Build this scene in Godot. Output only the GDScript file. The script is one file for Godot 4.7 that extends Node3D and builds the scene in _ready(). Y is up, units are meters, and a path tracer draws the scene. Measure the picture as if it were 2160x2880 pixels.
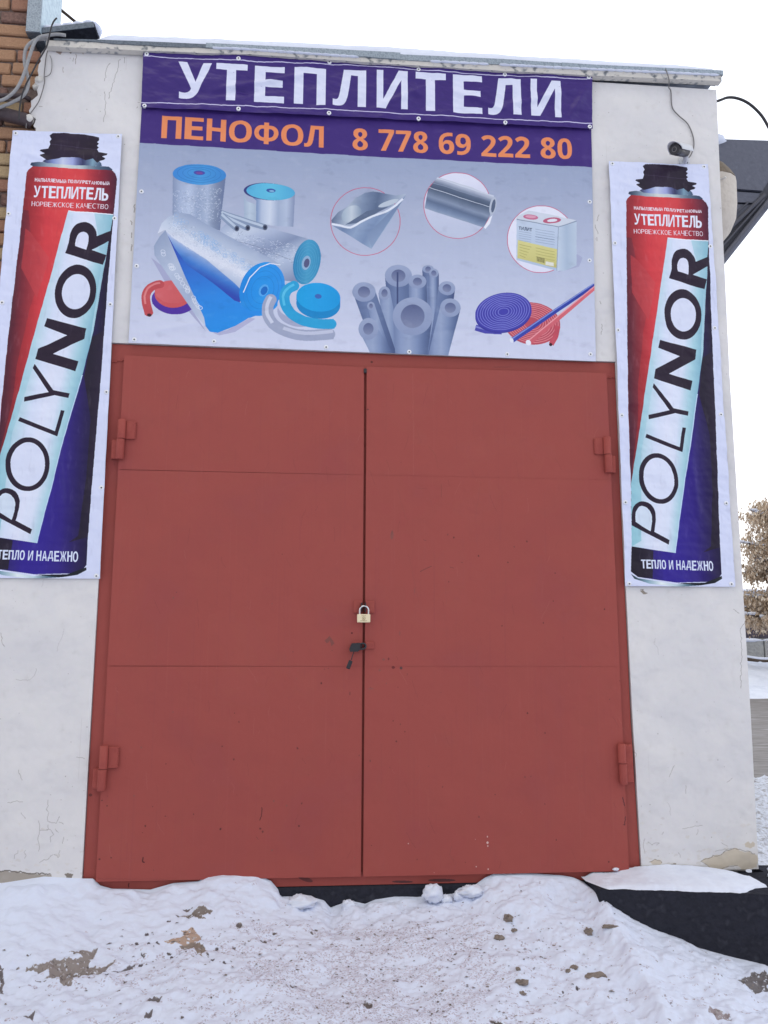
extends Node3D
# A steel gate in a plastered warehouse front, three vinyl banners over and beside it, snow at its foot.
# Metres, y up; the plastered face lies in the plane z = 0.

var uv_org := Vector2.ZERO      # sheet coordinates for planar-mapped pieces: (x - org.x) / size.x, (org.y - y) / size.y
var uv_size := Vector2.ONE
var taken := {}
var rng := RandomNumberGenerator.new()
var bump := FastNoiseLite.new()
var M := {}

func _ready() -> void:
	rng.seed = 20
	bump.seed = 5
	bump.noise_type = FastNoiseLite.TYPE_SIMPLEX_SMOOTH
	bump.frequency = 1.0
	bump.fractal_octaves = 4
	make_camera_and_sky()
	make_materials()
	make_ground()
	make_building()
	make_brick_building()
	make_side_bay()
	make_fence()
	make_yard_house()
	make_tree()
	make_gate()
	make_banners()
	make_locks()
	make_camera_unit()
	make_corner_services()
	make_snow_details()

# ---------------------------------------------------------------- camera, sky, sun, exposure
func make_camera_and_sky() -> void:
	var cam := Camera3D.new()
	cam.name = "camera"
	add_child(cam)
	cam.transform = Transform3D(Basis(Vector3(0.99620167, 0.00419209, 0.08697508), Vector3(-0.0167094, 0.98948086, 0.14369561), Vector3(-0.08545779, -0.14460311, 0.98579253)), Vector3(0, 1.65, 4.24))
	cam.fov = 64.1
	cam.near = 0.05
	cam.far = 1200.0
	cam.current = true
	var env := Environment.new()
	env.background_mode = Environment.BG_SKY
	var sm := ProceduralSkyMaterial.new()
	sm.sky_top_color = Color(0.94, 0.962, 1.0)
	sm.sky_horizon_color = Color(1.0, 0.985, 0.965)
	sm.sky_curve = 0.12
	sm.sky_energy_multiplier = 1.3
	sm.ground_bottom_color = Color(0.7, 0.7, 0.73)
	sm.ground_horizon_color = Color(0.9, 0.9, 0.92)
	sm.sun_angle_max = 1.0
	var sky := Sky.new()
	sky.sky_material = sm
	env.sky = sky
	env.tonemap_mode = Environment.TONE_MAPPER_LINEAR
	env.tonemap_exposure = 0.9
	env.sdfgi_enabled = true
	env.ssao_enabled = true
	env.ssil_enabled = true
	var we := WorldEnvironment.new()
	we.name = "environment"
	we.environment = env
	add_child(we)
	var sun := DirectionalLight3D.new()
	sun.name = "sun"
	add_child(sun)
	sun.look_at_from_position(Vector3(-2.5, 9, 4.5), Vector3.ZERO)
	sun.light_energy = 0.3
	sun.light_color = Color(1.0, 0.98, 0.95)
	sun.light_angular_distance = 40.0
	sun.shadow_enabled = true

# ---------------------------------------------------------------- scene tree helpers
func numbered(called: String) -> String:
	taken[called] = taken.get(called, -1) + 1
	return called if taken[called] == 0 else "%s_%03d" % [called, taken[called]]

func thing(called: String, label: String, category: String, at: Vector3, group := "") -> Node3D:
	var o := Node3D.new()
	o.name = numbered(called)
	add_child(o)
	o.position = at
	o.set_meta("label", label)
	o.set_meta("category", category)
	if group: o.set_meta("group", group)
	return o

# a part whose mesh is modelled in world coordinates; parts of a part pass that part as parent
func part(parent: Node3D, called: String, mesh: Mesh, mat: Material, own := false) -> MeshInstance3D:
	var o := MeshInstance3D.new()
	o.name = called
	o.mesh = mesh
	o.material_override = mat
	parent.add_child(o, true)
	if not own:
		var up: Node3D = parent
		var off := Vector3.ZERO
		while up != self:
			off += up.position
			up = up.get_parent()
		o.position = -off
	return o

func solo(called: String, mesh: Mesh, mat: Material, label: String, category: String, group := "") -> MeshInstance3D:
	var o := MeshInstance3D.new()
	o.name = numbered(called)
	o.mesh = mesh
	o.material_override = mat
	add_child(o)
	o.set_meta("label", label)
	o.set_meta("category", category)
	if group: o.set_meta("group", group)
	return o

func setting(called: String, mesh: Mesh, mat: Material) -> MeshInstance3D:
	var o := MeshInstance3D.new()
	o.name = called
	o.mesh = mesh
	o.material_override = mat
	add_child(o)
	o.set_meta("kind", "structure")
	return o

# ---------------------------------------------------------------- mesh helpers
func begin(smooth := false) -> SurfaceTool:
	var st := SurfaceTool.new()
	st.begin(Mesh.PRIMITIVE_TRIANGLES)
	st.set_smooth_group(0 if smooth else -1)
	return st

func finish(st: SurfaceTool) -> ArrayMesh:
	st.generate_normals()
	return st.commit()

func vert(st: SurfaceTool, p: Vector3) -> void:
	st.set_uv(Vector2((p.x - uv_org.x) / uv_size.x, (uv_org.y - p.y) / uv_size.y))
	st.add_vertex(p)

func face(st: SurfaceTool, pts: Array, out: Vector3) -> void:
	var n: Vector3 = (pts[1] - pts[0]).cross(pts[2] - pts[0])
	for i in range(1, pts.size() - 1):
		vert(st, pts[0])
		if n.dot(out) > 0.0:
			vert(st, pts[i + 1])
			vert(st, pts[i])
		else:
			vert(st, pts[i])
			vert(st, pts[i + 1])

# chamfered box
func block(st: SurfaceTool, c: Vector3, size: Vector3, ch := 0.004, b := Basis.IDENTITY) -> void:
	var h := size * 0.5
	ch = minf(ch, minf(h.x, minf(h.y, h.z)) * 0.8)
	for ax in 3:
		var u := (ax + 1) % 3
		var v := (ax + 2) % 3
		for s: float in [-1.0, 1.0]:
			var q := []
			for k in [[-1.0, -1.0], [1.0, -1.0], [1.0, 1.0], [-1.0, 1.0]]:
				var p := Vector3.ZERO
				p[ax] = s * h[ax]
				p[u] = k[0] * (h[u] - ch)
				p[v] = k[1] * (h[v] - ch)
				q.append(c + b * p)
			var n := Vector3.ZERO
			n[ax] = s
			face(st, q, b * n)
			for s2: float in [-1.0, 1.0]:        # the bevel between this face and the next axis
				var q2 := []
				for k2 in [[0, -1.0], [0, 1.0], [1, 1.0], [1, -1.0]]:
					var p2 := Vector3.ZERO
					p2[ax] = s * (h[ax] - (0.0 if k2[0] == 0 else ch))
					p2[u] = s2 * (h[u] - (ch if k2[0] == 0 else 0.0))
					p2[v] = k2[1] * (h[v] - ch)
					q2.append(c + b * p2)
				var n2 := Vector3.ZERO
				n2[ax] = s
				n2[u] = s2
				face(st, q2, b * n2)
	for sx: float in [-1.0, 1.0]:
		for sy: float in [-1.0, 1.0]:
			for sz: float in [-1.0, 1.0]:
				var n3 := Vector3(sx, sy, sz)
				face(st, [c + b * Vector3(sx * h.x, sy * (h.y - ch), sz * (h.z - ch)), c + b * Vector3(sx * (h.x - ch), sy * h.y, sz * (h.z - ch)), c + b * Vector3(sx * (h.x - ch), sy * (h.y - ch), sz * h.z)], b * n3)

func block_mesh(c: Vector3, size: Vector3, ch := 0.004, b := Basis.IDENTITY) -> ArrayMesh:
	var st := begin()
	block(st, c, size, ch, b)
	return finish(st)

func prism(st: SurfaceTool, poly: PackedVector2Array, z0: float, z1: float) -> void:
	var idx := Geometry2D.triangulate_polygon(poly)
	for i in range(0, idx.size(), 3):
		var a := poly[idx[i]]
		var b := poly[idx[i + 1]]
		var c := poly[idx[i + 2]]
		face(st, [Vector3(a.x, a.y, z1), Vector3(b.x, b.y, z1), Vector3(c.x, c.y, z1)], Vector3.BACK)
		face(st, [Vector3(a.x, a.y, z0), Vector3(b.x, b.y, z0), Vector3(c.x, c.y, z0)], Vector3.FORWARD)
	var cw := Geometry2D.is_polygon_clockwise(poly)
	for i in poly.size():
		var a := poly[i]
		var b := poly[(i + 1) % poly.size()]
		var d := b - a
		var n := Vector3(d.y, -d.x, 0)
		if cw: n = -n
		face(st, [Vector3(a.x, a.y, z0), Vector3(b.x, b.y, z0), Vector3(b.x, b.y, z1), Vector3(a.x, a.y, z1)], n)

func prism_mesh(poly: PackedVector2Array, z0: float, z1: float) -> ArrayMesh:
	var st := begin()
	prism(st, poly, z0, z1)
	return finish(st)

func path(pts: Array, steps := 6) -> PackedVector3Array:
	var c := Curve3D.new()
	for i in pts.size():
		var p: Vector3 = pts[i]
		var t := Vector3.ZERO
		if i > 0 and i < pts.size() - 1:
			t = (pts[i + 1] - pts[i - 1]) / 6.0
		c.add_point(p, -t, t)
	var out := PackedVector3Array()
	for i in (pts.size() - 1) * steps + 1:
		out.append(c.sample(i / steps, float(i % steps) / steps))
	return out

func tube(st: SurfaceTool, pts: PackedVector3Array, radii: Array, sides := 8, caps := true) -> void:
	var n := pts.size()
	var t0 := (pts[1] - pts[0]).normalized()
	var u := t0.cross(Vector3.UP if absf(t0.y) < 0.9 else Vector3.RIGHT).normalized()
	var rings := []
	for i in n:
		var t := (pts[mini(i + 1, n - 1)] - pts[maxi(i - 1, 0)]).normalized()
		if t == Vector3.ZERO: t = t0
		u = (u - t * u.dot(t)).normalized()
		var v := t.cross(u)
		var r: float = radii[i] if radii.size() == n else radii[0]
		var ring := PackedVector3Array()
		for k in sides:
			var a := TAU * k / sides
			ring.append(pts[i] + (u * cos(a) + v * sin(a)) * r)
		rings.append(ring)
	for i in n - 1:
		for k in sides:
			var k2 := (k + 1) % sides
			var mid := (pts[i] + pts[i + 1]) * 0.5
			var q := [rings[i][k], rings[i][k2], rings[i + 1][k2], rings[i + 1][k]]
			var out: Vector3 = (q[0] + q[1] + q[2] + q[3]) * 0.25 - mid
			var d: Vector3 = pts[i + 1] - pts[i]
			if absf(d.length()) < 1e-6: continue
			if out.length() < 1e-7: continue
			face(st, q, out if (q[1] - q[0]).cross(q[3] - q[0]).length() > 1e-12 else Vector3.UP)
	if caps:
		st.set_smooth_group(-1)
		face(st, Array(rings[0]), pts[0] - pts[1])
		face(st, Array(rings[n - 1]), pts[n - 1] - pts[n - 2])
		st.set_smooth_group(0)

func tube_mesh(pts: PackedVector3Array, radii: Array, sides := 8) -> ArrayMesh:
	var st := begin(true)
	tube(st, pts, radii, sides)
	return finish(st)

# a lump: a sphere pushed in and out by noise
func blob(st: SurfaceTool, c: Vector3, r: Vector3, rough: float, seed_at: float, freq := 3.0, rows := 10, cols := 14) -> void:
	var g := []
	for i in rows + 1:
		var line := PackedVector3Array()
		var th := PI * i / rows
		for k in cols:
			var ph := TAU * k / cols
			var d := Vector3(sin(th) * cos(ph), cos(th), sin(th) * sin(ph))
			var s := 1.0 + rough * bump.get_noise_3d(d.x * freq + seed_at, d.y * freq, d.z * freq)
			line.append(c + d * r * s)
		g.append(line)
	for i in rows:
		for k in cols:
			var k2 := (k + 1) % cols
			var q := [g[i][k], g[i][k2], g[i + 1][k2], g[i + 1][k]]
			if i == 0: q = [g[0][0], g[1][k2], g[1][k]]
			if i == rows - 1: q = [g[i][k], g[i][k2], g[rows][0]]
			var m := Vector3.ZERO
			for p in q: m += p
			face(st, q, m / q.size() - c)

func blob_mesh(c: Vector3, r: Vector3, rough: float, seed_at: float, freq := 3.0, rows := 10, cols := 14, smooth := true) -> ArrayMesh:
	var st := begin(smooth)
	blob(st, c, r, rough, seed_at, freq, rows, cols)
	return finish(st)

# a sheet of nx by ny cells given by a function (u, v) -> [point, uv]; front is towards `out`
func sheet(fn: Callable, nx: int, ny: int, out: Vector3) -> ArrayMesh:
	var vs := PackedVector3Array()
	var uvs := PackedVector2Array()
	for j in ny + 1:
		for i in nx + 1:
			var a: Array = fn.call(float(i) / nx, float(j) / ny)
			vs.append(a[0])
			uvs.append(a[1])
	var c := (vs[1] - vs[0]).cross(vs[nx + 1] - vs[0])
	var mid := nx / 2 + (ny / 2) * (nx + 1)
	c = (vs[mid + 1] - vs[mid]).cross(vs[mid + nx + 1] - vs[mid])
	var flip := c.dot(out) > 0.0
	var idx := PackedInt32Array()
	for j in ny:
		for i in nx:
			var p := j * (nx + 1) + i
			if flip:
				idx.append_array([p, p + nx + 1, p + 1, p + 1, p + nx + 1, p + nx + 2])
			else:
				idx.append_array([p, p + 1, p + nx + 1, p + 1, p + nx + 2, p + nx + 1])
	var arr := []
	arr.resize(Mesh.ARRAY_MAX)
	arr[Mesh.ARRAY_VERTEX] = vs
	arr[Mesh.ARRAY_TEX_UV] = uvs
	arr[Mesh.ARRAY_INDEX] = idx
	var am := ArrayMesh.new()
	am.add_surface_from_arrays(Mesh.PRIMITIVE_TRIANGLES, arr)
	var st := SurfaceTool.new()
	st.create_from(am, 0)
	st.generate_normals()
	return st.commit()

func table(t: Array, x: float) -> float:
	if x <= t[0]: return t[1]
	for i in range(2, t.size(), 2):
		if x <= t[i]:
			return lerpf(t[i - 1], t[i + 1], (x - t[i - 2]) / (t[i] - t[i - 2]))
	return t[t.size() - 1]

# ---------------------------------------------------------------- printing and painting into images
func hexc(s: String) -> Color:
	return Color.html(s)

func ramp(cols: Array, t: float) -> Color:
	if cols.size() == 1: return hexc(cols[0])
	var f := clampf(t, 0.0, 1.0) * (cols.size() - 1)
	var i := mini(int(f), cols.size() - 2)
	return hexc(cols[i]).lerp(hexc(cols[i + 1]), f - i)

func fill_poly(img: Image, pts: PackedVector2Array, cols: Array, ang := 0.0) -> void:
	var lo := pts[0]
	var hi := pts[0]
	for p in pts:
		lo = lo.min(p)
		hi = hi.max(p)
	var y0 := maxi(0, int(floor(lo.y)))
	var y1 := mini(img.get_height() - 1, int(ceil(hi.y)))
	var d := Vector2.from_angle(deg_to_rad(ang))
	var t0 := 1e9
	var t1 := -1e9
	for p in pts:
		t0 = minf(t0, p.dot(d))
		t1 = maxf(t1, p.dot(d))
	var grad := cols.size() > 1
	var flat := hexc(cols[0])
	var strip: Image = null
	var xs0 := 0
	var k := 0.0
	if grad and absf(d.x) > 0.25:
		k = d.y / d.x
		var far0 := minf(0.0, k * (hi.y - lo.y))
		var far1 := maxf(0.0, k * (hi.y - lo.y))
		xs0 = int(floor(lo.x + far0)) - 2
		var w := int(ceil(hi.x + far1)) + 3 - xs0
		strip = Image.create(w, 1, false, img.get_format())
		for i in w:
			var t := ((xs0 + i) * d.x + lo.y * d.y - t0) / maxf(t1 - t0, 0.001)
			strip.set_pixel(i, 0, ramp(cols, t))
	for y in range(y0, y1 + 1):
		var yc := y + 0.5
		var xs := PackedFloat32Array()
		for i in pts.size():
			var a := pts[i]
			var b := pts[(i + 1) % pts.size()]
			if (a.y <= yc) != (b.y <= yc):
				xs.append(a.x + (yc - a.y) / (b.y - a.y) * (b.x - a.x))
		xs.sort()
		for i in range(0, xs.size() - 1, 2):
			var xa := maxi(0, int(round(xs[i])))
			var xb := mini(img.get_width(), int(round(xs[i + 1])))
			if xb <= xa: continue
			if strip:
				img.blit_rect(strip, Rect2i(xa - xs0 + int(round((y - lo.y) * k)), 0, xb - xa, 1), Vector2i(xa, y))
			elif grad:
				img.fill_rect(Rect2i(xa, y, xb - xa, 1), ramp(cols, (y * d.y - t0) / maxf(t1 - t0, 0.001)))
			else:
				img.fill_rect(Rect2i(xa, y, xb - xa, 1), flat)

func oval(a: Array, s: float) -> PackedVector2Array:
	var pts := PackedVector2Array()
	var n := clampi(int(Vector2(a[2], a[3]).length() * 1.2), 12, 56)
	for i in n:
		var t := TAU * i / n
		pts.append(Vector2(a[0], a[1]) + Vector2(a[2], a[3]) * cos(t) * s + Vector2(a[4], a[5]) * sin(t) * s)
	return pts

func stroke(img: Image, pts: PackedVector2Array, w: float, col: Array, closed := false) -> void:
	var n := pts.size()
	for i in (n if closed else n - 1):
		var a := pts[i]
		var b := pts[(i + 1) % n]
		var t := (b - a).normalized()
		var s := Vector2(-t.y, t.x) * w * 0.5
		fill_poly(img, PackedVector2Array([a - s, b - s, b + s, a + s]), col)
		if w > 5.0 and i > 0:
			fill_poly(img, oval([a.x, a.y, w * 0.5, 0, 0, w * 0.5], 1.0), col)

var fonts := {}
func glyph(img: Image, box: Array, spec: String, col: Array) -> void:
	if fonts.is_empty():
		for k in ["b", "r"]:
			var f := SystemFont.new()
			f.font_names = PackedStringArray(["Droid Sans"])
			f.font_weight = 700 if k == "b" else 400
			fonts[k] = f
	var tm := TextMesh.new()
	tm.font = fonts[spec[0]]
	tm.font_size = 64
	tm.depth = 0.0
	tm.curve_step = 1.0
	tm.pixel_size = 0.01
	tm.text = spec.substr(1)
	var arr := tm.get_mesh_arrays()
	var vs: PackedVector3Array = arr[Mesh.ARRAY_VERTEX]
	if vs.is_empty(): return
	var idx: PackedInt32Array = arr[Mesh.ARRAY_INDEX] if arr[Mesh.ARRAY_INDEX] != null else PackedInt32Array(range(vs.size()))
	var lo := vs[0]
	var hi := vs[0]
	for v in vs:
		lo = lo.min(v)
		hi = hi.max(v)
	var sx: float = (box[2] - box[0]) / (hi.x - lo.x)
	var sy: float = (box[3] - box[1]) / (hi.y - lo.y)
	for i in range(0, idx.size(), 3):
		var t := PackedVector2Array()
		for j in 3:
			var v := vs[idx[i + j]]
			t.append(Vector2(box[0] + (v.x - lo.x) * sx, box[3] - (v.y - lo.y) * sy))
		fill_poly(img, t, col)

# a traced outline is coarse: break it up as a torn or crumbled edge is
func ragged(pts: PackedVector2Array, closed: bool, by: float) -> PackedVector2Array:
	var out := PackedVector2Array()
	for i in (pts.size() if closed else pts.size() - 1):
		var a := pts[i]
		var b := pts[(i + 1) % pts.size()]
		var n := maxi(1, int(a.distance_to(b) / (by * 2.2)))
		for k in n:
			out.append(a.lerp(b, float(k) / n) + Vector2(rng.randfn(0.0, by * 0.5), rng.randfn(0.0, by * 0.5)))
	if not closed: out.append(pts[pts.size() - 1])
	return out

func draw_list(img: Image, items: Array, rag := 0.0) -> void:
	for it in items:
		var a: Array = it[1]
		match it[0]:
			"e": fill_poly(img, oval(a, 1.0), it[2], it[3])
			"r": stroke(img, oval(a, 1.0), it[3], it[2], true)
			"t": glyph(img, a, it[3], it[2])
			_:
				var pts := PackedVector2Array()
				for i in range(0, a.size(), 2): pts.append(Vector2(a[i], a[i + 1]))
				if rag > 0.0: pts = ragged(pts, it[0] == "p", rag)
				if it[0] == "p": fill_poly(img, pts, it[2], it[3])
				else: stroke(img, pts, it[3], it[2])

func noise_image(seed_no: int, freq: float, octaves: int, size: int, kind := FastNoiseLite.TYPE_SIMPLEX_SMOOTH) -> Image:
	var n := FastNoiseLite.new()
	n.seed = seed_no
	n.noise_type = kind
	n.frequency = freq
	n.fractal_octaves = octaves
	return n.get_seamless_image(size, size)

# noise turned into colours between the given ones
func mottle(seed_no: int, freq: float, octaves: int, cols: Array, size := 256) -> ImageTexture:
	return ImageTexture.create_from_image(mottle_image(seed_no, freq, octaves, cols, size))

func mottle_image(seed_no: int, freq: float, octaves: int, cols: Array, size := 256) -> Image:
	var src := noise_image(seed_no, freq, octaves, size)
	src.convert(Image.FORMAT_L8)
	var d := src.get_data()
	var lut := []
	for i in 256: lut.append(ramp(cols, i / 255.0))
	var out := PackedByteArray()
	out.resize(size * size * 4)
	for i in d.size():
		var c: Color = lut[d[i]]
		out[i * 4] = c.r8
		out[i * 4 + 1] = c.g8
		out[i * 4 + 2] = c.b8
		out[i * 4 + 3] = c.a8
	return Image.create_from_data(size, size, false, Image.FORMAT_RGBA8, out)

func relief(seed_no: int, freq: float, octaves: int, strength: float, size := 256) -> ImageTexture:
	var im := noise_image(seed_no, freq, octaves, size)
	im.convert(Image.FORMAT_RGBA8)
	im.bump_map_to_normal_map(strength)
	return ImageTexture.create_from_image(im)

func mat(called: String, col: String, rough := 0.8, metal := 0.0) -> StandardMaterial3D:
	var m := StandardMaterial3D.new()
	m.resource_name = called
	m.albedo_color = hexc(col)
	m.roughness = rough
	m.metallic = metal
	M[called] = m
	return m

# mottled colour and fine relief laid on from three sides, `scale` repeats per metre
func natural(called: String, cols: Array, rough: float, scale: float, seed_no: int, strength := 3.0, metal := 0.0, freq := 0.02) -> StandardMaterial3D:
	var m := mat(called, "ffffff", rough, metal)
	m.albedo_texture = mottle(seed_no, freq, 5, cols)
	m.uv1_triplanar = true
	m.uv1_world_triplanar = true
	m.uv1_scale = Vector3.ONE * scale
	if strength > 0.0:
		m.normal_enabled = true
		m.normal_texture = relief(seed_no + 50, freq * 1.6, 5, strength)
	return m

func printed(called: String, img: Image, rough: float) -> StandardMaterial3D:
	var m := mat(called, "ffffff", rough)
	m.albedo_texture = ImageTexture.create_from_image(img)
	m.texture_repeat = false
	m.metallic_specular = 0.3
	return m

func soften(img: Image, seed_no: int, freq: float, cols: Array, size := 512) -> void:
	var ov := mottle_image(seed_no, freq, 5, cols, size)
	ov.resize(img.get_width(), img.get_height(), Image.INTERPOLATE_BILINEAR)
	img.blend_rect(ov, Rect2i(Vector2i.ZERO, img.get_size()), Vector2i.ZERO)

func speckle(img: Image, count: int, cols: Array, most: int) -> void:
	for i in count:
		var s := rng.randi_range(1, most)
		img.fill_rect(Rect2i(rng.randi_range(0, img.get_width()), rng.randi_range(0, img.get_height()), s, rng.randi_range(1, most)), hexc(cols[rng.randi() % cols.size()]))

func make_materials() -> void:
	# plaster: 416 px per metre from x = -2.6, y = 4.92
	var w := Image.create(2048, 1920, false, Image.FORMAT_RGBA8)
	w.fill(hexc("d9d7d8"))
	soften(w, 3, 0.012, ["e2e1e200", "e0dfde38", "c3c3ca40", "cfcfd500"])
	soften(w, 9, 0.05, ["b9b8bd40", "dcdbdc00", "dcdbdc00", "e6e5e440"])
	soften(w, 13, 0.11, ["bdbdc430", "dcdbdc00", "dcdbdc00", "e6e5e430"])
	speckle(w, 1600, ["bcb9b8", "c6c4c6", "a8a4a2"], 2)
	# grime and damp at the foot of the piers: ragged beige stains, each with its own edge
	for i in 1600:
		var x := rng.randf_range(0, 2048)
		var y := 1905.0 - absf(rng.randfn(0, 60))
		var rr := rng.randf_range(1.0, 7.0)
		var st := Image.create(int(rr) * 2 + 2, int(rr) + 2, false, Image.FORMAT_RGBA8)
		fill_poly(st, ragged(oval([rr, rr * 0.5, rr, 0, 0, rr * 0.5], 1.0), true, 2.0), [["c9c1b64c", "bfb6aa44", "d3ccc450", "b5ada440"][i % 4]])
		w.blend_rect(st, Rect2i(Vector2i.ZERO, st.get_size()), Vector2i(int(x), int(y)))
	for i in 70:       # thin runs below the eaves and here and there down the wall
		var x := rng.randi_range(300, 2040)
		var bar := Image.create(rng.randi_range(1, 2), rng.randi_range(20, 160), false, Image.FORMAT_RGBA8)
		bar.fill(Color(0.62, 0.6, 0.59, rng.randf_range(0.08, 0.25)))
		w.blend_rect(bar, Rect2i(Vector2i.ZERO, bar.get_size()), Vector2i(x, rng.randi_range(20, 90) if i < 30 else rng.randi_range(100, 1700)))
	for i in 20:       # hairline cracks
		var a := Vector2(rng.randf_range(500, 2030), rng.randf_range(1000, 1880))
		var pts := PackedVector2Array([a])
		var dir := rng.randf_range(0.6, 2.6)
		for k in rng.randi_range(2, 6):
			dir += rng.randfn(0, 0.5)
			pts.append(pts[pts.size() - 1] + Vector2.from_angle(dir) * rng.randf_range(6, 16))
		stroke(w, ragged(pts, false, 1.6), 1.0, [["bdbabb", "b5b1b2", "c2bfc1"][i % 3]])
	draw_list(w, PLASTER_MARKS, 2.2)
	soften(w, 19, 0.09, ["9a958f38", "dcdbdc00", "dcdbdc00", "f0efee30"])
	var pm := printed("plaster", w, 0.85)
	pm.normal_enabled = true
	pm.normal_texture = relief(71, 0.03, 5, 2.5, 512)
	pm.normal_scale = 0.7
	# gate paint: 700 px per metre from x = -1.1, y = 3.16
	var g := Image.create(1960, 1960, false, Image.FORMAT_RGBA8)
	g.fill(hexc("9a4c46"))
	soften(g, 23, 0.006, ["a4584f48", "a0544d24", "9b4f4b00", "90494b30", "8a454a48"])
	soften(g, 27, 0.02, ["8f494930", "9b4f4b00", "9b4f4b00", "a2575130"])
	soften(g, 29, 0.09, ["8d474650", "9b4f4b00", "9b4f4b00", "a75d5740"])
	for i in 900:      # brushed-on paint: faint strokes up and down
		var x := rng.randi_range(0, 1950)
		var c0 := hexc(["96504d", "a25852", "934b49", "8f4848"][i % 4])
		c0.a = rng.randf_range(0.06, 0.26)
		var bar := Image.create(rng.randi_range(1, 5), rng.randi_range(30, 320), false, Image.FORMAT_RGBA8)
		bar.fill(c0)
		g.blend_rect(bar, Rect2i(Vector2i.ZERO, bar.get_size()), Vector2i(x, rng.randi_range(0, 1800)))
	for i in 160:      # fine scuffs at all angles, a few dark knocks
		var a := Vector2(rng.randf_range(60, 1900), rng.randf_range(60, 1900))
		var d := Vector2.from_angle(rng.randf_range(1.0, 2.1)) * rng.randf_range(6, 70)
		stroke(g, ragged(PackedVector2Array([a, a + d * 0.5 + Vector2(rng.randfn(0, 3), 0), a + d]), false, 1.5), 1.0, [["8a4542", "a55d56", "7f403e", "91494a"][i % 4]])
	for i in 90:
		var rr := rng.randf_range(1.0, 3.2)
		fill_poly(g, ragged(oval([rng.randf_range(40, 1900), rng.randf_range(700, 1900), rr, 0, 0, rr * 1.3], 1.0), true, 1.0), [["6d3836", "7d4340", "86504a", "5f3230"][i % 4]])
	draw_list(g, GATE_MARKS, 1.5)
	var gm := printed("gate_paint", g, 0.62)
	gm.normal_enabled = true
	gm.normal_texture = relief(31, 0.02, 4, 2.0, 512)
	gm.normal_scale = 0.45
	natural("red_paint", ["924743", "994c46", "9e5049", "944845"], 0.6, 2.0, 33, 1.5).metallic_specular = 0.25
	# prints
	var h := Image.create(1920, 300, false, Image.FORMAT_RGBA8)
	h.fill(hexc("3c2a72"))
	soften(h, 41, 0.02, ["5a46905a", "422f7400", "422f7400", "38286a50"])
	draw_list(h, HEADLINE_PRINT)
	speckle(h, 120, ["5c4c8c", "6a5b98"], 2)
	printed("headline_print", h, 0.42).metallic_specular = 0.32
	var p := Image.create(1920, 1080, false, Image.FORMAT_RGBA8)
	draw_list(p, POSTER_PRINT)
	soften(p, 43, 0.03, ["ffffff14", "ffffff00", "00002000", "00002012"])
	printed("poster_print", p, 0.5)
	var c := Image.create(480, 1952, false, Image.FORMAT_RGBA8)
	draw_list(c, CAN_PRINT)
	soften(c, 47, 0.03, ["ffffff18", "ffffff00", "00002000", "00002010"])
	printed("can_print", c, 0.4)
	mat("vinyl_back", "c9cad2", 0.6)
	# metals and the rest
	natural("galvanised", ["6f7985", "8b96a3", "9aa6b2", "7d8894", "a9b3bd"], 0.45, 3.0, 51, 1.0, 0.55, 0.05)
	natural("galvanised_dark", ["4a525e", "5c6672", "6a7480", "505864"], 0.5, 3.0, 52, 1.0, 0.4, 0.05)
	natural("galvanised_pale", ["a9bcc6", "b9cad2", "a3b6c2", "c6d4da"], 0.5, 2.0, 53, 1.0, 0.25, 0.04)
	natural("fascia_paint", ["4f5257", "74777b", "c3bfb9", "cbc7c0", "c9c5bf", "c6c2bc", "85888c", "5a5d62"], 0.7, 2.4, 54, 2.0)
	var tar := natural("tar", ["26272f", "31323b", "2b2c34", "40414a"], 0.9, 2.2, 55, 4.0)
	tar.metallic_specular = 0.15
	natural("mortar", ["5a4a47", "6f5f5a", "7f706a", "665651"], 0.95, 3.0, 56, 6.0)
	natural("snow", ["cfd5e8", "d6dcec", "dbe1f0", "d2d8ea"], 0.9, 1.2, 57, 2.0)
	natural("clay_a", ["8f6c54", "a37e63", "9a765b", "ae8d70"], 0.9, 6.0, 58, 4.0)
	natural("clay_b", ["84604f", "976f5b", "8e6653", "a27c66"], 0.9, 6.0, 59, 4.0)
	natural("clay_c", ["978163", "aa9371", "a08a6b", "b49f80"], 0.9, 6.0, 60, 4.0)
	natural("clay_d", ["6f544c", "7d6056", "644b45", "866a60"], 0.9, 6.0, 61, 4.0)
	natural("dark_pipe", ["3a2f35", "463a3f", "33292f"], 0.6, 4.0, 62, 2.0)
	natural("conduit", ["7f8083", "96979a", "8a8b8f"], 0.55, 5.0, 63, 1.0)
	mat("black_rubber", "26242a", 0.55)
	mat("wire_grey", "6d6a6b", 0.6)
	mat("porcelain", "cfccc8", 0.35)
	mat("brass", "e4d6b4", 0.42, 0.15)
	mat("brass_mark", "9a8a66", 0.5, 0.3)
	mat("chrome", "d4d6da", 0.18, 0.9)
	mat("black_plastic", "201f26", 0.45)
	mat("camera_white", "c2c4ca", 0.4)
	mat("camera_face", "2c2a33", 0.3)
	mat("lens_glass", "11131c", 0.05)
	mat("washer", "e2e4ea", 0.4, 0.15)
	mat("screw_head", "3c3d43", 0.45, 0.5)
	natural("bay_cladding", ["4f5261", "595c6b", "545766", "5f6271"], 0.5, 2.0, 64, 1.0, 0.2)
	natural("bay_beam", ["3b3d4a", "474956", "41434f"], 0.5, 3.0, 65, 1.0)
	natural("cream_render", ["b9b1a8", "c6beb5", "c0b8af"], 0.85, 3.0, 66, 3.0)
	natural("brown_render", ["6a5f52", "7a6e60", "5c5247"], 0.9, 4.0, 67, 4.0)
	natural("concrete", ["8f9194", "9fa1a2", "a6a7a6", "96989a"], 0.9, 1.0, 68, 4.0)
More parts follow.
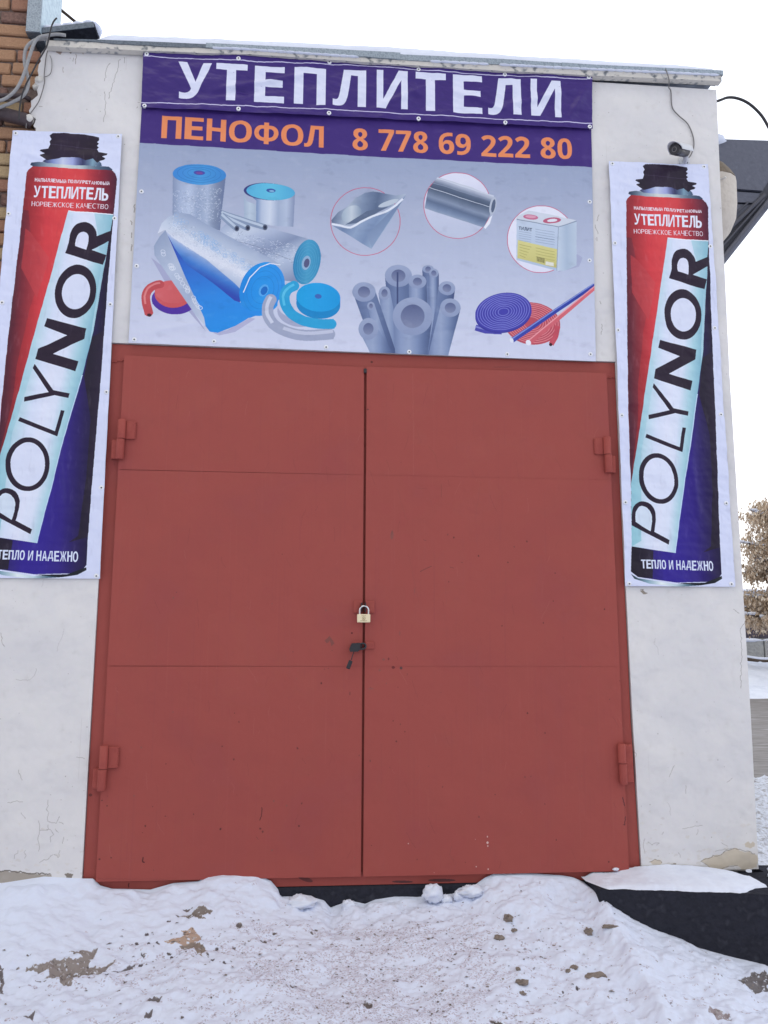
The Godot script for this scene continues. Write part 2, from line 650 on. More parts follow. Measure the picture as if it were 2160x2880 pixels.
	natural("dark_board", ["453e4c", "4d4655", "413a47"], 0.7, 2.0, 69, 2.0)
	natural("bark", ["4a4038", "5b4f45", "3d352f"], 0.95, 3.0, 70, 5.0)
	natural("soil", ["6f655f", "857a72", "776d67", "938880"], 0.95, 6.0, 72, 5.0)
	var leaf := mat("dry_leaf", "ffffff", 0.8)
	leaf.vertex_color_use_as_albedo = true
	leaf.cull_mode = BaseMaterial3D.CULL_DISABLED
	leaf.backlight_enabled = true
	leaf.backlight = Color(0.25, 0.17, 0.1)
	# trodden snow before the gate: 500 px per metre from x = -1.7, z = 0
	var s := Image.create(2048, 600, false, Image.FORMAT_RGBA8)
	s.fill(hexc("d3daed"))
	soften(s, 81, 0.02, ["c2c8da50", "d7dcea00", "d7dcea00", "e4e8f240"])
	var dirt := FastNoiseLite.new()
	dirt.seed = 84
	dirt.frequency = 0.006
	dirt.fractal_octaves = 4
	var streak := FastNoiseLite.new()
	streak.seed = 85
	streak.frequency = 0.05
	streak.fractal_octaves = 3
	# grit trodden in: thousands of flecks, thick where people walk, each with its own outline
	for i in 130000:
		var px := rng.randi_range(0, 2047)
		var pz := rng.randi_range(20, 599)
		var x := px / 500.0 - 1.7
		var z := pz / 500.0
		var walk := 1.05 * exp(-pow((x - 0.28) / 0.52, 2.0)) * smoothstep(0.14, 0.3, z) + 0.10 * smoothstep(0.4, 0.7, z)
		walk += 0.45 * exp(-pow((x + 0.75) / 0.35, 2.0) - pow((z - 0.36) / 0.18, 2.0))
		var v := walk * (0.55 + 1.2 * dirt.get_noise_2d(px, pz * 2.0)) + 0.55 * streak.get_noise_2d(px * 0.5, pz)
		if x < -0.35 and z < 0.3 - 0.25 * (x + 0.35): v -= 0.3
		if v < 0.27: continue
		var c2 := hexc(["c0bccb", "b7b2c1", "c8c5d3", "aaa4b2", "cdcad7", "bbb6c4", "9a939c"][rng.randi() % 7])
		s.fill_rect(Rect2i(px, pz, rng.randi_range(1, 4), rng.randi_range(1, 2)), c2)
	for i in 900:
		var px := rng.randi_range(0, 2047)
		var pz := rng.randi_range(40, 599)
		if px < 640 and pz < 120 + (640 - px) / 5: continue
		var v := 0.55 + 0.9 * dirt.get_noise_2d(px + 900, pz * 2.0) - 0.5 * absf(px / 500.0 - 1.9)
		if v < rng.randf(): continue
		s.fill_rect(Rect2i(px, pz, rng.randi_range(1, 5), rng.randi_range(1, 3)), hexc(["6a6366", "7b7478", "5b5558", "857c7c"][rng.randi() % 4]))
	draw_list(s, SNOW_MARKS, 5.0)
	for i in 24000:      # crumbs of snow lying on the bare patches
		var px := rng.randi_range(0, 2047)
		var pz := rng.randi_range(60, 599)
		if s.get_pixel(px, pz).r < 0.685:
			s.fill_rect(Rect2i(px, pz, rng.randi_range(1, 6), rng.randi_range(1, 3)), hexc(["cfd4e2", "a8a4a6", "75706f", "928a86", "665f5e", "7d7470"][rng.randi() % 6 if rng.randf() < 0.85 else 0]))
	var sm := printed("trodden_snow", s, 0.85)
	sm.normal_enabled = true
	sm.normal_texture = relief(88, 0.04, 5, 4.0, 512)
	sm.normal_scale = 0.5
	M["snow_image"] = s
	natural("side_snow", ["6a6563", "8f8a89", "b9bac2", "d2d7e4", "d2d7e4", "c0c3cd", "827d7c"], 0.9, 0.8, 90, 5.0, 0.0, 0.05)
	natural("far_snow", ["c8cedd", "d6dbe8", "dce1ec"], 0.9, 0.3, 91, 3.0)
	var road := natural("icy_road", ["57524f", "6b6563", "7d7877", "625c59", "918e90", "c3c4cb"], 0.6, 0.5, 92, 2.0, 0.0, 0.02)
	road.uv1_scale = Vector3(0.12, 0.5, 0.7)

# ---------------------------------------------------------------- ground
func snow_front(x: float) -> float:      # where the plinth's front stands
	return clampf((x - 1.33) / 0.09, 0.0, 1.0) * (0.2 + 0.15 * (x - 1.35) / 0.85)

func snow_height(x: float, z: float) -> float:
	var foot := table(SNOW_FOOT, x)
	var t := maxf(z - snow_front(x), 0.0)
	var s := pow(maxf(1.0 - t / 0.95, 0.0), 1.4)
	var low := 0.0
	for k in 9: low += table(SNOW_EDGE, x - 0.18 + 0.045 * k)
	low /= 9.0
	return foot + (low - foot) * s + (table(SNOW_EDGE, x) - low) * exp(-t / 0.1)

func bank_top(x: float, z: float) -> float:
	var walk := exp(-pow((x - 0.3) / 0.8, 2.0)) * smoothstep(0.1, 0.3, z)
	var calm := 1.0 - 0.65 * smoothstep(-0.2, -0.7, x) * smoothstep(0.4, 0.2, z)
	var y := snow_height(x, z) + bump.get_noise_2d(x * 2.2, z * 2.2) * 0.035
	y += absf(bump.get_noise_2d(x * 5.0 - 3.0 * z, z * 6.0 + 20.0)) * 0.026 * (1.0 - walk)
	return y + bump.get_noise_2d(x * 7.0 + 40.0, z * 9.0) * lerpf(0.014, 0.008, walk) * calm

func make_ground() -> void:
	var far := sheet(func(u: float, v: float): return [Vector3(lerpf(-300, 300, u), -0.03, lerpf(-500, 100, v)), Vector2(u, v)], 4, 4, Vector3.UP)
	setting("ground", far, M.far_snow)
	# the bank before the gate
	var img: Image = M.snow_image
	var X0 := -3.2
	var X1 := 4.4
	var near := sheet(func(u: float, v: float):
		var x := lerpf(X0, X1, u)
		var z := 1.9 * pow(v, 1.15)
		var y := snow_height(x, z)
		var t := z - snow_front(x)
		var edge := smoothstep(0.0, 0.05, t)
		var walk := exp(-pow((x - 0.3) / 0.8, 2.0)) * smoothstep(0.1, 0.3, z)
		y += bump.get_noise_2d(x * 2.2, z * 2.2) * 0.035 * edge
		y += absf(bump.get_noise_2d(x * 5.0 - 3.0 * z, z * 6.0 + 20.0)) * 0.026 * edge * (1.0 - walk)
		var calm := 1.0 - 0.65 * smoothstep(-0.2, -0.7, x) * smoothstep(0.4, 0.2, z)
		y += bump.get_noise_2d(x * 7.0 + 40.0, z * 9.0) * lerpf(0.014, 0.008, walk) * edge * calm
		y += bump.get_noise_2d(x * 24.0, z * 30.0 + 9.0) * lerpf(0.007, 0.006, walk) * edge * calm
		# wind crust: low ridges running along the slope on the right and left banks
		y += sin((x * 0.8 + z * 1.1) * 26.0 + 4.0 * bump.get_noise_2d(x * 3.0, z * 3.0)) * 0.0022 * (1.0 - walk) * edge
		if z > 1.2: y = lerpf(y, -0.06, smoothstep(1.2, 1.9, z))
		if x > 3.4: y = lerpf(y, -0.06, smoothstep(3.4, 4.4, x))
		if t < 0.0 and x > 1.42: y = minf(y, lerpf(y, -0.1, clampf(-t / 0.02, 0.0, 1.0)))
		var px := int((x + 1.7) * 500.0)
		var pz := int(z * 500.0)
		if px > 2 and px < 2045 and pz > 2 and pz < 597:       # bare soil lies a little below the snow round it
			var c := img.get_pixel(px, pz)
			if c.r < 0.64 and img.get_pixel(px + 2, pz).r < 0.64 and img.get_pixel(px - 2, pz + 2).r < 0.64: y -= 0.009
		return [Vector3(x, y, z), Vector2((x + 1.7) / 4.096, z / 1.2)], 860, 230, Vector3.UP)
	setting("snow_bank", near, M.trodden_snow)
	# beside the building
	var side := sheet(func(u: float, v: float):
		var x := lerpf(2.2, 9.0, u)
		var z := lerpf(-5.4, 0.45, v)
		var y := 0.03 + 0.05 * bump.get_noise_2d(x * 1.5, z * 1.5) + 0.035 * absf(bump.get_noise_2d(x * 9.0, z * 9.0)) + 0.015 * bump.get_noise_2d(x * 30.0, z * 30.0)
		y += 0.06 * smoothstep(-3.6, -1.2, z)
		y = lerpf(-0.08, y, smoothstep(-5.4, -4.9, z))
		y = lerpf(y, -0.08, smoothstep(0.15, 0.45, z))
		y = lerpf(y, -0.08, smoothstep(8.0, 9.0, x))
		return [Vector3(x, y, z), Vector2(u, v)], 220, 190, Vector3.UP)
	setting("snow_beside_building", side, M.side_snow)
	var road := sheet(func(u: float, v: float):
		var x := lerpf(-2.0, 60.0, u)
		var z := lerpf(-16.8, -4.7, v)
		return [Vector3(x, 0.006 + 0.012 * bump.get_noise_2d(x * 0.4, z * 1.5), z), Vector2(u, v)], 60, 60, Vector3.UP)
	setting("road", road, M.icy_road)
	var bank := sheet(func(u: float, v: float):
		var x := lerpf(4.0, 34.0, u)
		var z := lerpf(-30.0, -15.6, v)
		var y := 0.55 * smoothstep(-16.2, -21.0, z) + 0.05
		y += 0.12 * bump.get_noise_2d(x * 0.8, z * 1.2) + 0.05 * bump.get_noise_2d(x * 3.0, z * 4.0)
		y -= 0.10 * exp(-pow((z + 18.3) / 0.25, 2.0))
		y = lerpf(y, -0.1, smoothstep(-16.3, -15.6, z))
		return [Vector3(x, y, z), Vector2(u, v)], 150, 90, Vector3.UP)
	setting("snow_bank_by_road", bank, M.far_snow)

# ---------------------------------------------------------------- the plastered building
func make_building() -> void:
	var b := thing("warehouse", "flat-roofed warehouse with pale grey cracked plaster front above a red gate", "building", Vector3(0.3, 0.0, 0.0))
	uv_org = Vector2(-2.6, 4.92)
	uv_size = Vector2(2048.0 / 416.0, 1920.0 / 416.0)
	var edge := PackedVector2Array([Vector2(-1.40, 4.832), Vector2(-1.499, 4.830), Vector2(-1.520, 4.824), Vector2(-1.538, 4.792), Vector2(-1.543, 4.764), Vector2(-1.536, 4.745), Vector2(-1.546, 4.725), Vector2(-1.550, 4.686), Vector2(-1.543, 4.660), Vector2(-1.555, 4.636), Vector2(-1.559, 4.612), Vector2(-1.538, 4.598), Vector2(-1.545, 4.57), Vector2(-1.539, 4.540), Vector2(-1.561, 4.516), Vector2(-1.574, 4.504), Vector2(-1.570, 4.47), Vector2(-1.581, 4.446), Vector2(-1.572, 4.420), Vector2(-1.540, 4.399), Vector2(-1.551, 4.357), Vector2(-1.537, 4.343), Vector2(-1.55, 4.1), Vector2(-1.56, 3.4), Vector2(-1.57, 2.6), Vector2(-1.63, 2.2), Vector2(-1.9, 2.05), Vector2(-2.59, 2.0), Vector2(-2.59, 0.32)])
	var poly := PackedVector2Array([Vector2(2.308, 0.45), Vector2(2.315, 1.2), Vector2(2.312, 2.2), Vector2(2.309, 3.1), Vector2(2.316, 3.7), Vector2(2.322, 4.3), Vector2(2.331, 4.83)])
	poly.append_array(edge)
	poly.append_array(PackedVector2Array([Vector2(-1.078, 0.33), Vector2(-1.078, 0.8), Vector2(-1.0765, 1.9), Vector2(-1.077, 3.149), Vector2(0.22, 3.142), Vector2(1.655, 3.137), Vector2(1.657, 2.45), Vector2(1.663, 1.9), Vector2(1.672, 1.2), Vector2(1.689, 0.45)]))
	part(b, "front_wall", prism_mesh(poly, -0.10, 0.0), M.plaster)
	# side, rear and roof
	uv_org = Vector2(-40, 40)
	uv_size = Vector2(1000, 1000)
	part(b, "side_wall", block_mesh(Vector3(2.20, 2.365, -3.65), Vector3(0.2, 4.73, 7.08), 0.005), M.cream_render)
	part(b, "rear_wall", block_mesh(Vector3(0.2, 2.365, -7.3), Vector3(3.78, 4.73, 0.2), 0.005), M.cream_render)
	part(b, "partition_wall", block_mesh(Vector3(-1.78, 2.365, -3.9), Vector3(0.18, 4.73, 6.5), 0.005), M.cream_render)
	part(b, "roof", block_mesh(Vector3(0.35, 4.812, -3.66), Vector3(3.96, 0.05, 7.1), 0.005), M.galvanised_dark)
	part(b, "foundation", block_mesh(Vector3(-0.135, 0.05, -0.06), Vector3(4.88, 0.72, 0.13), 0.01), M.tar)
	part(b, "floor_slab", block_mesh(Vector3(0.28, 0.2, -3.7), Vector3(3.9, 0.3, 7.0), 0.01), M.concrete)
	# eaves: a painted ledge below, galvanised sheets lapped over it
	var ledge := PackedVector2Array()
	for i in 60:
		var x := lerpf(-1.50, 2.342, i / 59.0)
		ledge.append(Vector2(x, table(EAVES_FOOT, x) + 0.003 * bump.get_noise_1d(x * 5.0)))
	for i in 60:
		var x := lerpf(2.342, -1.50, i / 59.0)
		ledge.append(Vector2(x, table(EAVES_HEAD, x) - 0.008))
	part(b, "eaves_ledge", prism_mesh(ledge, 0.004, 0.045), M.fascia_paint)
	var at := -1.46
	var k := 0
	for xe: float in [-0.62, 0.445, 1.40, 2.350]:
		var q := PackedVector2Array()
		var n := 24
		for i in n + 1:
			var x := lerpf(at, xe, i / float(n))
			q.append(Vector2(x, table(EAVES_LAP, x) + 0.006 * bump.get_noise_1d(x * 6.0 + k * 9.0)))
		for i in n + 1:
			var x := lerpf(xe, at, i / float(n))
			q.append(Vector2(x, table(EAVES_HEAD, x) + (0.005 if k == 1 else 0.0)))
		part(b, "eaves_sheet", prism_mesh(q, -0.05, 0.050 + 0.004 * (k % 2)), M.galvanised_dark if k < 1 else M.galvanised)
		at = xe - 0.02
		k += 1
	# plinth at the corner
	var ps := begin()
	var top := [Vector3(1.385, 0.432, 0.005), Vector3(1.395, 0.430, 0.205), Vector3(2.20, 0.432, 0.352), Vector3(2.60, 0.43, 0.42), Vector3(2.62, 0.43, -0.12), Vector3(2.335, 0.436, -0.12), Vector3(2.335, 0.436, 0.005)]
	var low := []
	for p: Vector3 in top: low.append(Vector3(p.x, -0.3, p.z + (0.02 if p.z > 0.1 else 0.0)))
	face(ps, [top[0], top[1], top[2], top[6]], Vector3.UP)
	face(ps, [top[2], top[3], top[4], top[6]], Vector3.UP)
	face(ps, [top[4], top[5], top[6]], Vector3.UP)
	for i in top.size():
		var j := (i + 1) % top.size()
		var m: Vector3 = (top[i] + top[j]) * 0.5 - Vector3(2.0, 0.43, 0.05)
		face(ps, [top[i], top[j], low[j], low[i]], m)
	solo("concrete_plinth", finish(ps), M.tar, "black tarred concrete plinth jutting out below the wall's right corner", "plinth")

# ---------------------------------------------------------------- the brick neighbour
func make_brick_building() -> void:
	var b := thing("brick_building", "old brown brick building at the upper left corner behind the plaster", "building", Vector3(-3.6, 0.0, -2.0))
	var core := begin()
	block(core, Vector3(-3.83, 2.3, -2.05), Vector3(4.44, 5.2, 3.98), 0.01)
	block(core, Vector3(-3.83, 6.2, -0.19), Vector3(4.44, 2.6, 0.26), 0.01)
	block(core, Vector3(-1.51, 2.35, -0.09), Vector3(0.22, 4.95, 0.06), 0.004)
	part(b, "mortar", finish(core), M.mortar)
	var full := []
	var clays := [M.clay_a, M.clay_b, M.clay_c, M.clay_d, M.clay_a]
	for lng: float in [0.245, 0.118, 0.18]:
		var st := begin()
		block(st, Vector3.ZERO, Vector3(lng, 0.064, 0.05), 0.006)
		full.append(finish(st))
	var r2 := RandomNumberGenerator.new()
	r2.seed = 77
	for row in 35:
		var y := 3.02 + row * 0.0775
		var right := -1.612 + r2.randf_range(-0.015, 0.012)
		if y < 4.86: right = -1.535 + r2.randf_range(-0.03, 0.03)
		var x := right
		var first := true
		while x > -2.15:
			var kind := 1 if r2.randf() < 0.45 else 0
			if first and row % 2 == 0: kind = 2
			first = false
			var lng: float = [0.245, 0.118, 0.18][kind]
			if not (y < 4.9 and y > 4.5 and r2.randf() < 0.12):       # some have crumbled away
				var o := part(b, "brick", full[kind], clays[r2.randi() % 5], true)
				o.position = Vector3(x - lng * 0.5, y + r2.randf_range(-0.003, 0.003), -0.063 + r2.randf_range(-0.006, 0.004)) - b.position
				o.rotation = Vector3(r2.randf_range(-0.03, 0.03), r2.randf_range(-0.03, 0.03), r2.randf_range(-0.012, 0.012))
			x -= lng + 0.013
	# the rest of the wall, out of the picture
	var rest := begin()
	for row in 96:
		var y := 3.02 + (row - 38) * 0.0775
		var x := -2.02 if y > 3.0 and y < 5.73 else -1.63
		x += r2.randf_range(-0.1, 0.0)
		while x > -5.9:
			var lng := 0.245 if r2.randf() < 0.6 else 0.118
			if x < -2.2 or y < 2.98 or y > 5.75:
				block(rest, Vector3(x - lng * 0.5, y, -0.063 + r2.randf_range(-0.006, 0.003)), Vector3(lng, 0.064, 0.05), 0.006)
			x -= lng + 0.013
	part(b, "brickwork", finish(rest), M.clay_b).set_meta("kind", "stuff")

# ---------------------------------------------------------------- what sticks out beyond the right corner
func make_side_bay() -> void:
	var b := thing("clad_bay", "dark grey sheet-clad bay with sloping underside jutting past the right corner", "bay", Vector3(2.9, 3.4, -1.6))
	var body := PackedVector2Array([Vector2(2.302, 3.52), Vector2(2.81, 4.16), Vector2(3.16, 4.635), Vector2(3.75, 5.42), Vector2(3.75, 5.45), Vector2(3.19, 5.142), Vector2(2.302, 5.10)])
	body = PackedVector2Array([Vector2(2.302, 3.52), Vector2(3.16, 4.64), Vector2(3.52, 5.11), Vector2(3.52, 5.13), Vector2(2.302, 5.08)])
	part(b, "core", prism_mesh(body, -2.3, -0.95), M.bay_beam)
	part(b, "upper_sheet", prism_mesh(PackedVector2Array([Vector2(2.31, 4.766), Vector2(3.125, 4.748), Vector2(3.17, 4.815), Vector2(3.51, 5.118), Vector2(3.51, 5.145), Vector2(2.31, 5.112)]), -0.95, -0.905), M.bay_cladding)
	part(b, "lower_sheet", prism_mesh(PackedVector2Array([Vector2(2.31, 4.655), Vector2(3.09, 4.66), Vector2(3.112, 4.735), Vector2(2.31, 4.752)]), -0.95, -0.918), M.bay_cladding)
	part(b, "soffit_sheet", prism_mesh(PackedVector2Array([Vector2(2.31, 3.86), Vector2(3.05, 4.65), Vector2(2.31, 4.645)]), -0.95, -0.928), M.bay_cladding)
	for l in [[Vector3(2.42, 3.74, -0.91), Vector3(3.52, 5.10, -0.91), 0.028], [Vector3(2.40, 4.0, -0.91), Vector3(3.14, 4.72, -0.91), 0.018], [Vector3(2.40, 3.86, -0.905), Vector3(3.13, 4.68, -0.905), 0.008], [Vector3(2.6, 4.28, -0.912), Vector3(3.02, 4.66, -0.912), 0.007]]:
		part(b, "rib", tube_mesh(PackedVector3Array([l[0], l[1]]), [l[2]], 6), M.bay_beam if l[2] < 0.02 else M.bay_cladding)
	var sn := begin(true)
	blob(sn, Vector3(2.72, 5.115, -1.0), Vector3(0.2, 0.06, 0.16), 0.3, 3.0)
	var so := solo("snow_clump", finish(sn), M.snow, "small heap of snow on top of the grey bay at the corner", "snow")
	so.set_meta("kind", "stuff")
	# cream flue on the side wall
	var d := thing("rendered_flue", "rounded cream rendered flue on the side wall below the grey bay", "flue", Vector3(2.42, 4.0, -0.3))
	var pts := PackedVector3Array()
	var rad := []
	for q in [[4.02, 0.05], [4.08, 0.10], [4.16, 0.135], [4.26, 0.147], [4.36, 0.149], [4.405, 0.150]]:
		pts.append(Vector3(2.42, q[0], -0.3))
		rad.append(q[1])
	part(d, "body", tube_mesh(pts, rad, 16), M.cream_render)
	part(d, "cap", tube_mesh(PackedVector3Array([Vector3(2.42, 4.407, -0.3), Vector3(2.415, 4.45, -0.3), Vector3(2.40, 4.50, -0.3), Vector3(2.39, 4.535, -0.3)]), [0.146, 0.125, 0.10, 0.06], 14), M.brown_render)
	part(d, "bolt", tube_mesh(PackedVector3Array([Vector3(2.40, 4.356, -0.165), Vector3(2.43, 4.356, -0.13)]), [0.006], 6), M.porcelain)
	# cable looping off the corner
	var cab := path([Vector3(2.30, 5.02, -0.5), Vector3(2.45, 5.07, -0.5), Vector3(2.607, 5.123, -0.5), Vector3(2.683, 5.154, -0.5), Vector3(2.757, 5.150, -0.5), Vector3(2.830, 5.116, -0.5), Vector3(2.900, 5.048, -0.5), Vector3(2.943, 4.973, -0.5), Vector3(2.99, 4.86, -0.5), Vector3(3.05, 4.72, -0.52), Vector3(3.2, 4.6, -0.9)])
	solo("looped_cable", tube_mesh(cab, [0.009], 8), M.black_rubber, "thick dark cable arching off the roof corner against the sky", "cable")

# ---------------------------------------------------------------- far side of the road
func make_fence() -> void:
	var f := thing("yard_fence", "far yard fence of grey concrete panels under dark boards, beyond the road", "fence", Vector3(16.0, 0.4, -24.0))
	var at := 11.26
	for i in 8:
		part(f, "concrete_panel", block_mesh(Vector3(at + 0.78, 0.95, -24.0), Vector3(1.56, 0.86, 0.12), 0.02), M.concrete)
		var cap := begin(true)
		blob(cap, Vector3(at + 0.78, 1.40, -24.0), Vector3(0.8, 0.075, 0.12), 0.35, i * 7.0, 4.0, 8, 20)
		part(f, "snow_cap", finish(cap), M.snow)
		at += 1.6
	at = 11.2
	for i in 34:
		part(f, "board", block_mesh(Vector3(at + 0.18, 1.93, -24.35), Vector3(0.355, 0.92, 0.04), 0.006), M.dark_board)
		at += 0.376
	for i in 7:
		part(f, "post", block_mesh(Vector3(11.5 + i * 1.88, 1.4, -24.45), Vector3(0.1, 2.0, 0.1), 0.01), M.bark)
	# the shed behind
	var s := thing("concrete_shed", "low grey concrete shed with snowy ledge behind the far dark boards", "shed", Vector3(17.0, 0.3, -27.0))
	part(s, "wall", block_mesh(Vector3(17.0, 1.75, -27.0), Vector3(14.0, 2.9, 3.0), 0.03), M.concrete)
	var cap2 := begin(true)
	for i in 14: blob(cap2, Vector3(10.5 + i, 3.22, -25.6), Vector3(0.7, 0.09, 0.25), 0.4, i * 3.0, 4.0, 6, 12)
	part(s, "roof_snow", finish(cap2), M.snow)
	# snow-laden hoses along the foot of the fence
	for k in 2:
		var pts := []
		for i in 16: pts.append(Vector3(12.0 + i * 0.6, 0.72 - 0.16 * k + 0.05 * sin(i * 1.7 + k), -23.4 + 0.3 * k + 0.1 * sin(i * 0.9)))
		var t := thing("fallen_branch", ["upper", "lower"][k] + " dark fallen branch with snow along the foot of the far fence", "branch", Vector3(16.5, 0.5, -23.3), "branches by the far fence")
		part(t, "stem", tube_mesh(path(pts, 4), [0.09], 7), M.bark)
		var sp := []
		for p: Vector3 in pts: sp.append(p + Vector3(0, 0.07, 0.0))
		part(t, "snow", tube_mesh(path(sp, 4), [0.07], 7), M.snow)

# the house across the yard, behind the photographer: it closes the yard and shades the low light from the front
func make_yard_house() -> void:
	var h := thing("yard_house", "long brown brick house across the yard facing the gate", "building", Vector3(1.0, 0.0, 29.0))
	part(h, "wall", block_mesh(Vector3(1.0, 2.4, 29.0), Vector3(40.0, 5.2, 6.0), 0.03), M.clay_d)
	part(h, "roof", block_mesh(Vector3(1.0, 5.12, 29.0), Vector3(40.8, 0.24, 6.8), 0.03), M.bay_beam)
	for i in 10:
		var x := -16.0 + i * 3.8
		var wf := part(h, "window", block_mesh(Vector3(x, 2.7, 25.98), Vector3(1.5, 1.7, 0.1), 0.02), M.camera_white)
		part(wf, "pane", block_mesh(Vector3(x, 2.7, 25.925), Vector3(1.3, 1.5, 0.02), 0.004), M.lens_glass)

func make_tree() -> void:
	var base := Vector3(14.75, 0.25, -20.0)
	var t := thing("leafy_tree", "tree with dry brown leaves and snow on its branches beyond the right wall", "tree", base)
	var r := RandomNumberGenerator.new()
	r.seed = 6
	var wood := begin(true)
	var snow := begin(true)
	tube(wood, path([base, base + Vector3(0.1, 1.4, 0), base + Vector3(0.0, 2.8, 0.1), base + Vector3(0.15, 5.2, 0.0)], 4), [0.2, 0.19, 0.18, 0.17, 0.16, 0.155, 0.15, 0.14, 0.13, 0.11, 0.09, 0.07, 0.05], 8)
	part(t, "trunk", finish(wood), M.bark)
	wood = begin(true)
	var tips := []
	for i in 34:
		var h := r.randf_range(1.1, 5.0)
		var a := TAU * i * 0.382 + r.randf_range(-0.3, 0.3)
		var lng := r.randf_range(1.6, 2.9) * (1.15 - h * 0.10)
		var p0 := base + Vector3(0.05, h, 0)
		var dir := Vector3(cos(a), r.randf_range(0.15, 0.7), sin(a)).normalized()
		var p1 := p0 + dir * lng * 0.5 + Vector3(0, 0.12, 0)
		var p2 := p0 + dir * lng + Vector3(0, -0.15, 0)
		tube(wood, path([p0, p1, p2], 4), [0.06, 0.053, 0.047, 0.042, 0.036, 0.03, 0.024, 0.018, 0.012], 6)
		for j in 9:
			var q := p0.lerp(p1, j / 4.0) if j < 4 else p1.lerp(p2, (j - 4) / 5.0)
			if j > 1: tips.append(q)
			if j > 1:
				blob(snow, q + Vector3(0, 0.05, 0), Vector3(r.randf_range(0.08, 0.22), r.randf_range(0.035, 0.07), r.randf_range(0.06, 0.13)), 0.5, r.randf() * 90.0, 3.0, 5, 8)
			for s in 2:
				var e := q + Vector3(r.randf_range(-0.5, 0.5), r.randf_range(-0.25, 0.45), r.randf_range(-0.5, 0.5))
				tube(wood, PackedVector3Array([q, q.lerp(e, 0.5) + Vector3(0, 0.05, 0), e]), [0.014, 0.01, 0.005], 4, false)
				tips.append(e)
				tips.append(q.lerp(e, 0.55))
	part(t, "branch", finish(wood), M.bark)
	part(t, "snow", finish(snow), M.snow)
	# leaves: small folded blades hanging in clumps round the twigs
	var vs := PackedVector3Array()
	var cs := PackedColorArray()
	var tones := [Color(0.50, 0.39, 0.28), Color(0.58, 0.47, 0.35), Color(0.38, 0.29, 0.21), Color(0.68, 0.60, 0.50), Color(0.53, 0.42, 0.32)]
	for q: Vector3 in tips:
		var clump := Vector3(r.randf_range(0.14, 0.3), r.randf_range(0.16, 0.34), r.randf_range(0.14, 0.3))
		for n in r.randi_range(14, 38):
			var p := q + Vector3(r.randfn(0, 0.5), r.randfn(-0.25, 0.5), r.randfn(0, 0.5)) * clump
			var axis := Vector3(r.randf_range(-0.6, 0.6), -1.0, r.randf_range(-0.6, 0.6)).normalized()
			var side := axis.cross(Vector3(r.randf_range(-1, 1), r.randf_range(-0.3, 0.3), r.randf_range(-1, 1))).normalized()
			var up := axis.cross(side)
			var l := r.randf_range(0.07, 0.14)
			var w := l * r.randf_range(0.22, 0.36)
			var a := p
			var e := p + axis * l
			var m := p + axis * l * 0.5 + up * w * 0.3
			var b1 := p + axis * l * 0.45 + side * w
			var b2 := p + axis * l * 0.45 - side * w
			var c: Color = tones[r.randi() % 5]
			for tr in [[a, b1, m], [m, b1, e], [a, m, b2], [m, e, b2]]:
				for v in tr:
					vs.append(v)
					cs.append(c)
	var st := begin()
	for i in vs.size():
		st.set_color(cs[i])
		st.add_vertex(vs[i])
	part(t, "crown", finish(st), M.dry_leaf)

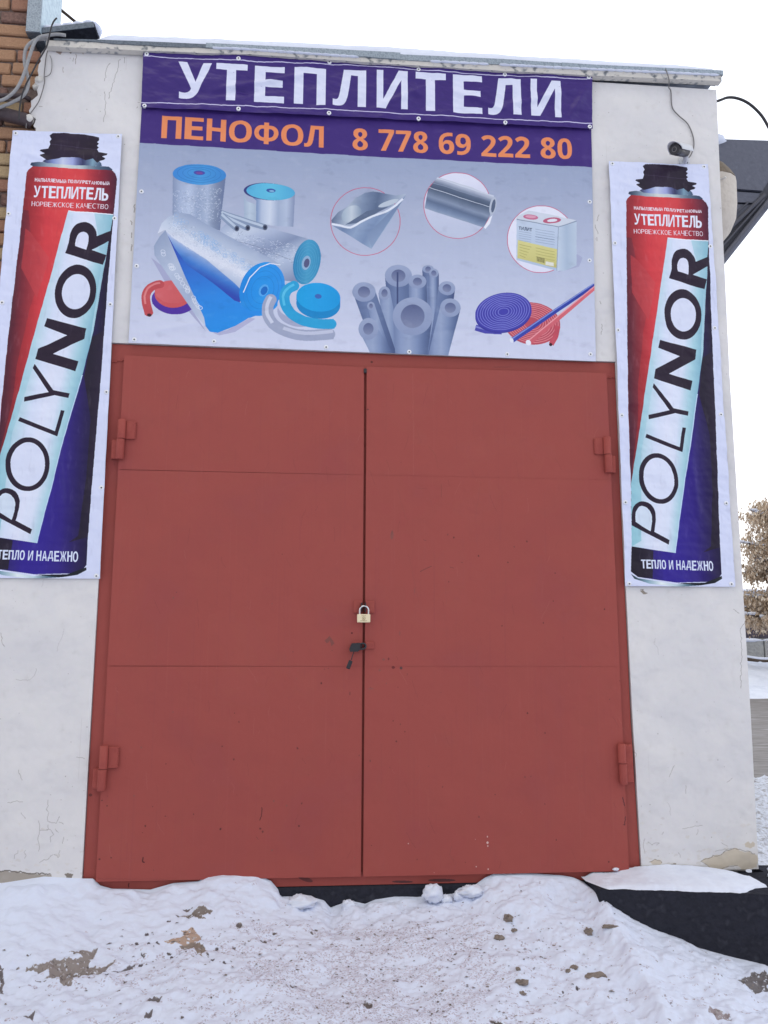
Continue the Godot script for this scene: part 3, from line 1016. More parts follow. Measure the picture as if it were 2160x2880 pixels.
# ---------------------------------------------------------------- gate
func make_gate() -> void:
	var g := thing("steel_gate", "red-brown painted double-leaf steel gate filling the wall opening", "gate", Vector3(0.3, 0.41, 0.0))
	uv_org = Vector2(-1.1, 3.16)
	uv_size = Vector2(2.8, 2.8)
	var fr := PackedVector2Array([Vector2(-1.075, 0.41), Vector2(-1.0748, 3.146), Vector2(1.652, 3.134), Vector2(1.654, 2.4), Vector2(1.666, 1.2), Vector2(1.685, 0.47), Vector2(1.603, 0.41)])
	var rails := [
		["jamb", [Vector2(-1.075, 0.41), Vector2(-0.94, 0.41), Vector2(-0.94, 3.02), Vector2(-1.0748, 3.02)]],
		["head_rail", [Vector2(-1.0748, 3.0205), Vector2(1.652, 3.0205), Vector2(1.652, 3.133), Vector2(-1.0748, 3.145)]],
		["jamb", [Vector2(1.53, 0.41), Vector2(1.64, 0.41), Vector2(1.685, 0.47), Vector2(1.666, 1.2), Vector2(1.656, 2.4), Vector2(1.652, 3.02), Vector2(1.53, 3.02)]],
		["sill_rail", [Vector2(-0.9395, 0.413), Vector2(1.5295, 0.411), Vector2(1.5295, 0.56), Vector2(-0.9395, 0.56)]],
	]
	for r in rails: part(g, r[0], prism_mesh(PackedVector2Array(r[1]), -0.07, -0.012), M.gate_paint)
	# backing so that no light comes through the gap
	var leaf_l := part(g, "door_leaf", prism_mesh(PackedVector2Array([Vector2(-1.000, 0.468), Vector2(0.252, 0.466), Vector2(0.248, 3.048), Vector2(-1.000, 3.07)]), -0.01, 0.004), M.gate_paint)
	leaf_l.set_meta("label", "left door leaf of three sheets")
	var leaf_r := part(g, "door_leaf", prism_mesh(PackedVector2Array([Vector2(0.27, 0.466), Vector2(1.606, 0.466), Vector2(1.586, 3.055), Vector2(0.270, 3.048)]), -0.01, 0.004), M.gate_paint)
	leaf_r.set_meta("label", "right door leaf of three sheets, overlapping")
	var xl := [-1.009, -1.007, -1.005, -1.004]
	var ys := [0.458, 1.474, 2.466, 3.078]
	var xr := [1.616, 1.606, 1.598, 1.593]
	for i in 3:
		var za := 0.0125 + 0.0003 * i
		var gap := 0.0004
		part(leaf_l, "sheet", sheet_plate([Vector2(xl[i], ys[i] + gap + 0.002), Vector2(0.260 - 0.001 * i, ys[i] + gap), Vector2(0.259 - 0.0015 * i, ys[i + 1] - gap - (0.024 if i == 2 else 0.0)), Vector2(xl[i + 1], ys[i + 1] - gap)], 0.004, za, 11.0 + i), M.gate_paint)
		part(leaf_r, "sheet", sheet_plate([Vector2(0.2715, ys[i] + gap), Vector2(xr[i], ys[i] + gap), Vector2(xr[i + 1], ys[i + 1] - gap - (0.014 if i == 2 else 0.0)), Vector2(0.2715 - 0.001 * i, ys[i + 1] - gap - (0.022 if i == 2 else 0.0))], 0.004, za + 0.0035, 23.0 + i), M.gate_paint)
	part(leaf_r, "lap_strip", block_mesh(Vector3(0.262, 1.755, -0.014), Vector3(0.05, 2.56, 0.008), 0.002), M.red_paint)
	# weld beads at the head of both jambs
	for q in [[-1.07, 3.045, -0.995, 3.06], [1.585, 3.042, 1.65, 3.05]]:
		var pts := []
		for i in 9: pts.append(Vector3(lerpf(q[0], q[2], i / 8.0), lerpf(q[1], q[3], i / 8.0) + 0.004 * sin(i * 2.3), -0.010))
		part(g, "weld_bead", tube_mesh(path(pts, 2), [0.004], 5), M.red_paint)
	# hinges: [barrel x, y of top, joint, bottom, side of the leaf plate, plate reach]
	for h in [[-0.994, 2.726, 2.624, 2.518, 1.0, "upper left"], [-0.999, 1.094, 0.984, 0.883, 1.0, "lower left"], [1.577, 2.698, 2.601, 2.502, -1.0, "upper right"], [1.596, 1.084, 0.987, 0.883, -1.0, "lower right"]]:
		var x: float = h[0]
		var s: float = h[4]
		var rr := 0.0205
		var up := tube_mesh(PackedVector3Array([Vector3(x + 0.001 * s, h[2] + 0.0015, 0.032), Vector3(x + 0.001 * s, h[1] - 0.003, 0.032), Vector3(x + 0.001 * s, h[1], 0.032)]), [rr, rr, rr * 0.86], 16)
		var hg := part(g, "hinge", up, M.red_paint)
		hg.set_meta("label", h[5] + " hinge")
		part(hg, "lower_barrel", tube_mesh(PackedVector3Array([Vector3(x - 0.002 * s, h[3], 0.032), Vector3(x - 0.002 * s, h[3] + 0.004, 0.032), Vector3(x - 0.002 * s, h[2] - 0.0015, 0.032)]), [rr * 0.86, rr, rr], 16), M.red_paint)
		if h[5] == "lower right":
			part(hg, "jamb_plate", block_mesh(Vector3(x + 0.039, (h[1] + h[3]) * 0.5, 0.004), Vector3(0.046, h[1] - h[3] - 0.012, 0.030), 0.003), M.red_paint)
			continue
		part(hg, "leaf_plate", block_mesh(Vector3(x + s * 0.043, (h[1] + h[2]) * 0.5 - 0.002, 0.021), Vector3(0.046, h[1] - h[2] - 0.008, 0.012), 0.003), M.red_paint)
		part(hg, "jamb_plate", block_mesh(Vector3(x - s * 0.033, (h[2] + h[3]) * 0.5 + 0.002, 0.002), Vector3(0.034, h[2] - h[3] - 0.006, 0.026), 0.003), M.red_paint)
		var wb := begin(true)
		for i in 9: blob(wb, Vector3(x + s * 0.067, lerpf(h[2] + 0.01, h[1] - 0.012, i / 8.0), 0.020), Vector3(0.005, 0.0055, 0.005), 0.4, i * 5.0, 3.0, 5, 7)
		part(hg, "weld", finish(wb), M.red_paint)
	# hasp plates on the leaves
	for y: float in [1.775, 1.580]:
		var hh := 0.062 if y > 1.7 else 0.036
		part(leaf_l, "hasp_plate", block_mesh(Vector3(0.234, y, 0.0175), Vector3(0.046, hh, 0.007), 0.002), M.red_paint)
		part(leaf_r, "hasp_plate", block_mesh(Vector3(0.296, y, 0.0215), Vector3(0.046, hh, 0.008), 0.002), M.red_paint)
		part(leaf_l, "staple", block_mesh(Vector3(0.252, y - 0.004, 0.034), Vector3(0.005, hh * 0.8, 0.034), 0.0015), M.black_plastic)
		part(leaf_r, "staple", block_mesh(Vector3(0.270, y - 0.004, 0.036), Vector3(0.005, hh * 0.8, 0.034), 0.0015), M.black_plastic)
	part(leaf_r, "catch", block_mesh(Vector3(0.262, 3.033, 0.012), Vector3(0.016, 0.024, 0.02), 0.002), M.black_plastic)

# a thin steel sheet with a slight oil-can buckle; corners run from lower left, anticlockwise
func sheet_plate(q: Array, z0: float, z1: float, seed_at: float) -> ArrayMesh:
	var at := func(u: float, v: float) -> Vector2:
		return (q[0] as Vector2).lerp(q[1], u).lerp((q[3] as Vector2).lerp(q[2], u), v)
	var front := sheet(func(u: float, v: float):
		var p: Vector2 = at.call(u, v)
		var e: float = 16.0 * u * (1.0 - u) * v * (1.0 - v)
		var z: float = z1 + e * 0.0022 * bump.get_noise_2d(p.x * 1.6 + seed_at, p.y * 1.6)
		return [Vector3(p.x, p.y, z), Vector2((p.x - uv_org.x) / uv_size.x, (uv_org.y - p.y) / uv_size.y)], 26, 20, Vector3.BACK)
	var st := begin()
	st.append_from(front, 0, Transform3D.IDENTITY)
	var rim := begin()
	for k in 4:
		var a: Vector2 = q[k]
		var b: Vector2 = q[(k + 1) % 4]
		var d := b - a
		face(rim, [Vector3(a.x, a.y, z0), Vector3(b.x, b.y, z0), Vector3(b.x, b.y, z1), Vector3(a.x, a.y, z1)], Vector3(d.y, -d.x, 0))
	rim.generate_normals()
	st.append_from(rim.commit(), 0, Transform3D.IDENTITY)
	return st.commit()

# ---------------------------------------------------------------- banners
func vinyl(q: Array, uv: Callable, z: Callable, nx: int, ny: int) -> ArrayMesh:
	# q: lower left, lower right, upper right, upper left
	var at := func(u: float, v: float) -> Vector2:
		return (q[0] as Vector2).lerp(q[1], u).lerp((q[3] as Vector2).lerp(q[2], u), v)
	return sheet(func(u: float, v: float):
		var p: Vector2 = at.call(u, v)
		return [Vector3(p.x, p.y, z.call(u, v, p)), uv.call(u, v, p)], nx, ny, Vector3.BACK)

func hem(q: Array, z: Callable) -> ArrayMesh:
	# the turned edge of the sheet: its rim back to the wall
	var st := begin()
	var c := [Vector2(0, 0), Vector2(1, 0), Vector2(1, 1), Vector2(0, 1)]
	for k in 4:
		for i in 40:
			var quad := []
			var ctr := Vector2(0.5, 0.5)
			var e0: Vector2 = c[k].lerp(c[(k + 1) % 4], i / 40.0)
			var e1: Vector2 = c[k].lerp(c[(k + 1) % 4], (i + 1) / 40.0)
			for e: Vector2 in [e0, e1]:
				var p: Vector2 = (q[0] as Vector2).lerp(q[1], e.x).lerp((q[3] as Vector2).lerp(q[2], e.x), e.y)
				quad.append(Vector3(p.x, p.y, z.call(e.x, e.y, p)))
			var a: Vector3 = quad[0]
			var b: Vector3 = quad[1]
			var n: Vector2 = (e0 + e1) * 0.5 - ctr
			face(st, [a, b, b - Vector3(0, 0, 0.0022), a - Vector3(0, 0, 0.0022)], Vector3(n.x, n.y, 0))
	return finish(st)

var washer_mesh: ArrayMesh
var screw_mesh: ArrayMesh
func washers(b: Node3D, spots: Array, z: Callable, q: Array) -> void:
	if washer_mesh == null:
		var pts := PackedVector3Array([Vector3(0, 0, -0.004), Vector3(0, 0, 0.0), Vector3(0, 0, 0.0018), Vector3(0, 0, 0.0022)])
		washer_mesh = tube_mesh(pts, [0.0125, 0.0125, 0.0105, 0.0065], 14)
		screw_mesh = tube_mesh(PackedVector3Array([Vector3(0, 0, -0.02), Vector3(0, 0, 0.003), Vector3(0, 0, 0.0045)]), [0.0042, 0.0042, 0.0025], 8)
	for s in spots:
		var u: float = clampf((s[0] - q[0].x) / (q[1].x - q[0].x), 0.0, 1.0)
		var v: float = clampf((s[1] - q[0].y) / (q[3].y - q[0].y), 0.0, 1.0)
		var w := part(b, "washer", washer_mesh, M.washer, true)
		w.position = Vector3(s[0], s[1], z.call(u, v, Vector2(s[0], s[1])) + 0.001) - b.position
		part(w, "screw", screw_mesh, M.screw_head, true)

# slack between the fixings along the hems, and creases across the sheet
func fold(p: Vector2, a: Vector2, b: Vector2, w: float) -> float:
	var d := b - a
	var t := clampf((p - a).dot(d) / d.length_squared(), 0.0, 1.0)
	var dist := p.distance_to(a + d * t)
	return exp(-dist * dist / (w * w)) * sin(PI * clampf(t * 0.9 + 0.05, 0.0, 1.0))

func make_banners() -> void:
	# the large poster
	var q1 := [Vector2(-0.986, 3.146), Vector2(1.536, 3.130), Vector2(1.558, 4.545), Vector2(-0.980, 4.53)]
	var z1 := func(u: float, v: float, p: Vector2) -> float:
		var z := 0.013 + 0.0035 * bump.get_noise_2d(p.x * 1.3 + 8.0, p.y * 1.3)
		z += 0.0034 * bump.get_noise_2d(p.x * 9.0, p.y * 0.9) + 0.003 * bump.get_noise_2d(p.x * 5.0, p.y * 8.0)
		for k in 17: z += 0.0012 * exp(-pow((p.x + 0.9 + k * 0.152) / 0.006, 2.0))       # fold lines from the roll
		z += 0.0068 * fold(p, Vector2(0.55, 3.35), Vector2(0.75, 3.55), 0.03) - 0.0051 * fold(p, Vector2(0.5, 3.25), Vector2(0.9, 3.3), 0.02)
		z += 0.0051 * fold(p, Vector2(-0.9, 3.2), Vector2(-0.6, 3.28), 0.02) + 0.0051 * fold(p, Vector2(0.62, 3.62), Vector2(0.72, 3.8), 0.02)
		return z
	var b1 := thing("advertising_poster", "wide printed vinyl banner with phone number and foil rolls above the gate", "banner", Vector3(0.28, 3.14, 0.012))
	part(b1, "vinyl_sheet", vinyl(q1, func(u: float, v: float, p: Vector2): return Vector2((p.x + 1.0) / 2.56, (4.56 - p.y) / 1.44), z1, 340, 150), M.poster_print)
	part(b1, "hem", hem(q1, z1), M.vinyl_back)
	washers(b1, [[-0.958, 4.000], [-0.963, 3.572], [-0.956, 3.164], [-0.543, 3.169], [0.051, 3.158], [0.500, 3.148], [1.039, 3.153], [1.506, 3.168], [1.520, 3.718], [1.532, 4.070]], z1, q1)
	# the headline strip, lapped over the poster's head
	var q2 := [Vector2(-0.980, 4.483), Vector2(1.558, 4.512), Vector2(1.566, 4.853), Vector2(-0.982, 4.826)]
	var z2 := func(u: float, v: float, p: Vector2) -> float:
		var z := 0.030 + 0.008 * bump.get_noise_2d(p.x * 2.0, p.y * 3.0 + 5.0) + 0.0085 * bump.get_noise_2d(p.x * 5.0 + p.y * 5.0 + 3.0, p.y * 9.0 - p.x * 2.0)
		z += 0.0170 * fold(p, Vector2(-0.62, 4.60), Vector2(-0.05, 4.75), 0.016) - 0.0102 * fold(p, Vector2(-0.70, 4.58), Vector2(-0.2, 4.64), 0.02)
		z += 0.0102 * fold(p, Vector2(0.30, 4.56), Vector2(0.62, 4.72), 0.02) + 0.0102 * fold(p, Vector2(1.05, 4.62), Vector2(1.45, 4.74), 0.02)
		z += 0.0085 * fold(p, Vector2(0.75, 4.70), Vector2(1.1, 4.58), 0.018) + 0.0136 * fold(p, Vector2(1.42, 4.56), Vector2(1.53, 4.76), 0.02)
		var sag := absf(sin((p.x + 0.96) / 0.503 * PI))
		z += 0.007 * sag * smoothstep(0.18, 0.0, v)
		return z
	var b2 := thing("headline_banner", "purple vinyl strip with large white capitals along the eaves", "banner", Vector3(0.29, 4.48, 0.022))
	part(b2, "vinyl_sheet", vinyl(q2, func(u: float, v: float, p: Vector2): return Vector2((p.x + 1.0) / 2.56, (4.87 - p.y) / 0.4), z2, 360, 60), M.headline_print)
	part(b2, "hem", hem(q2, z2), M.headline_print)
	washers(b2, [[-0.963, 4.803], [-0.461, 4.809], [0.045, 4.831], [0.552, 4.817], [1.051, 4.819], [1.546, 4.834], [-0.962, 4.494], [-0.452, 4.505], [0.047, 4.510], [0.551, 4.511], [1.048, 4.517], [1.543, 4.525]], z2, q2)
	# the two can banners
	var q3 := [Vector2(1.654, 1.894), Vector2(2.262, 1.896), Vector2(2.244, 4.340), Vector2(1.651, 4.324)]
	var z3 := can_folds.bind(3.0)
	var b3 := thing("can_banner", "tall narrow banner of a foam can on the right wall below the camera", "banner", Vector3(1.95, 1.89, 0.012), "tall can banners")
	part(b3, "vinyl_sheet", vinyl(q3, func(u: float, v: float, p: Vector2): return Vector2(u, 1.0 - v), z3, 90, 300), M.can_print)
	part(b3, "hem", hem(q3, z3), M.vinyl_back)
	washers(b3, [[1.672, 4.31], [2.220, 4.323], [1.669, 3.826], [2.230, 3.834], [1.668, 3.313], [2.230, 3.347], [1.671, 2.826], [2.236, 2.846], [1.672, 2.344], [2.238, 2.349], [1.676, 1.906], [2.241, 1.91]], z3, q3)
	var q4 := [Vector2(-1.665, 1.905), Vector2(-1.066, 1.907), Vector2(-1.076, 4.328), Vector2(-1.652, 4.315)]
	var z4 := can_folds.bind(17.0)
	var b4 := thing("can_banner", "tall narrow banner of a foam can at the left picture edge", "banner", Vector3(-1.37, 1.9, 0.012), "tall can banners")
	part(b4, "vinyl_sheet", vinyl(q4, func(u: float, v: float, p: Vector2): return Vector2(u, 1.0 - v), z4, 90, 300), M.can_print)
	part(b4, "hem", hem(q4, z4), M.vinyl_back)
	washers(b4, [[-1.634, 4.298], [-1.095, 4.311], [-1.642, 3.837], [-1.092, 3.838], [-1.640, 3.341], [-1.089, 3.353], [-1.084, 2.875], [-1.082, 2.370], [-1.084, 1.920]], z4, q4)

func can_folds(u: float, v: float, p: Vector2, s: float) -> float:
	var z := 0.015 + 0.006 * bump.get_noise_2d(p.x * 2.0 + s, p.y * 1.2) + 0.006 * bump.get_noise_2d(p.x * 6.0 + p.y * 2.0 + s, p.y * 6.0)
	z += 0.002 * bump.get_noise_2d(p.x * 2.0 + s, p.y * 22.0)
	var r := u if s > 10.0 else 1.0 - u
	z += 0.0085 * fold(Vector2(u, v * 4.0), Vector2(0.62, 0.9), Vector2(0.72, 1.5), 0.04) + 0.0085 * fold(Vector2(u, v * 4.0), Vector2(0.7, 0.6), Vector2(0.66, 1.1), 0.03)
	z += 0.0068 * fold(Vector2(u, v * 4.0), Vector2(0.05, 3.82), Vector2(0.4, 3.7), 0.03) + 0.0068 * fold(Vector2(u, v * 4.0), Vector2(0.15, 2.2), Vector2(0.2, 2.9), 0.03)
	for k in 6: z += 0.0015 * exp(-pow((v - 0.09 - k * 0.16) / 0.004, 2.0)) * (0.4 + 0.6 * r)
	z += 0.006 * smoothstep(0.06, 0.0, u) * absf(sin(v * PI * 5.0)) + 0.004 * smoothstep(0.94, 1.0, u) * absf(sin(v * PI * 5.0))
	return z

# ---------------------------------------------------------------- padlocks
func make_locks() -> void:
	var l := thing("brass_padlock", "pale brass padlock with bright shackle on the gate's upper hasp", "padlock", Vector3(0.2615, 1.695, 0.05))
	part(l, "body", block_mesh(Vector3(0.2615, 1.716, 0.052), Vector3(0.067, 0.042, 0.017), 0.003), M.brass)
	var pts := []
	for i in 13:
		var a := PI * i / 12.0
		pts.append(Vector3(0.2635 - cos(a) * 0.0225, 1.756 + sin(a) * 0.0225, 0.052))
	pts.push_front(Vector3(0.241, 1.730, 0.052))
	pts.append(Vector3(0.286, 1.730, 0.052))
	part(l, "shackle", tube_mesh(path(pts, 2), [0.0042], 8), M.chrome)
	var em := begin(true)
	var ring := []
	for i in 13: ring.append(Vector3(0.2615 + cos(TAU * i / 12.0) * 0.008, 1.7155 + sin(TAU * i / 12.0) * 0.008, 0.0607))
	tube(em, path(ring, 1), [0.0012], 5, false)
	block(em, Vector3(0.2615, 1.7285, 0.0606), Vector3(0.024, 0.0022, 0.001), 0.0003)
	block(em, Vector3(0.2615, 1.7035, 0.0606), Vector3(0.034, 0.0022, 0.001), 0.0003)
	block(em, Vector3(0.2615, 1.7155, 0.0606), Vector3(0.005, 0.007, 0.001), 0.0003)
	part(l, "emblem", finish(em), M.brass_mark)
	var k := thing("black_padlock", "black padlock hanging sideways on the lower hasp with a key in it", "padlock", Vector3(0.22, 1.545, 0.05))
	part(k, "body", prism_mesh(PackedVector2Array([Vector2(0.190, 1.561), Vector2(0.194, 1.548), Vector2(0.234, 1.549), Vector2(0.246, 1.566), Vector2(0.246, 1.588), Vector2(0.243, 1.593), Vector2(0.202, 1.590)]), 0.036, 0.062), M.black_plastic)
	part(k, "shackle", tube_mesh(path([Vector3(0.240, 1.586, 0.05), Vector3(0.258, 1.590, 0.052), Vector3(0.272, 1.584, 0.054), Vector3(0.272, 1.570, 0.054), Vector3(0.258, 1.562, 0.052), Vector3(0.238, 1.560, 0.05)], 4), [0.0042], 8), M.screw_head)
	part(k, "key", tube_mesh(PackedVector3Array([Vector3(0.214, 1.552, 0.05), Vector3(0.200, 1.507, 0.053)]), [0.0026], 6), M.black_plastic)
	part(k, "key_fob", block_mesh(Vector3(0.191, 1.484, 0.054), Vector3(0.020, 0.044, 0.009), 0.003, Basis(Vector3.BACK, -0.36)), M.black_plastic)

# ---------------------------------------------------------------- watching camera on the right wall
func make_camera_unit() -> void:
	var c := thing("security_camera", "small white security camera with dark hooded lens above the right banner", "camera", Vector3(2.09, 4.36, 0.02))
	var back := Vector3(2.085, 4.372, 0.075)
	var front := Vector3(1.984, 4.334, 0.15)
	var d := (front - back).normalized()
	part(c, "housing", tube_mesh(PackedVector3Array([back, back + d * 0.006, front - d * 0.004, front]), [0.024, 0.030, 0.031, 0.030], 18), M.camera_face)
	var fc := part(c, "face", tube_mesh(PackedVector3Array([front - d * 0.03, front + d * 0.004]), [0.0318, 0.0300], 18), M.black_plastic)
	part(fc, "lens_rim", tube_mesh(PackedVector3Array([front + d * 0.0042, front + d * 0.0065, front + d * 0.007]), [0.0145, 0.0145, 0.0135], 16), M.wire_grey)
	part(fc, "lens", tube_mesh(PackedVector3Array([front + d * 0.007, front + d * 0.0085, front + d * 0.0095]), [0.0105, 0.009, 0.004], 14), M.lens_glass)
	# the sun hood: a bent sheet over the upper half
	var side := d.cross(Vector3.UP).normalized()
	var up := side.cross(d).normalized()
	var hood := begin(true)
	for layer: float in [0.040, 0.037]:
		hood.append_from(sheet(func(u: float, v: float):
			var a := lerpf(-0.25, PI + 0.25, u)
			var along := lerpf(-0.012, 0.120 + 0.045 * sin(clampf(a, 0.0, PI)), v)
			return [back + d * along + side * cos(a) * layer + up * sin(a) * layer, Vector2(u, v)], 18, 6, up), 0, Transform3D.IDENTITY)
	part(c, "hood", hood.commit(), M.camera_white)
	var rim := []
	for i in 19:
		var a := lerpf(-0.25, PI + 0.25, i / 18.0)
		rim.append(back + d * (0.120 + 0.045 * sin(clampf(a, 0.0, PI))) + side * cos(a) * 0.0385 + up * sin(a) * 0.0385)
	part(c, "hood_rim", tube_mesh(PackedVector3Array(rim), [0.0026], 6), M.camera_white)
	for i: float in [-0.25, PI + 0.25]:
		part(c, "hood_edge", tube_mesh(PackedVector3Array([back - d * 0.012 + side * cos(i) * 0.0385 + up * sin(i) * 0.0385, back + d * 0.12 + side * cos(i) * 0.0385 + up * sin(i) * 0.0385]), [0.0026], 6), M.camera_white)
	part(c, "bracket_arm", tube_mesh(path([back + Vector3(0.0, -0.02, 0.0), Vector3(2.096, 4.345, 0.045), Vector3(2.108, 4.352, 0.012)], 4), [0.015], 10), M.camera_white)
	part(c, "bracket_base", tube_mesh(PackedVector3Array([Vector3(2.108, 4.362, 0.0), Vector3(2.108, 4.362, 0.008), Vector3(2.108, 4.362, 0.013)]), [0.034, 0.034, 0.024], 16), M.camera_white)
	part(c, "bracket_screw", tube_mesh(PackedVector3Array([Vector3(2.121, 4.345, 0.012), Vector3(2.121, 4.345, 0.015)]), [0.005], 8), M.screw_head)
	var w := []
	for p in [[2.001, 4.902, 0.052], [2.004, 4.875, 0.060], [2.018, 4.835, 0.052], [2.030, 4.81, 0.02], [2.046, 4.794, 0.01], [2.050, 4.696, 0.008], [2.085, 4.644, 0.009], [2.139, 4.594, 0.008], [2.167, 4.517, 0.008], [2.168, 4.449, 0.008], [2.143, 4.390, 0.01], [2.12, 4.37, 0.012]]: w.append(Vector3(p[0], p[1], p[2]))
	solo("camera_cable", tube_mesh(path(w, 6), [0.0032], 6), M.wire_grey, "thin grey wire wandering from the eaves down to the camera", "cable")

# ---------------------------------------------------------------- upper left corner
func v3(flat: Array, z: float) -> Array:
	var out := []
	for i in range(0, flat.size(), 2): out.append(Vector3(flat[i], flat[i + 1], z))
	return out

func make_corner_services() -> void:
	var d := thing("duct_box", "tall galvanised sheet-metal duct fixed to the brick corner", "duct", Vector3(-1.59, 4.92, -0.1))
	part(d, "front_panel", block_mesh(Vector3(-1.590, 5.42, 0.0), Vector3(0.079, 1.0, 0.004), 0.0015), M.galvanised)
	part(d, "side_panel", block_mesh(Vector3(-1.5525, 5.42, -0.155), Vector3(0.004, 1.0, 0.306), 0.0015), M.galvanised_pale)
	part(d, "back_panel", block_mesh(Vector3(-1.590, 5.42, -0.31), Vector3(0.079, 1.0, 0.004), 0.0015), M.galvanised)
	part(d, "bottom_panel", block_mesh(Vector3(-1.590, 4.918, -0.155), Vector3(0.079, 0.004, 0.306), 0.001), M.galvanised_dark)
	var ra := atan2(0.060, 0.292)
	var rb := Basis(Vector3.BACK, ra)
	var t := thing("metal_tray", "dark upturned metal tray lying askew on the roof's left end", "tray", Vector3(-1.41, 4.92, -0.09))
	part(t, "front_lip", block_mesh(Vector3(-1.417, 4.974, -0.02), Vector3(0.298, 0.033, 0.004), 0.0012, rb), M.galvanised_dark)
	part(t, "pan", block_mesh(Vector3(-1.414, 4.962, -0.095), Vector3(0.294, 0.005, 0.144), 0.0012, rb), M.tar)
	part(t, "end_lip", block_mesh(Vector3(-1.268, 4.995, -0.095), Vector3(0.004, 0.04, 0.146), 0.0012, rb), M.tar)
	part(t, "back_lip", block_mesh(Vector3(-1.414, 4.960, -0.169), Vector3(0.294, 0.05, 0.004), 0.0012, rb), M.tar)
	var sn := begin(true)
	for i in 5: blob(sn, Vector3(-1.525 + i * 0.056, 4.982 + i * 0.0118, -0.092), Vector3(0.055, 0.024, 0.068), 0.15, i * 4.0)
	var so := solo("tray_snow", finish(sn), M.snow, "thin snow layer lying on the dark metal tray", "snow")
	so.set_meta("kind", "stuff")
	solo("antenna_rod", tube_mesh(PackedVector3Array([Vector3(-1.66, 5.50, -0.5), Vector3(-1.545, 5.406, -0.5), Vector3(-1.40, 5.285, -0.5), Vector3(-1.02, 4.97, -0.5)]), [0.009], 6), M.bark, "thin slanting rod above the roof beside the duct", "rod")
	solo("conduit", tube_mesh(path(v3([-1.95, 4.36, -1.82, 4.40, -1.714, 4.441, -1.672, 4.463, -1.632, 4.507, -1.605, 4.565, -1.586, 4.635, -1.574, 4.697, -1.561, 4.756, -1.547, 4.803, -1.525, 4.832, -1.472, 4.849, -1.431, 4.856, -1.390, 4.853], 0.075), 6), [0.0088], 10), M.conduit, "grey plastic conduit rising in one sweep over the bricks to the eaves", "conduit", "grey conduits on the brick corner")
	solo("conduit", tube_mesh(path(v3([-1.95, 4.34, -1.80, 4.385, -1.684, 4.439, -1.642, 4.464, -1.604, 4.493, -1.583, 4.528, -1.576, 4.578, -1.586, 4.631, -1.603, 4.687, -1.607, 4.745, -1.597, 4.792, -1.565, 4.829, -1.528, 4.841, -1.49, 4.846], 0.048), 6), [0.0088], 10), M.conduit, "grey plastic conduit bulging left in a loop behind the other", "conduit", "grey conduits on the brick corner")
	solo("black_cable", tube_mesh(path(v3([-1.430, 4.927, -1.443, 4.910, -1.454, 4.878, -1.461, 4.832, -1.471, 4.762, -1.491, 4.711, -1.517, 4.652, -1.546, 4.574, -1.566, 4.524, -1.579, 4.474, -1.586, 4.429, -1.589, 4.373, -1.587, 4.317], 0.108), 6), [0.0042], 8), M.black_rubber, "black cable slanting down from the tray across the conduits", "cable")
	solo("thin_wire", tube_mesh(path(v3([-1.50, 4.80, -1.506, 4.767, -1.508, 4.717, -1.509, 4.647, -1.505, 4.616, -1.512, 4.562, -1.528, 4.496, -1.552, 4.449, -1.573, 4.410, -1.584, 4.367, -1.584, 4.334], 0.012), 6), [0.0026], 6), M.wire_grey, "thin straight wire down the broken plaster edge to the white knob", "wire")
	solo("wire_loop", tube_mesh(path(v3([-1.488, 4.776, -1.476, 4.746, -1.473, 4.700, -1.478, 4.668, -1.494, 4.652, -1.507, 4.647], 0.008), 6), [0.0018], 6), M.wire_grey, "small curled loop of wire on the plaster near its broken edge", "wire")
	solo("insulator_knob", blob_mesh(Vector3(-1.574, 4.393, 0.0), Vector3(0.024, 0.026, 0.03), 0.12, 4.0), M.porcelain, "white insulator knob in the hole above the left banner", "insulator")
	var mp := begin(true)
	blob(mp, Vector3(-1.538, 4.633, -0.01), Vector3(0.026, 0.024, 0.022), 0.3, 14.0)
	blob(mp, Vector3(-1.556, 4.60, -0.02), Vector3(0.022, 0.018, 0.02), 0.5, 24.0)
	solo("plaster_lump", finish(mp), M.porcelain, "loose white plaster lump at the broken wall edge", "lump")
	solo("thin_pipe", tube_mesh(PackedVector3Array([Vector3(-2.2, 4.513, -0.02), Vector3(-1.739, 4.537, -0.02), Vector3(-1.621, 4.545, -0.02), Vector3(-1.60, 4.546, -0.05)]), [0.014], 12), M.dark_pipe, "thin dark pipe along the bricks, the higher of two", "pipe", "pipes on the brick wall")
	solo("thick_pipe", tube_mesh(PackedVector3Array([Vector3(-2.2, 4.52, 0.0), Vector3(-1.731, 4.421, 0.0), Vector3(-1.60, 4.392, 0.0), Vector3(-1.57, 4.385, -0.02)]), [0.036], 14), M.dark_pipe, "thick dark pipe along the bricks just above the left banner", "pipe", "pipes on the brick wall")

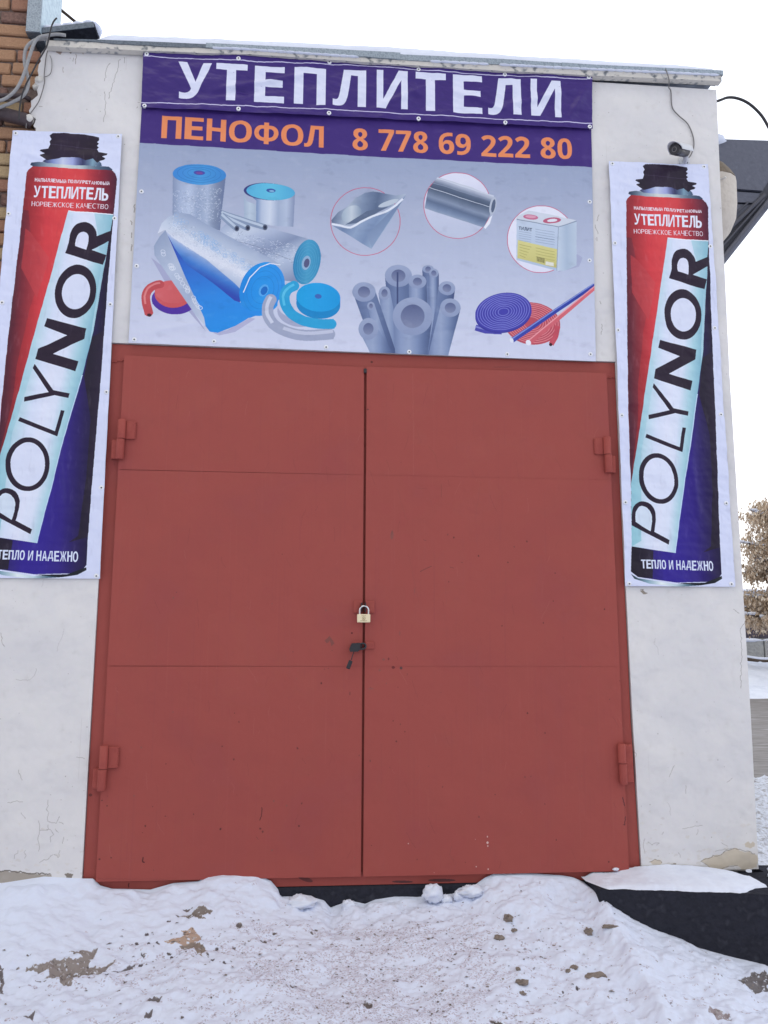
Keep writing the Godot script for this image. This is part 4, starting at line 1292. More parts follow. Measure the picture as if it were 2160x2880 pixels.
# ---------------------------------------------------------------- snow lying on things, clods and grit
func make_snow_details() -> void:
	# along the roof edge
	var roof := sheet(func(u: float, v: float):
		var x := lerpf(-1.30, 2.34, u)
		var foot := table(EAVES_HEAD, x) - 0.004
		var h := table(SNOW_CREST, x) - foot + 0.010 * bump.get_noise_1d(x * 1.7) + 0.005 * bump.get_noise_1d(x * 7.0)
		h *= smoothstep(0.0, 0.04, u) * smoothstep(1.0, 0.985, u)
		var a := minf(v * 2.0, 1.0) * PI * 0.5
		var z := 0.046 - 0.10 * (1.0 - cos(a))
		if v > 0.5: z = lerpf(-0.054, -3.0, pow((v - 0.5) * 2.0, 2.0))
		return [Vector3(x, foot + h * sin(a), z), Vector2(u, v)], 160, 28, Vector3.UP)
	var rs := solo("roof_snow", roof, M.snow, "smooth layer of snow along the whole roof edge", "snow")
	rs.set_meta("kind", "stuff")
	var strips := [[-0.60, 0.20, 0.0], [0.62, 0.95, 0.0], [1.02, 2.32, 0.0]]
	var ls := begin(true)
	for s in strips:
		var n := int((s[1] - s[0]) / 0.05)
		for i in n: blob(ls, Vector3(lerpf(s[0], s[1], (i + 0.5) / n), table(EAVES_LAP, lerpf(s[0], s[1], (i + 0.5) / n)) - 0.002, 0.050), Vector3(0.034, 0.0045 + 0.0025 * absf(bump.get_noise_1d(i * 0.7 + s[0] * 50.0)), 0.012), 0.3, i * 2.0, 3.0, 5, 8)
	var lo := solo("ledge_snow", finish(ls), M.snow, "thin white line of snow on the ledge under the roof sheets", "snow")
	lo.set_meta("kind", "stuff")
	# on the plinth
	var top := [1.37, -0.01, 1.42, 0.008, 1.56, 0.016, 1.66, 0.036, 1.76, 0.042, 1.90, 0.038, 2.02, 0.030, 2.12, 0.018, 2.21, 0.0]
	var pl := sheet(func(u: float, v: float):
		var x := lerpf(1.37, 2.215, u)
		var zf := lerpf(0.05, 0.2 + 0.15 * (x - 1.35) / 0.85, smoothstep(1.34, 1.44, x)) - 0.006 + 0.012 * bump.get_noise_1d(x * 9.0) + 0.006 * bump.get_noise_1d(x * 30.0) - 0.10 * smoothstep(2.02, 2.2, x)
		var zb := 0.004 + 0.07 * smoothstep(1.95, 2.2, x)
		var z := lerpf(zf, zb, v)
		var h := table(top, x) * (0.25 + 0.75 * v) * smoothstep(0.0, 0.10, v) + 0.010 * smoothstep(0.0, 0.06, v) * smoothstep(1.37, 1.44, x)
		h += 0.006 * bump.get_noise_2d(x * 9.0, z * 9.0) * smoothstep(0.0, 0.2, v)
		return [Vector3(x, 0.431 + maxf(h, 0.002), z), Vector2(u, v)], 100, 24, Vector3.UP)
	var po := solo("plinth_snow", pl, M.snow, "smooth snow wedge lying on the black plinth", "snow")
	po.set_meta("kind", "stuff")
	# lumps thrown up against the sill and at the corner
	var lumps := [[0.611, 0.385, 0.055, 0.05, 0.042, "round snow lump standing against the black footing right of the gate's middle"],
		[0.675, 0.358, 0.06, 0.028, 0.02, "flat snow lump beside the round one at the gate's foot"],
		[0.735, 0.372, 0.06, 0.026, 0.024, "small snow lump at the foot of the right-hand drift"],
		[0.80, 0.392, 0.06, 0.06, 0.028, "long snow lump leaning on the right-hand drift under the gate"],
		[0.20, 0.335, 0.05, 0.035, 0.026, "low snow lump at the middle of the gate's footing"],
		[-0.03, 0.36, 0.06, 0.07, 0.03, "broad snow lump left of the gate's middle at the footing"],
		[2.36, 0.46, 0.10, 0.055, 0.042, "white snow lump on the plinth at the wall's right corner"],
		[2.37, 0.45, 0.24, 0.075, 0.028, "angular snow lump near the plinth's outer end"]]
	for i in lumps.size():
		var l: Array = lumps[i]
		solo("snow_lump", blob_mesh(Vector3(l[0], l[1], l[2]), Vector3(l[3], l[4], l[3] * 0.75), 0.55, 30.0 + i * 6.0, 2.0, 14, 20), M.snow, l[5], "snow", "snow lumps by the wall")
	var ch := blob_mesh(Vector3(1.545, 0.470, 0.022), Vector3(0.018, 0.007, 0.010), 0.4, 12.0)
	solo("snow_flake_clump", ch, M.snow, "tiny dab of snow stuck on the gate's lower right corner", "snow")
	# clods lying in the snow
	var words := ["upright tan clod in the snow left of the plinth, highest of its row", "small grey clod just below the highest tan clod", "ragged grey clod left of the highest tan clod", "narrow slanting clod midway up the right-hand drift", "flat grey clod lying nearest the plinth", "forked brown clod alone on the right-hand drift", "dark small clod left of the forked brown clod", "tiny grey clod beside the dark small one", "tiny dark clod above the lowest pair", "broad grey clod among the lowest group in front of the gate", "lowest small clod in front of the gate's right leaf"]
	for i in CLODS.size():
		var c: Array = CLODS[i]
		var y := bank_top(c[0], c[2])
		var m := begin()
		blob(m, Vector3(c[0], y + 0.002, c[2]), Vector3(c[3], maxf(c[4] * 0.55, 0.008), c[4]), 0.9, 50.0 + i * 9.0, 2.2, 7, 11)
		solo("soil_clod", finish(m), M.soil, words[i], "clod", "soil clods in the snow")
	# grit: chips too many to count
	var st := begin()
	var r := RandomNumberGenerator.new()
	r.seed = 9
	var made := 0
	while made < 380:
		var x := r.randf_range(-1.5, 2.0)
		var z := r.randf_range(0.14, 1.0)
		var d := exp(-pow((x - 0.55) / 0.55, 2.0)) + 0.6 * exp(-pow((x + 0.65) / 0.3, 2.0)) * exp(-pow((z - 0.38) / 0.2, 2.0)) + 0.05
		d *= smoothstep(0.12, 0.28, z)
		if r.randf() > d: continue
		made += 1
		var y := bank_top(x, z)
		var s := r.randf_range(0.0025, 0.0065) * (1.6 if r.randf() < 0.06 else 1.0)
		var bs := Basis(Vector3.UP, r.randf() * TAU) * Basis(Vector3.RIGHT, r.randf_range(-0.4, 0.4))
		var c := Vector3(x, y + 0.001, z)
		var p := [c + bs * Vector3(-s * 1.5, 0, 0), c + bs * Vector3(0, s * 0.5, s * 0.6), c + bs * Vector3(s * 1.4, 0, 0.2 * s), c + bs * Vector3(0.1 * s, s * 0.3, -s * 0.8)]
		face(st, [p[0], p[1], p[2]], Vector3.UP)
		face(st, [p[0], p[2], p[3]], Vector3.UP)
		face(st, [p[0], p[1], p[3]], Vector3.DOWN)
	var go := solo("grit", finish(st), M.soil, "dark grit and bark chips scattered over the trodden snow", "grit")
	go.set_meta("kind", "stuff")

const EAVES_FOOT := [-1.498, 4.805, -0.977, 4.814, -0.364, 4.8335, 0.160, 4.8315, 0.452, 4.830, 1.042, 4.831, 1.556, 4.837, 2.312, 4.8535]
const EAVES_HEAD := [-1.474, 4.848, -1.246, 4.859, -0.916, 4.869, -0.009, 4.886, 0.159, 4.888, 0.441, 4.8925, 0.451, 4.889, 1.042, 4.902, 1.561, 4.9005, 2.320, 4.917]
const EAVES_LAP := [-1.245, 4.843, -0.914, 4.842, -0.447, 4.860, 0.451, 4.856, 1.560, 4.8745, 2.318, 4.890]
const SNOW_CREST := [-1.30, 4.925, -1.20, 4.936, -0.92, 4.951, -0.11, 4.972, 0.42, 4.983, 1.23, 4.978, 2.09, 4.981, 2.30, 4.968]

# ---------------------------------------------------------------- traced prints and marks, in the pixels of their own sheets
const HEADLINE_PRINT := [
	["t",[158,74,296,238],["d6daef"],"bУ"],
	["t",[314,70,443,237],["d6daef"],"bТ"],
	["t",[473,68,597,235],["d6daef"],"bЕ"],
	["t",[638,63,770,234],["d6daef"],"bП"],
	["t",[800,60,940,230],["d6daef"],"bЛ"],
	["s",[16,59,404,52,787,40,925,36,1164,42,1509,43,1925,34],["c9c6e4"],4],
	["s",[12,267,410,258,790,251,927,249,1506,250,1921,242],["c9c6e4"],4],
	["t",[985,52,1117,230],["d6daef"],"bИ"],
	["t",[1151,53,1281,230],["d6daef"],"bТ"],
	["t",[1312,52,1438,230],["d6daef"],"bЕ"],
	["t",[1464,56,1607,228],["d6daef"],"bЛ"],
	["t",[1650,52,1783,224],["d6daef"],"bИ"]]
const POSTER_PRINT := [
	["p",[0,0,1920,0,1920,1080,0,1080],["929dba","98a4c0","a8b1ca","b6bed6","c4cae0","cfd3e8"],90],
	["p",[-13,-18,12,207,422,210,1018,212,1347,210,1923,207,1961,-149],["402c76"],0],
	["t",[99,80,180,180],["e58b5e"],"bП"],
	["t",[193,81,269,180],["e58b5e"],"bЕ"],
	["t",[282,82,361,181],["e58b5e"],"bН"],
	["t",[373,82,467,181],["e58b5e"],"bО"],
	["t",[477,84,577,182],["e58b5e"],"bФ"],
	["t",[588,86,680,183],["e58b5e"],"bО"],
	["t",[684,87,765,183],["e58b5e"],"bЛ"],
	["t",[886,88,950,186],["e58b5e"],"b8"],
	["t",[995,86,1061,183],["e58b5e"],"b7"],
	["t",[1068,87,1133,183],["e58b5e"],"b7"],
	["t",[1142,86,1205,184],["e58b5e"],"b8"],
	["t",[1251,84,1317,183],["e58b5e"],"b6"],
	["t",[1323,85,1388,182],["e58b5e"],"b9"],
	["t",[1434,83,1499,182],["e58b5e"],"b2"],
	["t",[1507,83,1572,181],["e58b5e"],"b2"],
	["t",[1580,82,1645,180],["e58b5e"],"b2"],
	["t",[1691,80,1757,178],["e58b5e"],"b8"],
	["t",[1766,79,1829,176],["e58b5e"],"b0"],
	["p",[82,701,170,765,256,921,311,1004,156,827],["a5a8c8"],0],
	["p",[334,1006,391,995,481,940,504,942,425,1000,363,1017],["b0b1d0"],0],
	["p",[152,333,159,517,213,533,351,573,357,462,367,334,312,375,207,378],["8593b2","a6b4d0","b4c1da","96a5c2","a8b6d0","7e8ca8","68769a"],0],
	["e",[260,332,108,0,-1,45],["3f86cf","4a9ad8","3a83c8"],0],
	["r",[259,329,88,0,0,37],["3576bd"],2],
	["r",[259,328,67,0,0,28],["3576bd"],2],
	["r",[259,327,47,0,0,20],["3576bd"],2],
	["e",[259,324,23,0,0,10],["4a4fa8"],0],
	["e",[259,325,14,0,0,5],["7b4f9a"],0],
	["s",[331,529,332,531],["e2e8f2"],1],
	["s",[163,459,169,462],["7c8aa8"],1],
	["s",[261,461,270,467],["c3cde0"],1],
	["s",[298,480,310,483],["d4dcea"],1],
	["s",[219,535,213,536],["e2e8f2"],1],
	["s",[348,405,345,408],["7c8aa8"],1],
	["s",[173,429,178,431],["c3cde0"],1],
	["s",[348,390,347,394],["d4dcea"],1],
	["s",[235,504,235,508],["e2e8f2"],1],
	["s",[214,510,217,516],["7c8aa8"],1],
	["s",[175,484,183,492],["c3cde0"],1],
	["s",[271,396,270,400],["d4dcea"],1],
	["s",[198,486,195,491],["e2e8f2"],1],
	["s",[182,502,180,510],["7c8aa8"],1],
	["s",[342,442,351,446],["c3cde0"],1],
	["s",[249,393,254,393],["d4dcea"],1],
	["s",[244,455,245,460],["e2e8f2"],1],
	["s",[298,434,291,438],["7c8aa8"],1],
	["s",[319,474,320,481],["c3cde0"],1],
	["s",[301,515,311,517],["d4dcea"],1],
	["s",[218,463,231,469],["e2e8f2"],1],
	["s",[264,528,264,534],["7c8aa8"],1],
	["s",[196,485,204,492],["c3cde0"],1],
	["s",[216,414,218,419],["d4dcea"],1],
	["s",[164,511,165,520],["e2e8f2"],1],
	["s",[206,518,207,525],["7c8aa8"],1],
	["s",[207,490,207,494],["c3cde0"],1],
	["s",[164,540,160,548],["d4dcea"],1],
	["s",[203,482,192,488],["e2e8f2"],1],
	["s",[271,512,269,513],["7c8aa8"],1],
	["s",[277,464,276,469],["c3cde0"],1],
	["s",[328,392,327,396],["d4dcea"],1],
	["s",[329,457,323,458],["e2e8f2"],1],
	["s",[195,476,191,481],["7c8aa8"],1],
	["s",[264,435,273,441],["c3cde0"],1],
	["s",[230,419,229,421],["d4dcea"],1],
	["s",[206,451,193,457],["e2e8f2"],1],
	["s",[305,525,311,527],["7c8aa8"],1],
	["s",[213,463,206,464],["c3cde0"],1],
	["s",[199,430,201,434],["d4dcea"],1],
	["s",[281,434,273,436],["e2e8f2"],1],
	["s",[289,494,295,494],["7c8aa8"],1],
	["s",[312,518,319,525],["c3cde0"],1],
	["s",[343,438,347,438],["d4dcea"],1],
	["s",[219,418,219,425],["e2e8f2"],1],
	["s",[343,429,331,438],["7c8aa8"],1],
	["s",[196,459,193,459],["c3cde0"],1],
	["s",[207,450,204,455],["d4dcea"],1],
	["s",[216,395,215,397],["e2e8f2"],1],
	["s",[160,434,163,437],["7c8aa8"],1],
	["s",[271,466,275,475],["c3cde0"],1],
	["s",[264,527,268,534],["d4dcea"],1],
	["s",[198,496,201,504],["e2e8f2"],1],
	["s",[210,495,215,496],["7c8aa8"],1],
	["s",[289,493,289,497],["c3cde0"],1],
	["s",[327,456,338,458],["d4dcea"],1],
	["s",[171,492,171,498],["e2e8f2"],1],
	["s",[284,463,292,464],["7c8aa8"],1],
	["s",[231,499,241,505],["c3cde0"],1],
	["s",[238,472,231,475],["d4dcea"],1],
	["s",[225,441,225,444],["e2e8f2"],1],
	["s",[340,412,340,415],["7c8aa8"],1],
	["s",[237,467,241,472],["c3cde0"],1],
	["s",[283,478,285,480],["d4dcea"],1],
	["s",[214,418,218,420],["e2e8f2"],1],
	["s",[172,455,175,463],["7c8aa8"],1],
	["s",[189,476,186,479],["c3cde0"],1],
	["s",[203,462,207,470],["d4dcea"],1],
	["s",[280,406,287,415],["e2e8f2"],1],
	["s",[230,468,225,471],["7c8aa8"],1],
	["s",[225,412,222,413],["c3cde0"],1],
	["s",[212,406,207,406],["d4dcea"],1],
	["s",[345,434,340,438],["e2e8f2"],1],
	["s",[320,504,325,508],["7c8aa8"],1],
	["s",[228,440,226,446],["c3cde0"],1],
	["s",[342,470,342,473],["d4dcea"],1],
	["s",[222,496,224,497],["e2e8f2"],1],
	["s",[217,535,213,538],["7c8aa8"],1],
	["s",[348,518,356,526],["c3cde0"],1],
	["s",[229,447,224,448],["d4dcea"],1],
	["s",[306,457,299,458],["e2e8f2"],1],
	["s",[293,460,292,467],["7c8aa8"],1],
	["s",[168,517,166,520],["c3cde0"],1],
	["s",[301,497,306,503],["d4dcea"],1],
	["s",[177,462,181,463],["e2e8f2"],1],
	["s",[348,434,352,435],["7c8aa8"],1],
	["s",[287,390,296,390],["c3cde0"],1],
	["s",[221,414,217,415],["d4dcea"],1],
	["s",[339,398,329,407],["e2e8f2"],1],
	["s",[274,490,272,494],["7c8aa8"],1],
	["s",[286,399,292,403],["c3cde0"],1],
	["s",[236,405,236,411],["d4dcea"],1],
	["s",[293,491,291,496],["e2e8f2"],1],
	["s",[214,451,207,452],["7c8aa8"],1],
	["s",[256,452,250,457],["c3cde0"],1],
	["s",[286,482,284,490],["d4dcea"],1],
	["s",[163,426,167,433],["e2e8f2"],1],
	["s",[250,536,251,537],["7c8aa8"],1],
	["s",[218,393,211,396],["c3cde0"],1],
	["s",[345,437,342,437],["d4dcea"],1],
	["s",[288,527,299,535],["e2e8f2"],1],
	["s",[244,504,245,504],["7c8aa8"],1],
	["s",[278,446,277,449],["c3cde0"],1],
	["s",[228,397,231,400],["d4dcea"],1],
	["s",[201,513,214,517],["e2e8f2"],1],
	["s",[188,473,189,480],["7c8aa8"],1],
	["s",[326,518,321,524],["c3cde0"],1],
	["s",[276,393,274,401],["d4dcea"],1],
	["s",[300,444,296,446],["e2e8f2"],1],
	["s",[244,452,255,452],["7c8aa8"],1],
	["s",[163,506,167,507],["c3cde0"],1],
	["s",[289,394,295,402],["d4dcea"],1],
	["s",[167,482,167,483],["e2e8f2"],1],
	["s",[290,474,288,478],["7c8aa8"],1],
	["s",[217,460,215,462],["c3cde0"],1],
	["s",[293,477,299,482],["d4dcea"],1],
	["s",[255,421,259,428],["e2e8f2"],1],
	["s",[280,488,287,491],["7c8aa8"],1],
	["s",[229,457,230,460],["c3cde0"],1],
	["s",[193,415,194,421],["d4dcea"],1],
	["s",[181,409,177,411],["e2e8f2"],1],
	["s",[289,398,293,402],["7c8aa8"],1],
	["s",[338,478,343,479],["c3cde0"],1],
	["s",[284,483,282,491],["d4dcea"],1],
	["s",[330,421,321,429],["e2e8f2"],1],
	["s",[258,496,253,497],["7c8aa8"],1],
	["s",[227,505,229,506],["c3cde0"],1],
	["s",[188,470,185,476],["d4dcea"],1],
	["s",[213,509,214,512],["e2e8f2"],1],
	["s",[288,465,286,472],["7c8aa8"],1],
	["s",[200,507,202,516],["c3cde0"],1],
	["s",[255,459,256,463],["d4dcea"],1],
	["s",[215,482,218,487],["e2e8f2"],1],
	["s",[251,465,244,472],["7c8aa8"],1],
	["s",[318,435,307,437],["c3cde0"],1],
	["s",[218,538,226,541],["d4dcea"],1],
	["s",[171,478,168,478],["e2e8f2"],1],
	["s",[254,518,258,525],["7c8aa8"],1],
	["s",[231,523,227,531],["c3cde0"],1],
	["s",[244,446,250,448],["d4dcea"],1],
	["s",[337,497,340,504],["e2e8f2"],1],
	["s",[163,459,169,465],["7c8aa8"],1],
	["s",[337,463,339,468],["c3cde0"],1],
	["s",[275,454,275,456],["d4dcea"],1],
	["s",[295,457,286,458],["e2e8f2"],1],
	["s",[287,439,290,447],["7c8aa8"],1],
	["s",[346,501,337,504],["c3cde0"],1],
	["s",[307,466,301,474],["d4dcea"],1],
	["s",[241,453,244,453],["e2e8f2"],1],
	["s",[231,431,239,432],["7c8aa8"],1],
	["s",[167,465,165,467],["c3cde0"],1],
	["s",[250,528,246,531],["d4dcea"],1],
	["s",[189,478,195,483],["e2e8f2"],1],
	["s",[229,438,238,445],["7c8aa8"],1],
	["s",[268,441,274,447],["c3cde0"],1],
	["s",[292,514,298,518],["d4dcea"],1],
	["s",[271,505,265,507],["e2e8f2"],1],
	["s",[260,489,271,494],["7c8aa8"],1],
	["s",[314,507,321,507],["c3cde0"],1],
	["s",[275,395,271,404],["d4dcea"],1],
	["s",[257,523,270,524],["e2e8f2"],1],
	["s",[230,474,233,479],["7c8aa8"],1],
	["s",[257,534,262,538],["c3cde0"],1],
	["s",[257,531,255,534],["d4dcea"],1],
	["s",[323,488,318,497],["e2e8f2"],1],
	["s",[324,515,321,518],["7c8aa8"],1],
	["s",[170,425,162,429],["c3cde0"],1],
	["s",[330,437,325,437],["d4dcea"],1],
	["s",[209,475,213,481],["e2e8f2"],1],
	["s",[317,514,325,521],["7c8aa8"],1],
	["s",[278,467,287,468],["c3cde0"],1],
	["s",[195,472,196,481],["d4dcea"],1],
	["s",[286,412,285,421],["e2e8f2"],1],
	["s",[214,431,220,437],["7c8aa8"],1],
	["s",[208,494,210,503],["c3cde0"],1],
	["s",[300,468,295,469],["d4dcea"],1],
	["s",[223,452,216,454],["e2e8f2"],1],
	["s",[345,421,339,426],["7c8aa8"],1],
	["s",[179,406,173,409],["c3cde0"],1],
	["s",[300,513,300,517],["d4dcea"],1],
	["s",[166,419,168,421],["e2e8f2"],1],
	["s",[297,474,305,480],["7c8aa8"],1],
	["s",[259,474,268,474],["c3cde0"],1],
	["s",[305,512,310,518],["d4dcea"],1],
	["s",[270,394,271,399],["e2e8f2"],1],
	["s",[281,475,280,478],["7c8aa8"],1],
	["s",[328,466,326,467],["c3cde0"],1],
	["s",[248,507,245,511],["d4dcea"],1],
	["s",[296,485,296,490],["e2e8f2"],1],
	["s",[212,476,208,481],["7c8aa8"],1],
	["s",[294,481,298,482],["c3cde0"],1],
	["s",[310,427,311,433],["d4dcea"],1],
	["s",[227,437,218,445],["e2e8f2"],1],
	["s",[321,445,323,446],["7c8aa8"],1],
	["s",[162,421,157,427],["c3cde0"],1],
	["s",[309,453,319,459],["d4dcea"],1],
	["s",[330,407,335,416],["e2e8f2"],1],
	["s",[277,436,279,445],["7c8aa8"],1],
	["s",[203,482,212,482],["c3cde0"],1],
	["s",[311,415,305,417],["d4dcea"],1],
	["s",[222,405,227,410],["e2e8f2"],1],
	["s",[258,530,262,533],["7c8aa8"],1],
	["s",[341,477,335,482],["c3cde0"],1],
	["s",[195,527,193,531],["d4dcea"],1],
	["s",[332,452,332,460],["e2e8f2"],1],
	["s",[241,476,254,477],["7c8aa8"],1],
	["s",[252,469,258,476],["c3cde0"],1],
	["s",[243,534,245,542],["d4dcea"],1],
	["s",[214,424,214,429],["e2e8f2"],1],
	["s",[188,536,194,538],["7c8aa8"],1],
	["s",[221,491,219,497],["c3cde0"],1],
	["s",[275,522,272,528],["d4dcea"],1],
	["s",[226,531,224,535],["e2e8f2"],1],
	["s",[283,392,277,400],["7c8aa8"],1],
	["s",[350,449,349,458],["c3cde0"],1],
	["s",[270,511,267,515],["d4dcea"],1],
	["s",[267,427,273,432],["e2e8f2"],1],
	["s",[193,501,194,502],["7c8aa8"],1],
	["s",[170,407,177,409],["c3cde0"],1],
	["s",[184,515,194,523],["d4dcea"],1],
	["s",[320,419,325,424],["e2e8f2"],1],
	["s",[272,469,264,472],["7c8aa8"],1],
	["s",[225,404,222,409],["c3cde0"],1],
	["s",[342,483,347,487],["d4dcea"],1],
	["s",[214,417,203,419],["e2e8f2"],1],
	["s",[332,424,328,429],["7c8aa8"],1],
	["s",[250,523,247,524],["c3cde0"],1],
	["s",[291,428,285,434],["d4dcea"],1],
	["s",[339,402,339,403],["e2e8f2"],1],
	["s",[172,441,169,449],["7c8aa8"],1],
	["s",[238,523,235,529],["c3cde0"],1],
	["s",[337,511,339,516],["d4dcea"],1],
	["s",[215,461,215,465],["e2e8f2"],1],
	["s",[193,436,198,443],["7c8aa8"],1],
	["s",[170,456,172,460],["c3cde0"],1],
	["s",[227,484,228,489],["d4dcea"],1],
	["s",[336,466,333,472],["e2e8f2"],1],
	["s",[255,426,249,433],["7c8aa8"],1],
	["s",[286,491,288,497],["c3cde0"],1],
	["s",[187,494,183,495],["d4dcea"],1],
	["s",[197,530,191,534],["e2e8f2"],1],
	["s",[293,454,288,455],["7c8aa8"],1],
	["s",[308,509,307,513],["c3cde0"],1],
	["s",[313,515,315,515],["d4dcea"],1],
	["s",[241,433,236,440],["e2e8f2"],1],
	["s",[162,464,160,469],["7c8aa8"],1],
	["s",[296,471,307,475],["c3cde0"],1],
	["s",[193,402,198,407],["d4dcea"],1],
	["s",[266,437,271,441],["e2e8f2"],1],
	["s",[261,433,257,439],["7c8aa8"],1],
	["s",[288,398,279,403],["c3cde0"],1],
	["s",[224,513,224,518],["d4dcea"],1],
	["s",[309,407,302,410],["e2e8f2"],1],
	["s",[179,429,179,432],["7c8aa8"],1],
	["s",[186,511,179,515],["c3cde0"],1],
	["s",[307,482,309,484],["d4dcea"],1],
	["s",[341,438,340,441],["e2e8f2"],1],
	["s",[276,460,283,460],["7c8aa8"],1],
	["s",[263,506,270,508],["c3cde0"],1],
	["s",[266,419,269,426],["d4dcea"],1],
	["s",[191,435,184,440],["e2e8f2"],1],
	["s",[320,432,319,433],["7c8aa8"],1],
	["s",[230,415,233,419],["c3cde0"],1],
	["s",[344,406,347,411],["d4dcea"],1],
	["s",[235,492,234,497],["e2e8f2"],1],
	["s",[239,406,242,409],["7c8aa8"],1],
	["s",[341,491,342,500],["c3cde0"],1],
	["s",[321,407,329,408],["d4dcea"],1],
	["s",[344,390,334,396],["e2e8f2"],1],
	["s",[300,438,303,440],["7c8aa8"],1],
	["s",[290,433,298,435],["c3cde0"],1],
	["s",[183,482,182,484],["d4dcea"],1],
	["s",[293,460,290,465],["e2e8f2"],1],
	["s",[317,496,318,499],["7c8aa8"],1],
	["s",[287,511,284,514],["c3cde0"],1],
	["s",[215,511,214,518],["d4dcea"],1],
	["s",[289,485,289,491],["e2e8f2"],1],
	["s",[311,408,302,409],["7c8aa8"],1],
	["s",[315,410,320,418],["c3cde0"],1],
	["s",[242,457,246,460],["d4dcea"],1],
	["s",[239,527,245,535],["e2e8f2"],1],
	["s",[256,504,257,506],["7c8aa8"],1],
	["s",[287,500,293,506],["c3cde0"],1],
	["s",[334,446,327,452],["d4dcea"],1],
	["s",[240,520,243,527],["e2e8f2"],1],
	["s",[339,405,338,407],["7c8aa8"],1],
	["s",[336,423,330,428],["c3cde0"],1],
	["s",[199,491,196,491],["d4dcea"],1],
	["s",[346,389,340,390],["e2e8f2"],1],
	["s",[189,403,188,411],["7c8aa8"],1],
	["s",[306,523,310,527],["c3cde0"],1],
	["s",[260,505,268,509],["d4dcea"],1],
	["s",[245,451,247,453],["e2e8f2"],1],
	["s",[332,484,329,487],["7c8aa8"],1],
	["s",[312,403,308,411],["c3cde0"],1],
	["s",[181,407,182,413],["d4dcea"],1],
	["s",[260,408,255,417],["e2e8f2"],1],
	["s",[259,491,254,499],["7c8aa8"],1],
	["s",[244,491,238,495],["c3cde0"],1],
	["s",[206,432,198,435],["d4dcea"],1],
	["s",[350,393,353,400],["e2e8f2"],1],
	["s",[332,440,334,444],["7c8aa8"],1],
	["s",[165,410,170,411],["c3cde0"],1],
	["s",[236,425,231,429],["d4dcea"],1],
	["s",[317,488,309,489],["e2e8f2"],1],
	["s",[351,490,356,498],["7c8aa8"],1],
	["s",[240,506,234,512],["c3cde0"],1],
	["s",[190,405,192,410],["d4dcea"],1],
	["s",[259,529,255,535],["e2e8f2"],1],
	["s",[206,412,208,419],["7c8aa8"],1],
	["s",[289,469,283,471],["c3cde0"],1],
	["s",[163,517,172,522],["d4dcea"],1],
	["s",[298,527,297,530],["e2e8f2"],1],
	["s",[282,466,280,472],["7c8aa8"],1],
	["s",[314,518,321,523],["c3cde0"],1],
	["s",[307,389,306,394],["d4dcea"],1],
	["s",[243,477,238,484],["e2e8f2"],1],
	["s",[196,427,195,428],["7c8aa8"],1],
	["s",[238,392,236,393],["c3cde0"],1],
	["s",[283,414,276,417],["d4dcea"],1],
	["s",[286,483,292,485],["e2e8f2"],1],
	["s",[251,537,246,539],["7c8aa8"],1],
	["s",[245,435,238,439],["c3cde0"],1],
	["s",[346,461,346,462],["d4dcea"],1],
	["s",[218,529,214,537],["e2e8f2"],1],
	["s",[290,427,283,428],["7c8aa8"],1],
	["s",[176,440,177,444],["c3cde0"],1],
	["s",[239,460,242,468],["d4dcea"],1],
	["s",[171,445,175,450],["e2e8f2"],1],
	["s",[318,484,316,487],["7c8aa8"],1],
	["s",[330,424,323,430],["c3cde0"],1],
	["s",[299,500,295,505],["d4dcea"],1],
	["s",[315,434,313,441],["e2e8f2"],1],
	["s",[197,501,193,504],["7c8aa8"],1],
	["s",[267,394,261,395],["c3cde0"],1],
	["s",[257,493,258,499],["d4dcea"],1],
	["s",[272,515,269,522],["e2e8f2"],1],
	["s",[205,474,211,476],["7c8aa8"],1],
	["s",[317,389,318,396],["c3cde0"],1],
	["s",[323,506,318,509],["d4dcea"],1],
	["s",[262,446,260,448],["e2e8f2"],1],
	["s",[349,473,350,477],["7c8aa8"],1],
	["s",[323,491,324,494],["c3cde0"],1],
	["s",[299,414,306,418],["d4dcea"],1],
	["s",[259,473,260,477],["e2e8f2"],1],
	["s",[290,471,294,476],["7c8aa8"],1],
	["s",[281,448,282,455],["c3cde0"],1],
	["s",[324,532,322,533],["d4dcea"],1],
	["s",[231,471,236,473],["e2e8f2"],1],
	["s",[199,533,203,535],["7c8aa8"],1],
	["s",[334,397,334,398],["c3cde0"],1],
	["s",[327,474,325,478],["d4dcea"],1],
	["s",[164,496,169,497],["e2e8f2"],1],
	["s",[307,471,306,475],["7c8aa8"],1],
	["s",[298,470,299,476],["c3cde0"],1],
	["s",[318,394,322,396],["d4dcea"],1],
	["s",[215,404,214,412],["e2e8f2"],1],
	["s",[250,462,247,467],["7c8aa8"],1],
	["s",[281,458,281,459],["c3cde0"],1],
	["s",[269,486,265,490],["d4dcea"],1],
	["s",[249,426,259,430],["e2e8f2"],1],
	["s",[266,424,275,425],["7c8aa8"],1],
	["s",[353,529,350,530],["c3cde0"],1],
	["s",[223,478,226,482],["d4dcea"],1],
	["s",[287,429,284,433],["e2e8f2"],1],
	["s",[326,505,330,511],["7c8aa8"],1],
	["s",[296,453,295,461],["c3cde0"],1],
	["s",[341,503,338,512],["d4dcea"],1],
	["s",[346,532,346,537],["e2e8f2"],1],
	["s",[255,479,250,484],["7c8aa8"],1],
	["s",[312,526,304,531],["c3cde0"],1],
	["s",[278,474,282,481],["d4dcea"],1],
	["s",[164,470,166,474],["e2e8f2"],1],
	["s",[277,452,281,454],["7c8aa8"],1],
	["s",[275,390,277,396],["c3cde0"],1],
	["s",[270,489,260,493],["d4dcea"],1],
	["s",[290,470,295,478],["e2e8f2"],1],
	["s",[239,499,230,504],["7c8aa8"],1],
	["s",[309,454,309,457],["c3cde0"],1],
	["s",[302,486,302,487],["d4dcea"],1],
